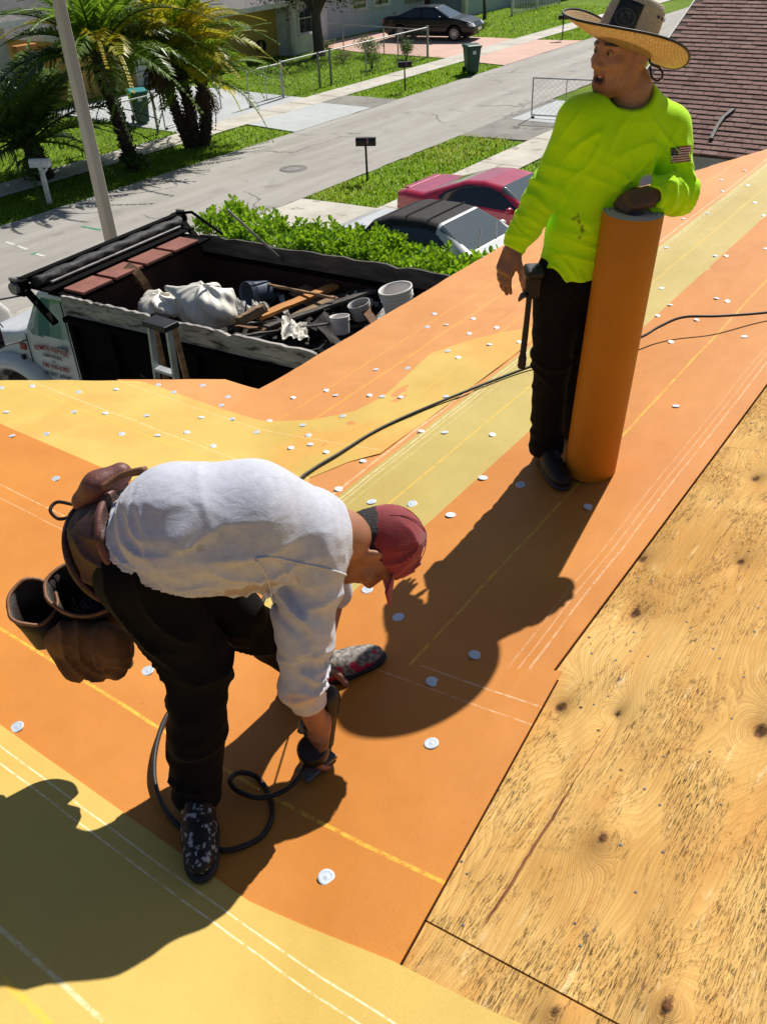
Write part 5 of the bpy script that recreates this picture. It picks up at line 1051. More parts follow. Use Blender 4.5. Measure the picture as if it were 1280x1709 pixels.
def bucket(label, c, axis, r, h, mt, handle=True, spin=0, inner=None):
    t = thing('bucket', label, 'bucket', c); Mx = Vector(axis).to_track_quat('Z', 'Y').to_matrix().to_4x4() @ Matrix.Rotation(spin, 4, 'Z'); b = MB()
    b.lathe([(.001, 0), (r*.84, 0), (r*.86, .01), (r*.95, h*.70), (r*.955, h*.72), (r*1.02, h*.73), (r*1.02, h*.75), (r*.96, h*.76), (r*.97, h*.82), (r*1.035, h*.83), (r*1.035, h*.85), (r*.975, h*.86), (r*.98, h*.92), (r*1.05, h*.93), (r*1.05, h*1.0), (r*.97, h*1.0), (r*.93, h*.9), (r*.82, .015), (.001, .012)], 28, Mx); b.build('body', mt, t, True)
    if handle: q = MB(); q.tube([Mx @ Vector((r*1.04*math.cos(a), r*1.04*math.sin(a)*.45, h*.8-.62*r*math.sin(a)*1.3)) for a in np.linspace(0, math.pi, 14)], .004, 5); q.build('handle', GREYM, t, True)
    if inner: q = MB(); q.lathe([(.001, h*.6), (r*.93, h*.6)], 20, Mx); q.build('contents', inner, t)
    return t
BKW = M('white_bucket_plastic', (.76, .73, .70), .5, (.68, .64, .60), 3, 40, .1, dirt=((.42, .36, .30), 6, .62)); BKB = M('blue_grey_plastic', (.09, .12, .17), .5, (.06, .08, .12), 3, 40, .1)
bk = z_(672, 540, 2.12); bucket('white plastic bucket with wire handle leaning on the tail rail', bk, (-.10, .14, 1), .175, .41, BKW, spin=1.2)
q = MB(); q.bar(bk+np.array([.45, .30, -.05]), bk+np.array([-.30, -.22, -.03]), .3, .035); item('wood_board', 'brown board sticking out over the tail under the bucket', 'board', q, REDW)
bucket('blue grey bucket lying on its side in the bed', z_(447, 485, 1.85), (-.75, .15, .12), .15, .33, BKB, False); bucket('small white tub near the tail corner', z_(570, 556, 1.86), (.1, .15, 1), .11, .2, BKW, False); bucket('grey plastic bin with brown contents near the tail', z_(606, 530, 1.84), (-.15, .2, 1), .13, .19, M('pale_grey_plastic', (.45, .44, .42), .5, sc=4), False, inner=CARD)
rr = random.Random(12)
ZN = (('front far corner', .45, -.6), ('middle', -.3, .1), ('rear near corner', -1.5, .65), ('rear far corner', -1.5, -.6)); MT = (('brown', BRW), ('dark grey', DARKW), ('pale grey', OLDW), ('cardboard brown', CARD))
for i in range(16):
    zn = ZN[i % 4]; mtn = MT[i//4]; x = zn[1]+rr.uniform(-.25, .25); y = zn[2]+rr.uniform(-.3, .3); a = rr.uniform(-1.2, 1.2)+1.2; L_ = rr.uniform(.15, .5); z = 1.62+.30*math.exp(-((x+.7)**2)/1.2)+rr.uniform(-.03, .08); p = np.array(TKM @ Vector((x, y, z))); d = np.array([math.cos(a), math.sin(a), rr.uniform(-.25, .3)])*L_
    o = plank('scrap_board', mtn[0]+' splintered board scrap in the '+zn[0]+' of the truck bed', 'board', p-d, p+d, rr.uniform(.05, .14), .02, mtn[1], (rr.uniform(-.4, .4), rr.uniform(-.4, .4), 1), i); o['group'] = 'board scraps in the truck bed'
# loose rubble filling the bed
rb = MB(); rr = random.Random(3)
for _ in range(420):
    x = rr.uniform(-1.75, 1.2); y = rr.uniform(-1.08, 1.08); hgt = 1.45+.32*math.exp(-((x+.7)**2)/1.2)+rr.uniform(-.06, .08); s1, s2 = rr.uniform(.04, .18), rr.uniform(.02, .07)
    Mx = Matrix.Translation((x, y, hgt)) @ Matrix.Rotation(rr.uniform(0, 6), 4, 'Z') @ Matrix.Rotation(rr.uniform(-.5, .5), 4, 'X'); rb.box((-s1, -s2, -.012), (s1, s2, .012), TKM @ Mx)
tag(rb.build('rubble', SLATE), 'dark shingle rubble heaped over the truck bed floor', 'rubble', kind='stuff')
md = MB(); md.grid(lambda u, v: tuple(TKM @ Vector((-1.8+3.55*u, -1.14+2.28*v, 1.42+.32*math.exp(-((-1.8+3.55*u+.7)**2)/1.2)+.05*mnoise.noise(Vector((u*9, v*7, 2)))))), 30, 20); tag(md.build('debris_heap', SLATE), 'dark debris heap that fills the truck bed', 'debris', kind='stuff')
# step ladder standing between the truck and the eave
lt = at_x(266, 546, 5.35); ld = thing('step_ladder', 'aluminium step ladder standing beside the truck bed', 'ladder', (lt[0], lt[1], .0)); ht = lt[2]
LAL = M('ladder_aluminium', (.46, .48, .50), .45, (.38, .40, .42), 8, 60, .1, metal=.4)
for sd in (-1, 1):
    MB().bar((-.16, sd*.20, .02), (0, sd*.135, ht), .03, .07, (1, 0, 0)).build('front_rail', LAL, ld); MB().bar((.16, sd*.22, .02), (.06, sd*.15, ht), .03, .06, (1, 0, 0)).build('rear_rail', BRW, ld)
for i in range(1, 6):
    f = i/6.2; MB().box((-.16+.16*f-.045, -(.20-.065*f), ht*f-.015), (-.16+.16*f+.05, .20-.065*f, ht*f+.015)).build('tread', LAL, ld, bevel=.004)
MB().box((-.08, -.17, ht), (.12, .17, ht+.06)).build('top_cap', BLK, ld, bevel=.01)
# ================================================================ people
class Frame:
    """upright local frame at a foot point: x to the right of the photograph, y away from the camera, z up"""
    def __init__(s, p): s.p = np.array(p, float)
    def loc(s, P): d = np.asarray(P)-s.p; return np.array([d@RH, d@FH, d[2]])
    def px(s, x, y, yl): v = ray(x, y); k = ((s.p-CAM)@FH+yl)/(v@FH); return s.loc(CAM+v*k)
    def pz(s, x, y, z): return s.loc(at_z(x, y, z))
ROTP = HEAD-math.pi/2
def unit(v): v = np.asarray(v, float); return v/np.linalg.norm(v)
def hand(s, wr, d, back, side, curl=.35, sc=1.0, spread=.0, k=.007, thumb=(.55, .8, -.35), tcurl=.3):
    """palm, four jointed fingers of different length and a thumb that leaves the side of the palm"""
    d = unit(d); back = unit(np.asarray(back)-d*(np.asarray(back)@d)); ac = np.cross(d, back)*side     # ac points to the thumb side
    s.chain([wr-d*.03, wr+d*.02], [.029*sc, .031*sc], .02, (back, 1.35))
    s.rbox(wr+d*.052*sc, (.042*sc, .045*sc, .015*sc), .013*sc, (ac, d, back), .012)
    for i, (ln, o) in enumerate(((.074, .030), (.082, .0105), (.076, -.0095), (.060, -.028))):
        p = wr+d*(.088 if i in (1, 2) else .083)*sc+ac*o*sc; q = d+ac*spread*(1-i*.66); r = .0092*sc if i < 3 else .0082*sc
        for j, f in enumerate((.45, .32, .26)):
            a = curl*(.75 if j == 0 else 1.0)*(1+.08*i); q = unit(q*math.cos(a)-back*math.sin(a)); e = p+q*ln*sc*f; s.cap(p, e, r*(1-.06*j), r*(.94-.06*j), k); p = e
    p = wr+d*.022*sc+ac*.030*sc; q = unit(d*thumb[0]+ac*thumb[1]+back*thumb[2])
    for j, (ln, r) in enumerate(((.045, .0125), (.034, .0105), (.027, .0092))):
        e = p+q*ln*sc; s.cap(p, e, r*sc, r*sc*.93, .010); p = e; q = unit(q+d*tcurl-back*tcurl*.5)
def head(s, c, f, u, sc=1.0, openm=False):
    """skull, jaw, brow, nose, lips, ears; f = where the face looks, u = crown"""
    f = unit(f); u = unit(np.asarray(u)-f*(np.asarray(u)@f)); l = np.cross(u, f); A = (f, l, u); P = lambda a, b, d: np.asarray(c)+(f*a+l*b+u*d)*sc
    s.ell(P(-.012, 0, .035), np.array([.100, .078, .098])*sc, A, .02); s.ell(P(.032, 0, -.04), np.array([.066, .062, .088])*sc, A, .03)
    s.cap(P(.055, -.022, -.108), P(.055, .022, -.108), .026*sc, .026*sc, .03)
    for b in (-1, 1):
        s.cap(P(.0, b*.056, -.06), P(.055, b*.028, -.105), .022*sc, .02*sc, .03); s.ell(P(.062, b*.042, -.028), np.array([.026, .026, .022])*sc, A, .02)
        s.cap(P(.085, b*.012, .026), P(.072, b*.052, .024), .009*sc, .008*sc, .014); s.ell(P(.094, b*.031, .006), np.array([.016, .017, .011])*sc, A, .012, 's')
        s.ell(P(-.010, b*.085, -.020), np.array([.026, .014, .036])*sc, (unit(f-.55*l*b), unit(l+.55*f*b), u), .004); s.ell(P(.006, b*.099, -.016), np.array([.014, .010, .021])*sc, A, .004, 's'); s.ell(P(.104, b*.012, -.038), np.array([.012, .010, .009])*sc, A, .008)
        s.ell(P(.077, b*.031, .006), np.array([.0145, .016, .0125])*sc, A, .006)
    s.cap(P(.090, 0, .022), P(.116, 0, -.030), .009*sc, .0135*sc, .014); s.cap(P(.092, 0, -.045), P(.095, 0, -.055), .012*sc, .012*sc, .012)
    g = .006 if openm else .0
    s.cap(P(.088, -.022, -.063), P(.088, .022, -.063), .0085*sc, .0085*sc, .008); s.cap(P(.098, 0, -.061), P(.088, .018, -.064), .007*sc, .006*sc, .006); s.cap(P(.098, 0, -.061), P(.088, -.018, -.064), .007*sc, .006*sc, .006)
    s.cap(P(.086, -.017, -.083-g), P(.086, .017, -.083-g), .0095*sc, .0095*sc, .010)
    s.ell(P(.100, 0, -.073-g*.4), np.array([.016, .024, .0035+g*.75])*sc, A, .004, 's')
    return P, A
_LAT = np.random.RandomState(7).rand(32, 32, 32).astype(np.float32)
def vnoise(x, y, z):
    x, y, z = np.broadcast_arrays(x, y, z); i = [np.floor(q).astype(np.int32) for q in (x, y, z)]; f = [(q-k).astype(np.float32) for q, k in zip((x, y, z), i)]; f = [q*q*(3-2*q) for q in f]; o = 0
    for a in (0, 1):
        for b in (0, 1):
            for c in (0, 1): o = o+_LAT[(i[0]+a) & 31, (i[1]+b) & 31, (i[2]+c) & 31]*(f[0] if a else 1-f[0])*(f[1] if b else 1-f[1])*(f[2] if c else 1-f[2])
    return o
def folds(s, zones):
    """creases: ridged noise drawn out along d2, narrow across d; (centre, across, width, depth, radius, along, seed)"""
    for (c, d, wl, amp, R, d2, seed) in zones:
        c = np.asarray(c, float); d = unit(d); d2 = unit(np.asarray(d2)-d*(np.asarray(d2)@d)); d3 = np.cross(d, d2); sl, X, Y, Z = s.win(c-R*1.7, c+R*1.7); x, y, z = X-c[0], Y-c[1], Z-c[2]
        g = np.exp(-(x*x+y*y+z*z)/(R*R)*1.2); a = (x*d[0]+y*d[1]+z*d[2])/wl; b = (x*d2[0]+y*d2[1]+z*d2[2])/wl; e = (x*d3[0]+y*d3[1]+z*d3[2])/wl
        w_ = vnoise(a*.5+seed, b*.25+3, e*.4)*1.6; n = vnoise(a+w_+seed*3.1, b*.22+w_*.5, e*.3+seed); r = 1-np.abs(2*n-1); n2 = vnoise(a*2.1+w_, b*.5, e*.5+seed)
        s.F[sl] = s.F[sl]-(amp*g*(.9*r*r+.9*r**5-.5+.35*(n2-.5))).astype(np.float32)
SKIN = M('skin', (1, 1, 1), .5, attr=True, sc=18, fine=160, b=.2, bd=.002, spec=.4); HAIR = M('dark_hair', (.012, .010, .009), .6, (.02, .017, .015), 40, 200, .8, .006)
def cloth(name, weave, b=.25, rough=.85, sheen=.15):
    m, t, bs = nodes(name); a = t.nodes.new('ShaderNodeAttribute'); a.attribute_name = 'Col'; p = coord(t); n1 = tnoise(t, p, 9, 4); n2 = tnoise(t, p, weave, 3, .8); n3 = tnoise(t, mapping(t, p, (1, 1, 1.6)), 26, 3, .6, .8)
    cc = mixc(t, 1, a.outputs['Color'], mixc(t, n1, (.88,)*3, (1.1,)*3), 'MULTIPLY'); cc = mixc(t, 1, cc, mixc(t, n2, (.80,)*3, (1.18,)*3), 'MULTIPLY'); t.links.new(cc, bs.inputs['Base Color'])
    bs.inputs['Roughness'].default_value = rough; bs.inputs['Specular IOR Level'].default_value = .15; bs.inputs['Sheen Weight'].default_value = sheen
    q = bump(t, bs, n2, b, .002); bump(t, bs, n3, .16, .012, q); return m
HIVIS = cloth('hi_vis_knit', 260, .15, .8, .1); TSHIRT = cloth('heather_knit', 210, .3, .9, .2); TROUS = cloth('black_work_cloth', 240, .25, .9, .02); SHOEM = M('shoe_material', (1, 1, 1), .6, attr=True, sc=30, fine=120, b=.3); STRAW = None
def flatcol(c): return lambda V: np.tile(np.array(c, np.float32), (len(V), 1))
def blot(V, col, c, r, to, thr=.1, seed=0., sc=30):
    """irregular stain of its own shape"""
    d = np.linalg.norm((V-np.array(c))/np.array(r), axis=1); m = d < 1.6
    if m.any(): n = fbm(V[m], sc, seed, 3); w_ = np.clip((1-d[m]+n*.9-thr)*4, 0, 1)[:, None]; col[m] = col[m]*(1-w_)+np.array(to)*w_
    return col
def shoe(nm, F, heel, toe, mats, root, sc=1.0, colf=None, up=(0, 0, 1)):
    heel = np.array(heel); toe = np.array(toe); d = unit(toe-heel); sd = unit(np.cross(d, up)); u = np.cross(sd, d); L = np.linalg.norm(toe-heel); lo = np.minimum(heel, toe)-.12; hi = np.maximum(heel, toe)+np.array([.12, .12, .22]); s = SDF(lo, hi, .0045)
    A = (d, sd, u); P = lambda a, b, h: heel+d*a*L+sd*b+u*h
    for a, w_, h in ((.10, .036, .05), (.35, .036, .05), (.62, .045, .042), (.86, .041, .034)): s.ell(P(a, 0, h), (.075, w_, h*.95), A, .03)
    s.cap(P(.13, 0, .06), P(.10, 0, .125), .043, .042, .025); s.cap(P(.3, 0, .075), P(.5, 0, .06), .028, .022, .03); s.half(P(0, 0, .018), -u, .004)
    for i in range(5): a = .36+.085*i; s.cap(P(a, -.022, .102-.010*i), P(a+.015, .022, .102-.010*i), .0042, .0042, .004)
    s.build(nm, SHOEM, root, col=colf or flatcol(mats)); q = SDF(lo, hi, .0045)
    for a, w_ in ((.06, .040), (.3, .038), (.62, .049), (.9, .045)): q.ell(P(a, 0, .012), (.075, w_, .020), A, .02)
    q.half(P(0, 0, .001), -u, .003); q.half(P(0, 0, .024), u, .003); q.build('shoe_sole', SHOEM, root, col=flatcol((.02, .018, .018))); return P
# ---------------------------------------------------------------- standing worker
F0 = Frame(at_R(930, 785)); px = F0.px
m1 = thing('person', 'standing worker in neon yellow long sleeve shirt, black trousers and straw hat', 'person', F0.p, ROTP)
def gz(F, x, y): w_ = F.p+RH*x+FH*y; return roof_z(w_[0], w_[1])+.02-F.p[2]
hipR, hipL = px(928, 470, .02), px(985, 472, .05); knR, anR = px(921, 600, .02), px(912, 742, .04); knL, anL = px(964, 600, .14), px(962, 735, .20)
pel, wai, che, nek = px(957, 452, .03), px(975, 390, .03), px(1022, 262, .02), px(1052, 165, .03)
shR, elR, wrR = px(963, 200, .02), px(909, 318, .0), px(858, 412, -.03); shL, elL = px(1118, 212, .04), px(1131, 318, -.03)
rtop = F0.loc(D_ := None) if False else px(1057, 352, -.12); rbot = px(982, 800, -.085); rbot[2] = gz(F0, rbot[0], rbot[1])+.012
wrL = px(1094, 326, -.115)
hc = px(1037, 83, .02); hf, hu = np.array([-.87, -.50, -.02]), np.array([.0, -.04, 1])
s = SDF((-.42, -.36, -.03), (.52, .36, 1.88), .0046)
s.chain([pel, wai, che], [.08, .075, .085], .06); s.chain([hipR, knR, anR], [.06, .045, .035], .03); s.chain([hipL, knL, anL], [.06, .045, .035], .03)
s.chain([shR, elR, wrR], [.045, .038, .028], .03); s.chain([shL, elL, wrL], [.045, .038, .028], .03); s.cap(shR, shL, .05, .05, .05)
s.chain([nek-np.array([0, 0, .06]), nek+np.array([0, 0, .03]), hc+np.array([.025, .015, -.06])], [.070, .060, .055], .03)
HP, HA = head(s, hc, hf, hu, .93, True)
hand(s, wrR, wrR-elR+np.array([.01, 0, -.06]), (-.75, -.45, .1), -1, .32, 1.03, .05, thumb=(.8, .5, -.35))
hand(s, wrL, (-1, -.05, -.12), (-.1, -.50, .85), 1, .80, 1.0, .03, thumb=(.75, .6, -.5))
SK1 = np.array([.37, .185, .115])
def skin1(V):
    c = np.tile(SK1, (len(V), 1)); q = (V-hc)@np.stack([unit(HA[0]), HA[1], HA[2]], 1)
    hd_ = np.linalg.norm(V-hc, axis=1) < .2
    beard = np.clip(1-np.abs((q[:, 2]+.112)/.03), 0, 1)*np.clip((q[:, 0]-.03)/.03, 0, 1)+.55*np.clip(1-np.abs((q[:, 2]+.052)/.012), 0, 1)*np.clip((q[:, 0]-.08)/.015, 0, 1)+.35*np.clip(1-np.abs(q[:, 2]+.085)/.05, 0, 1)*np.clip(1-np.abs(q[:, 0]-.01)/.05, 0, 1)
    c = c*(1+.16*fbm(V, 120, 2., 2)[:, None]*hd_[:, None]); c = c*(1-.62*np.clip(beard*hd_, 0, 1)[:, None]); lips = hd_ & (q[:, 0] > .08) & (np.abs(q[:, 1]) < .027) & (q[:, 2] < -.056) & (q[:, 2] > -.106); c[lips] = (.24, .09, .075)
    inm = lips & (q[:, 0] < .0925) & (np.abs(q[:, 1]) < .020) & (np.abs(q[:, 2]+.077) < .011); c[inm] = (.05, .018, .015)
    brow = hd_ & (q[:, 0] > .06) & (np.abs(q[:, 2]-.030) < .0045) & (np.abs(np.abs(q[:, 1])-.033) < .020); c[brow] = (.05, .03, .022)
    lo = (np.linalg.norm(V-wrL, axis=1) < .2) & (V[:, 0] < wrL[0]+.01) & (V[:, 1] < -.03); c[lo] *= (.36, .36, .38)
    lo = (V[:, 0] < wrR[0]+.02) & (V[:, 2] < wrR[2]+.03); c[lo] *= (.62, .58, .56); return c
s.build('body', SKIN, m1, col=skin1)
EYE = M('eye_white', (.55, .52, .48), .3, b=0); IRIS = M('dark_iris', (.012, .008, .006), .2, b=0); TEETH = M('teeth', (.62, .58, .48), .35, b=0)
for b in (-1, 1):
    e = SDF(HP(.06, b*.031, -.02), HP(.06, b*.031, -.02), .002) if False else None
    q = MB(); q.lathe([(.0126*math.sin(a), -.0126*math.cos(a)) for a in np.linspace(0.01, 3.13, 9)], 14, Matrix.Translation(HP(.0785, b*.031, .0055))); ey = q.build('eye', EYE, m1, True)
    g = unit(HA[0]+HA[1]*.05); q = MB(); q.lathe([(.0001, .0130), (.0035, .0126), (.0060, .0114)], 12, Matrix.Translation(HP(.0787, b*.031, .005)) @ Vector(g).to_track_quat('Z', 'Y').to_matrix().to_4x4()); q.build('iris', IRIS, ey, True)
    q = SDF(HP(.08, b*.031, .0)-.045, HP(.08, b*.031, .0)+.045, .0025); q.ell(HP(.0785, b*.031, .0058), (.0142, .0156, .0134), HA, .003); q.cap(HP(.0935, b*.031-.012, .0035), HP(.0935, b*.031+.012, .0035), .0050, .0050, .002, 's'); q.half(HP(.072, 0, 0), -HA[0], .002); q.build('eyelid', SKIN, m1, col=flatcol(SK1*.8))
q = MB(); q.grid(lambda u, v: tuple(HP(.0895-.010*(2*u-1)**2, (u-.5)*.034, -.064-.0095*v)), 8, 2); q.build('teeth', TEETH, m1, solid=.003)
# hair under the hat, short at the sides
s = SDF(hc-.16, hc+.16, .0045); s.ell(HP(-.024, 0, .036), (.090, .0765, .092), HA, .01); s.half(HP(.045, 0, 0), HA[0]+.25*HA[2], .01); s.half(HP(0, 0, -.062), -HA[2]+.35*HA[0], .01); s.warp(lambda X, Y, Z: .0016*np.sin(X*420)*np.sin(Y*390+Z*300)); s.build('hair', HAIR, m1)
# shirt
s = SDF((-.42, -.36, .62), (.55, .36, 1.62), .0052)
S1 = lambda a, b: a+(b-a)
s.cap(che+np.array([-.035, .0, .045]), che+np.array([.06, .0, .045]), .118, .118, .05, flat=((0, 1, 0), 1.25)); s.cap(che+np.array([-.03, 0, .03]), wai+np.array([.005, 0, -.01]), .131, .126, .06, flat=((0, 1, 0), 1.2)); s.cap(wai, pel+np.array([.012, 0, -.0]), .129, .134, .06, flat=((0, 1, 0), 1.2)); s.cap(pel+np.array([.012, 0, 0]), pel+np.array([.01, 0, -.10]), .134, .131, .03, flat=((0, 1, 0), 1.2))
s.cap(shR+np.array([.02, 0, .0]), shL-np.array([.02, 0, .0]), .064, .064, .06); s.cap(nek+np.array([0, .0, -.06]), nek+np.array([.0, .005, -.012]), .098, .078, .05); s.cap(nek+np.array([.03, 0, -.035]), shL+np.array([-.02, 0, .0]), .078, .064, .05); s.cap(nek+np.array([-.03, 0, -.035]), shR+np.array([.01, 0, .0]), .078, .064, .05)
s.chain([shR, elR, wrR], [.061, .051, .039], .03); s.chain([shL, elL, wrL+np.array([.025, 0, .0])], [.064, .057, .044], .03)
s.chain([elR+(wrR-elR)*.2+np.array([0, 0, -.012]), elR+(wrR-elR)*.75], [.055, .046], .03); s.chain([elL+np.array([-.01, -.01, -.012]), elL+(wrL-elL)*.6], [.066, .056], .03)
s.half(px(955, 458, 0), (0.05, 0, -1), .012); s.half(wrR+unit(wrR-elR)*.012, wrR-elR, .008) if False else None
s.cap(wrR+unit(wrR-elR)*.05, wrR+unit(wrR-elR)*.16, .055, .055, .006, 's'); s.cap(wrL+unit(wrL-elL)*.055, wrL+unit(wrL-elL)*.2, .06, .06, .006, 's')
s.ell(nek+np.array([-.012, -.045, .042]), (.080, .085, .070), None, .01, 's'); s.cap(nek+np.array([0, 0, .02]), nek+np.array([0, 0, .2]), .064, .064, .01, 's')
aR, aL = unit(wrR-elR), unit(wrL-elL)
folds(s, [(wrR-aR*.06, aR,   .022, .007, .09, (0, 1, 0), 1.2), (elR, unit(elR-shR)+.3*aR, .040, .010, .11, (1, 1, 0), 1.6), (elL+aL*.05, aL, .036, .017, .13, (0, 1, .6), 1.4), (elL+aL*.14, aL, .026, .008, .09, (0, 1, 0), 1.2), (shL-np.array([.035, .06, .08]), (1, 0, .8), .042, .012, .13, (-.6, 0, 1), .9), (shR+np.array([.04, -.06, -.07]), (1, 0, -.6), .040, .011, .12, (.5, 0, 1), .9),
              (wai+np.array([0, -.1, -.02]), (.3, 0, 1), .07, .008, .22, (1, 0, 0), 1.3), (pel+np.array([-.06, -.1, .04]), (.8, 0, .6), .05, .007, .15, (0, 0, 1), 1.2), (che+np.array([.10, -.1, -.02]), (.75, 0, -.65), .05, .009, .15, (.6, 0, .8), 1.2), (che+np.array([-.02, -.1, -.1]), (.5, 0, .9), .08, .005, .22, (1, 0, 0), 1.0)])
s.half(px(955, 458, 0), (0.05, 0, -1), .006)
def shirtcol(V):
    c = np.tile(np.array([.52, .98, .003]), (len(V), 1)); e = np.clip((V[:, 0:1]-che[0])*1.5, -.2, .15); c = c*(1+0*e)
    for (x, y, r, sd) in ((966, 372, .013, 1.), (974, 385, .009, 2.), (968, 398, .007, 3.)): c = blot(V, c, px(x, y, -.10), (r, .12, r*1.7), (.22, .34, .02), .25, sd, 60)
    return c
shirt1 = s.build('shirt', HIVIS, m1, col=shirtcol)
# collar rib laid along the cut neckline
me = shirt1.data; V_ = np.zeros(len(me.vertices)*3, np.float32); me.vertices.foreach_get('co', V_); V_ = V_.reshape(-1, 3); SBV = BVHTree.FromPolygons([Vector(v) for v in V_], [tuple(p.vertices) for p in me.polygons]); rimp = []
for a in np.linspace(0, 2*math.pi, 40, endpoint=False):
    for r in np.linspace(.055, .14, 60):
        h = SBV.ray_cast(Vector(nek+np.array([math.cos(a)*r-.008, math.sin(a)*r-.02, .12])), Vector((0, 0, -1)))
        if h[0] is not None and h[1].z > .05 and h[0].z > nek[2]-.10: rimp.append(np.array(h[0])+np.array([math.cos(a)*.007, math.sin(a)*.007, .0])); break
if len(rimp) > 20:
    rimp = [(rimp[k-1]+2*rimp[k]+rimp[(k+1) % len(rimp)])/4 for k in range(len(rimp))]; rimp = [(rimp[k-1]+2*rimp[k]+rimp[(k+1) % len(rimp)])/4 for k in range(len(rimp))]
    rb_ = MB(); rb_.tube(rimp+[rimp[0]], .0075, 8, False); o = rb_.build('collar', M('hi_vis_collar', (.44, .94, .003), .85, sc=30, fine=260), m1, True)
# trousers
s = SDF((-.3, -.3, -.02), (.35, .45, .95), .007)
s.cap(pel+np.array([0, .0, -.01]), pel+np.array([.0, .0, .04]), .128, .122, .05, flat=((0, 1, 0), 1.25)); s.chain([hipR+np.array([.01, 0, .0]), knR, anR+np.array([.0, .01, .0])], [.098, .073, .064], .03); s.chain([hipL, knL, anL], [.098, .073, .064], .04)
s.cap(anR+np.array([0, .01, .03]), anR+np.array([0, .008, -.03]), .066, .070, .02); s.half(anR+np.array([0, 0, -.045]), (0, -.1, -1), .01)
folds(s, [(knR, (0, 0, 1), .05, .013, .14, (1, 0, 0), 1.2), (anR+np.array([0, 0, .08]), (0, .2, 1), .045, .013, .11, (1, 0, 0), 1.5), (knL, (0, 0, 1), .05, .006, .12, (1, 0, 0), 1.2), (hipR+np.array([.03, -.08, -.05]), (.8, 0, .6), .045, .006, .1, (0, 0, 1), 1)])
s.build('trousers', TROUS, m1, col=flatcol((.0055, .0052, .0055)))
for ank, dd in ((anR, (.10, -1, 0)), (anL, (.25, -1, 0))):
    h_ = np.array([ank[0]-dd[0]*.03, ank[1]+.045, 0]); t2 = h_+unit(dd)*.27; h_[2] = gz(F0, h_[0], h_[1])+.002; t2[2] = gz(F0, t2[0], t2[1])+.002; shoe('shoe', F0, h_, t2, (.010, .009, .009), m1)
# belt pouch on the hip, hammer hanging from it
hp = px(886, 470, -.0); s = SDF(hp-.14, hp+.14, .005); s.rbox(hp+np.array([.004, 0, 0]), (.030, .045, .052), .012); s.rbox(hp+np.array([.008, -.01, .045]), (.03, .05, .014), .008); s.cap(hp+np.array([.02, -.03, .07]), hp+np.array([.018, -.03, -.02]), .008)
tag(s.build('belt_pouch', M('black_leather', (.012, .011, .011), .55, sc=20), None, col=None, loc=None), 'black belt pouch on the hip of the standing worker', 'pouch')
bp_ = bpy.data.objects['belt_pouch']; bp_.location = F0.p; bp_.rotation_euler = (0, 0, ROTP)
hm = thing('hammer', 'black hammer hanging from the belt of the standing worker', 'hammer', F0.p, ROTP)
h0, h1 = px(884, 492, -.03), px(870, 614, -.06); b = MB(); b.tube(spline([h0+np.array([0, 0, .02]), h0*.6+h1*.4, h1*.8+h0*.2, h1], 5), [.011]*6+[.012]*5+[.016]*3+[.017, .013], 10); b.build('handle', BLK, hm, True)
b = MB(); b.tube([h0+np.array([.03, .0, .012]), h0+np.array([.012, 0, .014])], [.014, .012], 10); b.tube([h0+np.array([.012, 0, .014]), h0+np.array([-.012, -.005, .010])], [.010, .010], 8)
b.tube([h0+np.array([-.010, -.012, .010]), h0+np.array([-.03, -.02, .002]), h0+np.array([-.045, -.022, -.014])], [.009, .007, .003], 6); b.tube([h0+np.array([-.010, .005, .010]), h0+np.array([-.03, .0, .002]), h0+np.array([-.042, -.004, -.014])], [.009, .007, .003], 6); b.build('claw_head', M('dark_steel', (.10, .10, .10), .4, metal=.8), hm, True)
b = MB(); b.tube([h0+np.array([.012, 0, .09]), h0+np.array([.008, 0, .01])], .008, 8); b.build('holder_clip', GREYM, hm, True)
# flag patch on the sleeve, laid onto the cloth
def patch_on(ob, corners, nu, nv, view, off, name, mat, par):
    me = ob.data; V = np.zeros(len(me.vertices)*3, np.float32); me.vertices.foreach_get('co', V); V = V.reshape(-1, 3); bv = BVHTree.FromPolygons([Vector(v) for v in V], [tuple(p.vertices) for p in me.polygons])
    q = MB(); a, b_, c, d = [np.array(x) for x in corners]
    def fn(u, v):
        p = (a*(1-u)+b_*u)*(1-v)+(d*(1-u)+c*u)*v; o = Vector(p)-Vector(view)*.4; h = bv.ray_cast(o, Vector(view)); return (h[0]+h[1]*off) if h[0] is not None else p
    q.grid(fn, nu, nv); me2 = q.mesh(name, True); uv = me2.uv_layers.new(name='UVMap'); idx = [0]*len(me2.loops); me2.loops.foreach_get('vertex_index', idx)
    for l, i in enumerate(idx): uv.data[l].uv = ((i//(nv+1))/nu, 1-(i % (nv+1))/nv)
    return obj(name, me2, mat, par)
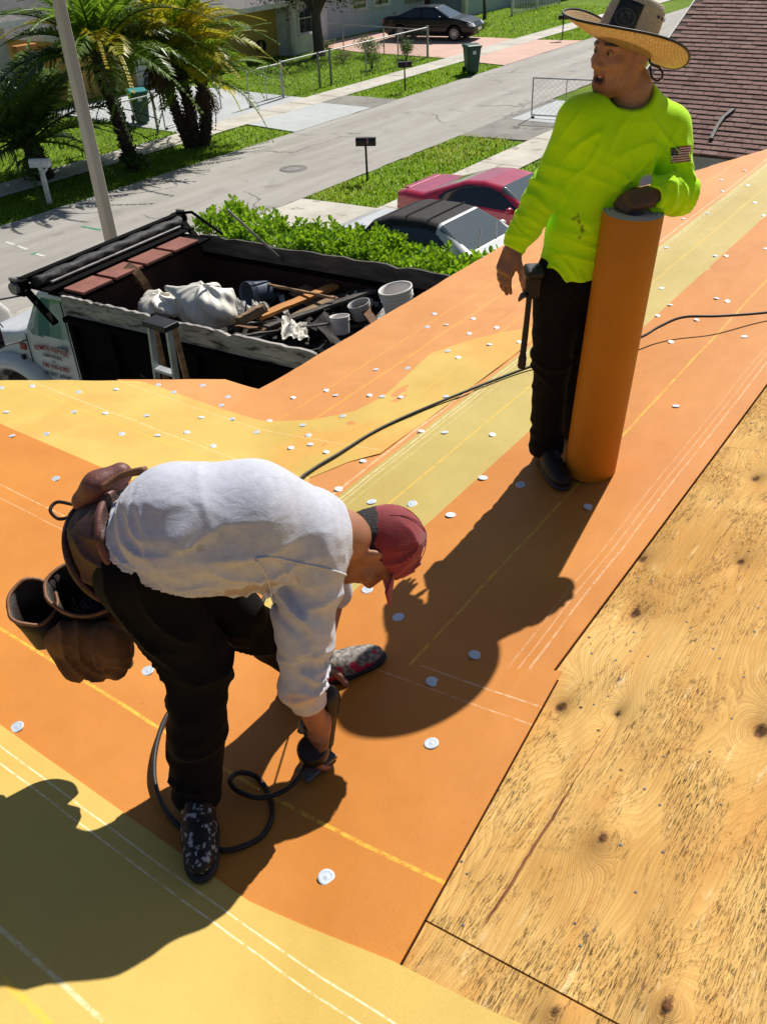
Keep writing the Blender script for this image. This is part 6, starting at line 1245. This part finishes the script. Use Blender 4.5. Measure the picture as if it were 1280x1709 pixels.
def flag_mat():
    m, t, bs = nodes('flag_patch'); u = t.nodes.new('ShaderNodeTexCoord').outputs['UV']; sx = t.nodes.new('ShaderNodeSeparateXYZ'); t.links.new(u, sx.inputs[0]); x, y = sx.outputs[0], sx.outputs[1]
    st = math_(t, 'GREATER_THAN', math_(t, 'FRACT', math_(t, 'MULTIPLY', y, 6.5)), .5); cc = mixc(t, st, (.26, .015, .03), (.62, .55, .56))
    can = math_(t, 'MULTIPLY', math_(t, 'LESS_THAN', x, .42), math_(t, 'GREATER_THAN', y, .46)); cc = mixc(t, can, cc, (.018, .025, .055))
    fx = math_(t, 'SUBTRACT', math_(t, 'FRACT', math_(t, 'MULTIPLY', x, 14.0)), .5); fy = math_(t, 'SUBTRACT', math_(t, 'FRACT', math_(t, 'MULTIPLY', y, 9.3)), .5); dd = math_(t, 'ADD', math_(t, 'MULTIPLY', fx, fx), math_(t, 'MULTIPLY', fy, fy)); cc = mixc(t, math_(t, 'MULTIPLY', math_(t, 'LESS_THAN', dd, .035), can), cc, (.5, .5, .52))
    t.links.new(cc, bs.inputs['Base Color']); bs.inputs['Roughness'].default_value = .85; return m
vd = unit(F0.loc(F0.p+ray(1135, 258)/1000)); patch_on(shirt1, [px(1119, 246, 0), px(1152, 242, 0), px(1152, 268, 0), px(1120, 272, 0)], 10, 8, vd, .0016, 'flag_patch', flag_mat(), m1)
# straw hat
def straw_mat(name, c1, c2):
    m, t, bs = nodes(name); p = coord(t); w1 = N(t, 'ShaderNodeTexWave', wave_type='BANDS', bands_direction='DIAGONAL'); w1.inputs['Scale'].default_value = 60; w1.inputs['Distortion'].default_value = 1.5; t.links.new(p, w1.inputs['Vector']); w2 = N(t, 'ShaderNodeTexWave', wave_type='BANDS', bands_direction='DIAGONAL'); w2.inputs['Scale'].default_value = 60; t.links.new(mapping(t, p, (-1, 1, 1)), w2.inputs['Vector'])
    wv = math_(t, 'MULTIPLY', w1.outputs[1], w2.outputs[1]); n = tnoise(t, p, 90, 3, .8); cc = mixc(t, wv, c2, c1); cc = mixc(t, 1, cc, mixc(t, n, (.6,)*3, (1.35,)*3), 'MULTIPLY'); t.links.new(cc, bs.inputs['Base Color']); bs.inputs['Roughness'].default_value = .75
    tl = t.nodes.new('ShaderNodeBsdfTranslucent'); t.links.new(cc, tl.inputs[0]); mx = t.nodes.new('ShaderNodeMixShader'); mx.inputs[0].default_value = .55; t.links.new(bs.outputs[0], mx.inputs[1]); t.links.new(tl.outputs[0], mx.inputs[2]); t.links.new(mx.outputs[0], t.nodes['Material Output'].inputs[0]); bump(t, bs, wv, .6, .003); return m
STR = straw_mat('straw', (.85, .66, .38), (.52, .37, .18)); STR2 = straw_mat('bleached_straw', (.95, .90, .80), (.70, .62, .50))
fh0 = unit([-.87, -.50, 0]); lh0 = np.cross([0, 0, 1], fh0); tilt = rad(21); roll_ = rad(7)
hfw = unit(fh0*math.cos(tilt)+np.array([0, 0, 1])*math.sin(tilt)); hup = np.cross(hfw, lh0); hlf = lh0*math.cos(roll_)+hup*math.sin(roll_)*-1; hup = np.cross(hfw, hlf)
HC = px(1038, 76, .02); HPt = lambda a, b, c: HC+hfw*a+hlf*b+hup*c
hat = thing('straw_hat', 'wide brimmed straw hat with black edge and black badge on the standing worker', 'hat', F0.p, ROTP)
def brim(u, v): a = u*2*math.pi; ri = 1; rr_ = .098+(.222-.098)*v; return tuple(HPt(1.03*rr_*math.cos(a), .90*rr_*math.sin(a), -.004+v*(.35+.65*v)*(.062*math.sin(a)**2+.014*max(0, math.cos(a))**2+.004*max(0, -math.cos(a))**2)+.003*math.sin(3*a+1)*v))
MB().grid(brim, 64, 10).build('brim', STR, hat, True, solid=.003)
MB().tube([brim(u, 1.0) for u in np.linspace(0, 1, 97)], .0042, 6, False).build('brim_edge', BLK, hat, True)
def crown(u, v): a = u*2*math.pi; prof_ = [(.0995, -.006), (.099, .02), (.096, .06), (.092, .10), (.088, .125), (.078, .140), (.055, .142), (.03, .132), (.001, .126)]; k = v*8; i = min(7, int(k)); f_ = k-i; r = prof_[i][0]*(1-f_)+prof_[i+1][0]*f_; z = prof_[i][1]*(1-f_)+prof_[i+1][1]*f_; return tuple(HPt(1.04*r*math.cos(a), .86*r*math.sin(a), z-.02*(v > .6)*math.cos(a)**2*(v-.6)*2))
crn = MB().grid(crown, 56, 24).build('crown', STR2, hat, True, solid=.003)
def badge_mat():
    m, t, bs = nodes('hat_badge'); u = t.nodes.new('ShaderNodeTexCoord').outputs['UV']; sx = t.nodes.new('ShaderNodeSeparateXYZ'); t.links.new(u, sx.inputs[0]); dx = math_(t, 'MULTIPLY', math_(t, 'SUBTRACT', sx.outputs[0], .5), .8); dy = math_(t, 'MULTIPLY', math_(t, 'SUBTRACT', sx.outputs[1], .45), 1.15); r = math_(t, 'SQRT', math_(t, 'ADD', math_(t, 'MULTIPLY', dx, dx), math_(t, 'MULTIPLY', dy, dy)))
    ring_ = ramp(t, math_(t, 'ABSOLUTE', math_(t, 'SUBTRACT', r, .30)), .012, .03, True); ring2 = ramp(t, math_(t, 'ABSOLUTE', math_(t, 'SUBTRACT', r, .14)), .01, .03, True); inn = math_(t, 'MULTIPLY', ramp(t, tnoise(t, u, 9, 3), .52, .56), ramp(t, r, .2, .26, True)); k = math_(t, 'MAXIMUM', math_(t, 'MAXIMUM', ring_, math_(t, 'MULTIPLY', ring2, .5)), inn)
    t.links.new(mixc(t, math_(t, 'MULTIPLY', k, .5), (.006, .007, .007), (.11, .12, .11)), bs.inputs['Base Color']); bs.inputs['Roughness'].default_value = .6; return m
def bad(u, v): a = rad(8)+rad(52)*u; z = .030+.09*v; r = .1005-.0075*v; return tuple(HPt(1.04*r*math.cos(a)+.0*u, .86*r*math.sin(a)+.0, z))
q = MB(); q.grid(bad, 10, 8); me = q.mesh('badge', True); uv = me.uv_layers.new(name='UVMap')
for l in me.loops: uv.data[l.index].uv = ((l.vertex_index//9)/10, (l.vertex_index % 9)/8)
obj('badge', me, badge_mat(), hat, solid=.002)
for a in (100, 116, 132): MB().lathe([(.0002, .003), (.0052, .003), (.006, 0)], 12, Matrix.Translation(HPt(1.04*.0945*math.cos(rad(a)), .86*.0945*math.sin(rad(a)), .108)) @ Vector(hfw*math.cos(rad(a))+hlf*math.sin(rad(a))).to_track_quat('Z', 'Y').to_matrix().to_4x4()).build('eyelet', BLK, hat)
cp = [px(1082, 88, .0), px(1086, 105, -.01), px(1100, 112, -.02), px(1106, 124, -.02), px(1098, 134, -.02), px(1088, 128, -.02), px(1085, 110, -.01)]; MB().tube(spline(cp, 5), .0035, 6).build('chin_cord', BLK, hat, True)
# roll of felt held upright
RO = thing('felt_roll', 'upright roll of orange roofing felt under the hand of the standing worker', 'roll', F0.p, ROTP); ax = rtop-rbot; Lr = np.linalg.norm(ax); Mr = Matrix.Translation(rbot) @ Vector(ax).to_track_quat('Z', 'Y').to_matrix().to_4x4(); rr_ = .103
FELT = felt_mat('felt_roll_orange', (.55, .205, .009), (.48, .175, .006), []); MB().lathe([(.03, .0), (rr_, 0), (rr_, Lr*.25), (rr_, Lr*.5), (rr_, Lr*.75), (rr_, Lr-.002), (rr_-.001, Lr)], 56, Mr).build('outer_wrap', FELT, RO, auto=40)
g = MB(); g.lathe([(rr_-.001, Lr), (rr_-.006, Lr), (rr_-.0075, Lr-.006), (rr_-.009, Lr-.001), (rr_-.022, Lr), (rr_-.0235, Lr-.005), (rr_-.025, Lr-.001), (rr_-.042, Lr-.001), (rr_-.0435, Lr-.006), (rr_-.045, Lr-.002), (rr_-.062, Lr-.002), (rr_-.063, Lr-.02), (rr_-.066, Lr-.25)], 48, Mr); g.build('layer_end', M('felt_end_grey', (.62, .52, .45), .85, (.5, .42, .36), 20, 90, .4), RO)
# ---------------------------------------------------------------- bending worker
G0 = Frame((1.08, 1.26, roof_z(1.08, 1.26)+.024)); pz = G0.pz
m2 = thing('person', 'bending worker in grey white shirt, black trousers and red cap', 'person', G0.p, ROTP)
T = [pz(200, 925, 4.60), pz(300, 885, 4.70), pz(415, 885, 4.69), pz(510, 900, 4.61), pz(572, 895, 4.55)]
sR, eR, wR = pz(522, 945, 4.555), pz(503, 1140, 4.26), pz(533, 1218, 4.05)
hR, kR, aR_ = pz(240, 965, 4.58), pz(333, 1108, 4.32), pz(327, 1325, 3.995)
hL_, kL, aL_ = pz(292, 945, 4.58), pz(398, 1042, 4.33), pz(512, 1118, 3.99)
T2 = T[3]+np.array([.02, .22, -.03]); sL_ = pz(520, 890, 4.5)+np.array([.0, .13, -.09]); eL_ = sL_+np.array([.03, .05, -.27]); wL_ = eL_+np.array([-.05, -.12, -.16])
hc2 = pz(625, 912, 4.46); hf2, hu2 = np.array([.08, -.22, -.97]), np.array([1, .10, .05])
lo, hi = np.array([-.62, -.42, -.05]), np.array([.72, .75, 1.02])
s = SDF(lo, hi, .0052)
s.chain([t+np.array([0, .04, 0]) for t in T[:4]]+[T[4]], [.07, .07, .07, .065, .05], .04); s.chain([hR, kR, aR_], [.065, .05, .036], .02); s.chain([hL_+np.array([0, .05, .02]), kL+np.array([0, .03, .01]), aL_], [.06, .045, .034], .02); s.chain([sR, eR, wR], [.045, .040, .029], .02); s.chain([sL_, eL_, wL_], [.045, .040, .028], .02); s.cap(sR, sL_, .05, .05, .03)
s.chain([T[3]+np.array([.03, .03, 0]), T[4], hc2-unit(hu2)*.055-unit(hf2)*.03], [.07, .062, .058], .03)
P2, A2 = head(s, hc2, hf2, hu2, .95, False)
gdir = unit([.02, -.05, -1]); hand(s, wR, (-.30, -.30, -.9), (-.75, -.55, .35), 1, .75, 1.03, .0, thumb=(.5, .6, -.7)); hand(s, wL_, (-.2, -.4, -.8), (-.4, -.8, .3), -1, .5, 1.0)
def skin2(V):
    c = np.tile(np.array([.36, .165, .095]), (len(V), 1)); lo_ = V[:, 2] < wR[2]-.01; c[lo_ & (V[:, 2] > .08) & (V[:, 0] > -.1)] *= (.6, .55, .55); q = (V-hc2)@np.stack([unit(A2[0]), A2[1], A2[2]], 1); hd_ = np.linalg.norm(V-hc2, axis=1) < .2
    bd = np.clip(1-np.abs((q[:, 2]+.10)/.035), 0, 1)*np.clip((q[:, 0]-.0)/.04, 0, 1); c = c*(1-.45*(bd*hd_)[:, None]); return c
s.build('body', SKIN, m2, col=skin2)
s = SDF(hc2-.17, hc2+.17, .0045); s.ell(P2(-.018, 0, .03), (.094, .0785, .096), A2, .01); s.ell(P2(-.05, 0, -.03), (.050, .061, .057), A2, .03); s.half(P2(.02, 0, -.0), A2[0]*.9-A2[2]*.3, .01) if False else None
s.half(P2(.015, 0, 0), A2[0]-.35*A2[2], .012); s.warp(lambda X, Y, Z: .0018*np.sin(X*430+Z*200)*np.sin(Y*400+Z*310)); s.build('hair', HAIR, m2)
# baseball cap
CAPC = M('faded_red_cotton', (.30, .035, .045), .85, (.22, .024, .032), 14, 200, .4, .003, sheen=.2)
s = SDF(hc2-.2, hc2+.22, .0045); s.ell(P2(-.010, 0, .042), (.103, .0845, .101), A2, .01); s.half(P2(0, 0, .008), -A2[2]+.42*A2[0], .006); folds(s, [(P2(.03, -.06, .09), A2[0]+.5*A2[1], .035, .010, .09, A2[2], 2.), (P2(-.03, .04, .11), A2[1], .04, .009, .09, A2[0], 5.), (P2(.08, 0, .06), A2[1]+.3*A2[2], .03, .008, .07, A2[2], 7.)])
ht2 = thing('baseball_cap', 'faded red baseball cap worn by the bending worker', 'cap', G0.p, ROTP); s.build('crown', CAPC, ht2)
def vis_(u, v): a = (u-.5)*2.1; r = .104+.078*v*(math.cos(a*.75)**.6); return tuple(P2(r*math.cos(a)*1.02, r*math.sin(a)*.86, .038-.018*v-.55*(math.sin(a)*.5)**2*v*.12))
MB().grid(vis_, 24, 8).build('visor', CAPC, ht2, True, solid=.005)
MB().lathe([(.0005, .004), (.006, .003), (.008, -.001)], 12, Matrix.Translation(P2(-.010, 0, .148)) @ Vector(A2[2]).to_track_quat('Z', 'Y').to_matrix().to_4x4()).build('button', CAPC, ht2, True)
for k in range(6):
    a = k*math.pi/3+.5; MB().tube([P2(-.010+.1093*math.cos(a)*math.cos(e), .0896*math.sin(a)*math.cos(e), .042+.1070*math.sin(e)) for e in np.linspace(.1, 1.5, 10)], .0013, 5, False).build('seam', CAPC, ht2)
# shirt
s = SDF(lo, hi, .0052)
s.cap(T[0]+np.array([.01, .02, .0]), T[1]+np.array([0, .03, 0]), .104, .132, .06); s.cap(T[1]+np.array([0, .03, 0]), T[2]+np.array([0, .05, .0]), .132, .128, .06); s.cap(T[2]+np.array([0, .05, 0]), T[3]+np.array([.0, .06, 0]), .128, .100, .06); s.cap(sR+np.array([-.01, .02, .01]), sL_, .078, .07, .06); s.cap(T[3], T[4]-np.array([.012, 0, 0]), .105, .070, .05)
s.cap(T[1]+np.array([.03, -.02, -.045]), T[2]+np.array([.0, 0, -.06]), .098, .095, .06)
s.chain([sR, sR+(eR-sR)*.5, eR], [.076, .067, .056], .03); s.cap(eR, eR+unit(wR-eR)*.075, .055, .048, .02); s.chain([sL_, eL_], [.072, .06], .03)
s.half(eR+unit(wR-eR)*.085, wR-eR, .006) if False else s.cap(eR+unit(wR-eR)*.160, eR+unit(wR-eR)*.3, .085, .085, .008, 's'); s.cap(T[4]+unit(hu2)*.028, T[4]+unit(hu2)*.2, .09, .09, .008, 's'); s.half(T[0]+np.array([.035, 0, 0]), T[0]-T[1], .015)
folds(s, [(T[0]+np.array([.09, -.10, .03]), (.25, -.3, 1), .032, .022, .15, T[1]-T[0], 1.), (T[1]+np.array([.04, -.12, -.03]), (0, -.3, 1), .055, .009, .18, (1, 0, -.2), 2.), (T[2]+np.array([0, -.1, -.06]), (.2, 0, 1), .065, .008, .18, (1, 0, 0), 3.), (sR+np.array([-.06, -.06, -.02]), (1, .2, .5), .04, .020, .12, (0, -.4, -1), 4.), (eR+np.array([0.02, -.02, .03]), unit(eR-sR)+np.array([.3, 0, 0]), .026, .013, .10, (1, 0, 0), 5.), (eR+(sR-eR)*.5, (.6, 0, .7), .055, .018, .16, eR-sR, 6.),
          (T[4]+np.array([-.05, -.05, .02]), (.3, -.5, .6), .03, .009, .09, (-1, 0, 0), 7.), (T[2]+np.array([0, -.05, .13]), (1, .4, 0), .12, .004, .2, (0, 1, 0), 8.)])
# sleeve seam: a fine ridge round the armhole
sn = unit(np.array([.25, -.55, -.8])); 
def shirt2(V):
    n = fbm(V, 55, 2., 2); c = np.array([.52, .54, .62])*(1+.10*n)[:, None]
    tx = np.clip(1-np.abs((V-T[1])@unit(T[2]-T[1]))*0, 0, 1)
    for (x, y, z, r, k_, sd, thr) in ((245, 845, 4.76, (.030, .05, .022), (.22, .17, .09), 1., .15), (283, 884, 4.72, (.016, .05, .014), (.06, .055, .05), 2., .05), (283, 955, 4.62, (.018, .06, .018), (.07, .055, .05), 3., .05), (270, 925, 4.66, (.008, .05, .008), (.1, .09, .09), 5., .1), (330, 900, 4.72, (.05, .06, .02), (.42, .42, .46), 6., .3), (420, 985, 4.58, (.12, .1, .02), (.42, .33, .28), 8., .2), (500, 1180, 4.26, (.07, .08, .03), (.66, .50, .42), 9., .1)): c = blot(V, c, pz(x, y, z), r, k_, thr, sd, 60)
    return c
shirt_b = s.build('shirt', TSHIRT, m2, col=shirt2)
# raised armhole seam laid on the cloth
def on_surface(ob, pts, vdir, off):
    me = ob.data; V = np.zeros(len(me.vertices)*3, np.float32); me.vertices.foreach_get('co', V); V = V.reshape(-1, 3); bv = BVHTree.FromPolygons([Vector(v) for v in V], [tuple(p.vertices) for p in me.polygons]); out = []
    for p in pts:
        h = bv.ray_cast(Vector(p)-Vector(vdir)*.5, Vector(vdir))
        if h[0] is not None: out.append(h[0]+h[1]*off)
    return out
vd = unit(G0.loc(G0.p+ray(510, 940)/1000)); sp_ = on_surface(shirt_b, spline([pz(434, 933, 4.58), pz(455, 930, 4.6), pz(490, 938, 4.6), pz(540, 948, 4.58), pz(584, 962, 4.56)], 8), vd, .001)
MB().tube(sp_, .0032, 6).build('sleeve_seam', M('shirt_seam', (.62, .63, .70), .9, sc=40), m2, True)
sp_ = on_surface(shirt_b, spline([pz(434, 935, 4.58), pz(446, 955, 4.56), pz(452, 985, 4.54), pz(456, 1010, 4.5)], 8), vd, .001); MB().tube(sp_, .003, 6).build('sleeve_seam', _MC['shirt_seam'], m2, True)
# trousers
s = SDF(lo, hi, .0068)
s.cap(T[0]+np.array([-.01, .03, -.01]), T[0]+np.array([.05, .03, .0]), .112, .10, .05); s.chain([hR+np.array([-.02, 0, .0]), kR, kR+(aR_-kR)*.5, aR_+np.array([0, 0, .0])], [.100, .080, .070, .062], .03); s.chain([hL_+np.array([0, .05, .02]), kL+np.array([0, .03, .01]), aL_], [.088, .066, .054], .03)
s.cap(T[0]+np.array([.02, .06, -.03]), hL_+np.array([0, .06, .02]), .092, .088, .04)
folds(s, [(kR+np.array([-.03, 0, .0]), (.3, 0, 1), .06, .017, .16, (1, 0, 0), 1.), (aR_+np.array([0, 0, .09]), (0, .2, 1), .05, .017, .13, (1, 0, 0), 2.), (hR+np.array([.05, -.08, -.06]), (1, 0, .5), .07, .018, .17, (-.5, 0, 1), 3.), (kL, (1, 0, 1), .06, .024, .16, (0, 1, 0), 4.)])
s.half(aR_+np.array([0, 0, -.035]), (0, 0, -1), .01); s.build('trousers', TROUS, m2, col=flatcol((.0048, .0046, .005)))
def ginv(p): return p
def g2(x, y): w_ = G0.p+RH*x+FH*y; return roof_z(w_[0], w_[1])+.024-G0.p[2]
def paint1(V):
    n = fbm(V, 85, 3., 3); c = np.tile(np.array([.008, .007, .009]), (len(V), 1)); w_ = np.clip((n-.34)*9, 0, 1)[:, None]*np.clip((V[:, 2:3]-V[:, 2].min()-.02)*40, 0, 1); return c*(1-w_)+np.array([.42, .45, .5])*w_
def paint2(V):
    n = fbm(V, 90, 8., 3); c = np.tile(np.array([.10, .09, .085]), (len(V), 1)); w_ = np.clip(n*1.6+.45, 0, 1)[:, None]; c = c*(1-w_)+np.array([.33, .30, .26])*w_; m = (fbm(V, 26, 5., 1) > .12) & (V[:, 2] < V[:, 2].min()+.065); c[m] = (.45, .02, .06); return c
def foot_w(x, y): p = at_R(x, y, .024); q = at_L(x, y, .024); return p if np.linalg.norm(p-CAM) < np.linalg.norm(q-CAM) else q
h_ = aR_+np.array([-.01, .065, 0]); t_ = G0.loc(foot_w(338, 1432)); h_[2] = g2(h_[0], h_[1])+.002; t_[2] = g2(t_[0], t_[1])+.002; t_ = h_+unit(t_-h_)*.265; t_[2] = g2(t_[0], t_[1])+.002
shoe('shoe', G0, h_, t_, None, m2, colf=paint1)
h_ = aL_+np.array([-.045, .02, 0]); t_ = G0.loc(foot_w(603, 1112)); h_[2] = g2(h_[0], h_[1])+.002; t_ = h_+unit(t_-h_)*.26; t_[2] = g2(t_[0], t_[1])+.002; shoe('shoe', G0, h_, t_, None, m2, colf=paint2)
# ---------------------------------------------------------------- tool belt with pouches
LEA = M('brown_leather', (.075, .030, .022), .5, (.035, .015, .012), 16, 90, .5, .004, dirt=((.015, .010, .009), 22, .6)); LEAT = M('tan_leather_edge', (.26, .125, .06), .55, (.17, .075, .035), 20, 80, .4); SUE = M('suede_pouch', (.17, .085, .04), .9, (.10, .05, .024), 14, 80, .5); PADL = M('worn_red_leather', (.20, .075, .06), .5, (.13, .045, .035), 16, 80, .4); DKL = M('dark_pouch_leather', (.028, .016, .012), .6, (.016, .010, .008), 14, 80, .5)
tbt = thing('tool_belt', 'brown leather tool belt with open pouches on the bending worker', 'tool belt', G0.p, ROTP)
ax2 = unit(T[1]-T[0]); s = SDF(lo, hi, .0055); s.cap(T[0]+np.array([-.03, .03, -.0]), T[1]+np.array([0, .03, 0]), .128, .132, .05); s.half(T[0]+ax2*.075, ax2, .006); s.half(T[0]-ax2*.035, -ax2, .006); folds(s, [(T[0]+np.array([0, -.1, .06]), (0, 0, 1), .06, .008, .15, (1, 0, 0), 3.)]); s.build('belt_band', LEA, tbt)
b = MB(); nA = 44; e1 = unit(np.cross(ax2, [0, 0, 1])); e2 = np.cross(e1, ax2)
for off, r_, mt_, nm in ((.078, .133, PADL, 'belt_edge'), (-.038, .133, LEA, 'belt_edge')): MB().tube([T[0]+np.array([-.005, .03, 0])+ax2*off+(e1*math.cos(a)+e2*math.sin(a))*r_ for a in np.linspace(0, 2*math.pi, nA+1)], .010, 8, False).build(nm, mt_, tbt, True)
q = SDF(pz(150, 815, 4.74)-.15, pz(150, 815, 4.74)+.15, .0055); c0 = pz(165, 812, 4.76); q.chain([c0+np.array([-.045, 0, -.04]), c0, c0+np.array([.05, .03, .015])], [.03, .034, .028], .03); q.build('back_pad', PADL, tbt)
MB().tube(spline([pz(122, 842, 4.70), pz(95, 838, 4.70), pz(84, 852, 4.69), pz(98, 866, 4.67), pz(120, 862, 4.67)], 6), .0045, 6).build('strap_loop', DKL, tbt, True)
MB().tube(spline([pz(150, 845, 4.72), pz(142, 860, 4.7), pz(125, 880, 4.68), pz(135, 850, 4.71)], 5), .008, 7).build('strap_knot', DKL, tbt, True)
MB().tube(spline([pz(170, 815, 4.78), pz(205, 793, 4.80), pz(243, 784, 4.82)], 6), [.010]*13, 7).build('suspender_strap', LEAT, tbt, True)
def pouch(rings, nm, mat, rim, inn=.85):
    """open bag: stacked rings (centre, half axes a, b, axis directions), an inner lining and a rolled rim"""
    n = 28; R = []
    for q_, (c, a, b, A, B) in enumerate(rings): R.append([c+(np.array(A)*a*math.cos(t)+np.array(B)*b*math.sin(t))*(1+.09*mnoise.noise(Vector((math.cos(t)*1.6+c[0]*9, math.sin(t)*1.6, q_*.9))))+np.array([0, 0, .016*mnoise.noise(Vector((math.cos(t)*1.3, math.sin(t)*1.3+c[0]*5, q_*.3)))]) for t in np.linspace(0, 2*math.pi, n, endpoint=False)])
    o = MB().loft(R, cap=False).add([], []); o.add(R[-1], [tuple(range(n))]); ob = o.build(nm, mat, tbt, True, solid=.006); MB().tube(R[0]+[R[0][0]], .0050, 7, False).build('rim', rim, ob, True); return R
ex, ey, ez = np.array([1, 0, 0.]), np.array([0, 1, 0.]), np.array([0, 0, 1.])
r0 = pz(142, 982, 4.46); pouch([(r0, .100, .082, unit([1, .1, -.28]), unit([.0, 1, .25])), (r0+np.array([0, .01, -.06]), .088, .07, unit([1, 0, -.2]), ey), (r0+np.array([.0, .0, -.13]), .080, .055, ex, ey), (r0+np.array([.005, .0, -.19]), .072, .04, ex, ey), (r0+np.array([.005, 0, -.205]), .05, .02, ex, ey)], 'nail_pouch', DKL, LEAT)
r1 = pz(54, 1005, 4.45); pouch([(r1, .060, .07, unit([1, .2, -.45]), unit([0, 1, .25])), (r1+np.array([.01, .0, -.06]), .056, .06, unit([1, 0, -.3]), ey), (r1+np.array([.02, 0, -.12]), .048, .045, ex, ey), (r1+np.array([.03, 0, -.14]), .03, .02, ex, ey)], 'side_pouch', DKL, LEAT)
r2 = pz(152, 1078, 4.33); s = SDF(r2-.2, r2+.2, .005); s.cap(r2+np.array([-.045, -.01, .03]), r2+np.array([.05, -.01, .02]), .058, .055, .03, flat=((0, 1, 0), 1.35)); s.cap(r2+np.array([-.04, -.01, -.05]), r2+np.array([.045, -.012, -.045]), .050, .042, .05, flat=((0, 1, 0), 1.5))
folds(s, [(r2+np.array([0, -.05, -.02]), (1, 0, .3), .035, .020, .13, (0, 0, 1), 3.), (r2+np.array([.03, -.05, -.06]), (.5, 0, 1), .03, .014, .1, (1, 0, 0), 9.)]); s.build('front_pocket', SUE, tbt)
s = SDF(r0-.2, r0+.24, .006); s.chain([r0+np.array([.06, .05, .10]), r0+np.array([.05, .06, -.02])], [.075, .05], .03, flat=((0, 1, 0), 2.2)); s.build('pouch_backing', LEA, tbt)
lp = MB(); lp.tube([r0+np.array([.07, -.045, -.03]), r0+np.array([.105, -.04, .01])], .012, 8); lp.build('hammer_loop', PADL, tbt, True)
nl = MB(); rr = random.Random(6)
for i in range(46): a = rr.uniform(0, 6.28); q_ = rr.uniform(0, .06); p0 = r0+np.array([q_*math.cos(a), q_*math.sin(a)*.8, -.085+rr.uniform(-.01, .02)]); nl.tube([p0, p0+np.array([rr.uniform(-.02, .02), rr.uniform(-.02, .02), .02])], .0012, 4)
nl.build('loose_nails', GREYM, tbt)['kind'] = 'stuff'
# ---------------------------------------------------------------- nail gun and hoses
ng = thing('nail_gun', 'black pneumatic coil nail gun in the hand of the bending worker', 'nail gun', G0.p, ROTP); GBK = M('gun_black', (.014, .014, .015), .45, (.008, .008, .009), 20, 90, .2, spec=.5); GGR = M('gun_grey', (.22, .22, .22), .45, (.14, .14, .14), 20, 90, .2, metal=.4)
gz_ = lambda x, y: g2(x, y); nose = G0.loc(foot_w(548, 1262)); nose[2] = g2(nose[0], nose[1])+.004
bt = nose+np.array([.012, .02, .16]); hk = wR+unit([-.30, -.30, -.9])*.07+np.array([.012, .014, .0]); he = pz(508, 1204, 4.07)
s = SDF(nose-.2, nose+np.array([.22, .24, .36]), .0045); s.chain([nose+np.array([0, .004, .05]), bt, bt+np.array([.004, .01, .035])], [.020, .026, .029], .012); s.cap(bt+np.array([.004, .01, .030]), bt+np.array([.006, .013, .045]), .032, .029, .006); s.build('body', GBK, ng)
b = MB(); b.tube([bt+np.array([0, 0, -.01]), hk*.5+bt*.5, he], [.021, .019, .022], 12); b.build('handle', GBK, ng, True); b = MB(); b.tube([nose, nose+np.array([0, .004, .06])], [.010, .014], 10); b.build('nose', GGR, ng, True); b = MB(); b.lathe([(.001, -.026), (.038, -.024), (.043, -.017), (.043, .017), (.038, .024), (.001, .026)], 26, Matrix.Translation(nose+np.array([-.035, -.045, .075])) @ Matrix.Rotation(.35, 4, 'X')); b.build('nail_canister', GBK, ng, auto=40)
b = MB(); b.bar(nose+np.array([-.07, -.08, .008]), nose+np.array([.01, 0, .012]), .05, .014); b.build('base_shoe', GGR, ng, bevel=.003); b = MB(); b.tube([nose+np.array([.0, -.01, .10]), nose+np.array([-.02, -.03, .12]), hk+np.array([.02, 0, -.03])], .006, 7); b.build('trigger', GGR, ng, True); b = MB(); b.tube([he, he+np.array([-.012, -.012, -.03])], [.013, .011], 10); b.build('hose_fitting', GGR, ng, True)
def surf(x, y, o): p = at_R(x, y, .024+o); q = at_L(x, y, .024+o); return p if np.linalg.norm(p-CAM) < np.linalg.norm(q-CAM) else q
he_w = G0.p+RH*he[0]+FH*he[1]+np.array([0, 0, he[2]])
hs = [he_w, at_z(512, 1235, 4.02), at_z(513, 1265, 3.975), surf(497, 1300, .05), surf(470, 1322, .03), surf(432, 1332, .03), surf(396, 1320, .035), surf(384, 1302, .04), surf(400, 1290, .035), surf(428, 1297, .018), surf(448, 1325, .012), surf(454, 1362, .012), surf(438, 1395, .012), surf(405, 1413, .012), surf(370, 1419, .012), surf(325, 1400, .014), surf(285, 1365, .014), surf(262, 1320, .02), surf(257, 1275, .03), surf(266, 1225, .03), surf(285, 1185, .02), surf(330, 1130, .012), surf(372, 1088, .012), surf(400, 1060, .012), surf(440, 1000, .012), surf(470, 900, .012), surf(485, 830, .010), surf(500, 800, .010), surf(525, 781, .004), surf(560, 760, .004), surf(640, 712, .002), surf(760, 660, .004), surf(890, 610, .012), surf(970, 588, .04), surf(1062, 565, .05), surf(1100, 545, .07), surf(1140, 529, .09), surf(1200, 527, .075), surf(1280, 521, .035), surf(1400, 505, .012), surf(1600, 480, .012)]
tag(MB().tube(spline(hs, 9), .0072, 8).build('air_hose', M('hose_rubber', (.014, .013, .013), .5, (.022, .02, .02), 30, 90, .1), None, True), 'black air hose looping from the nail gun across the roof', 'hose')
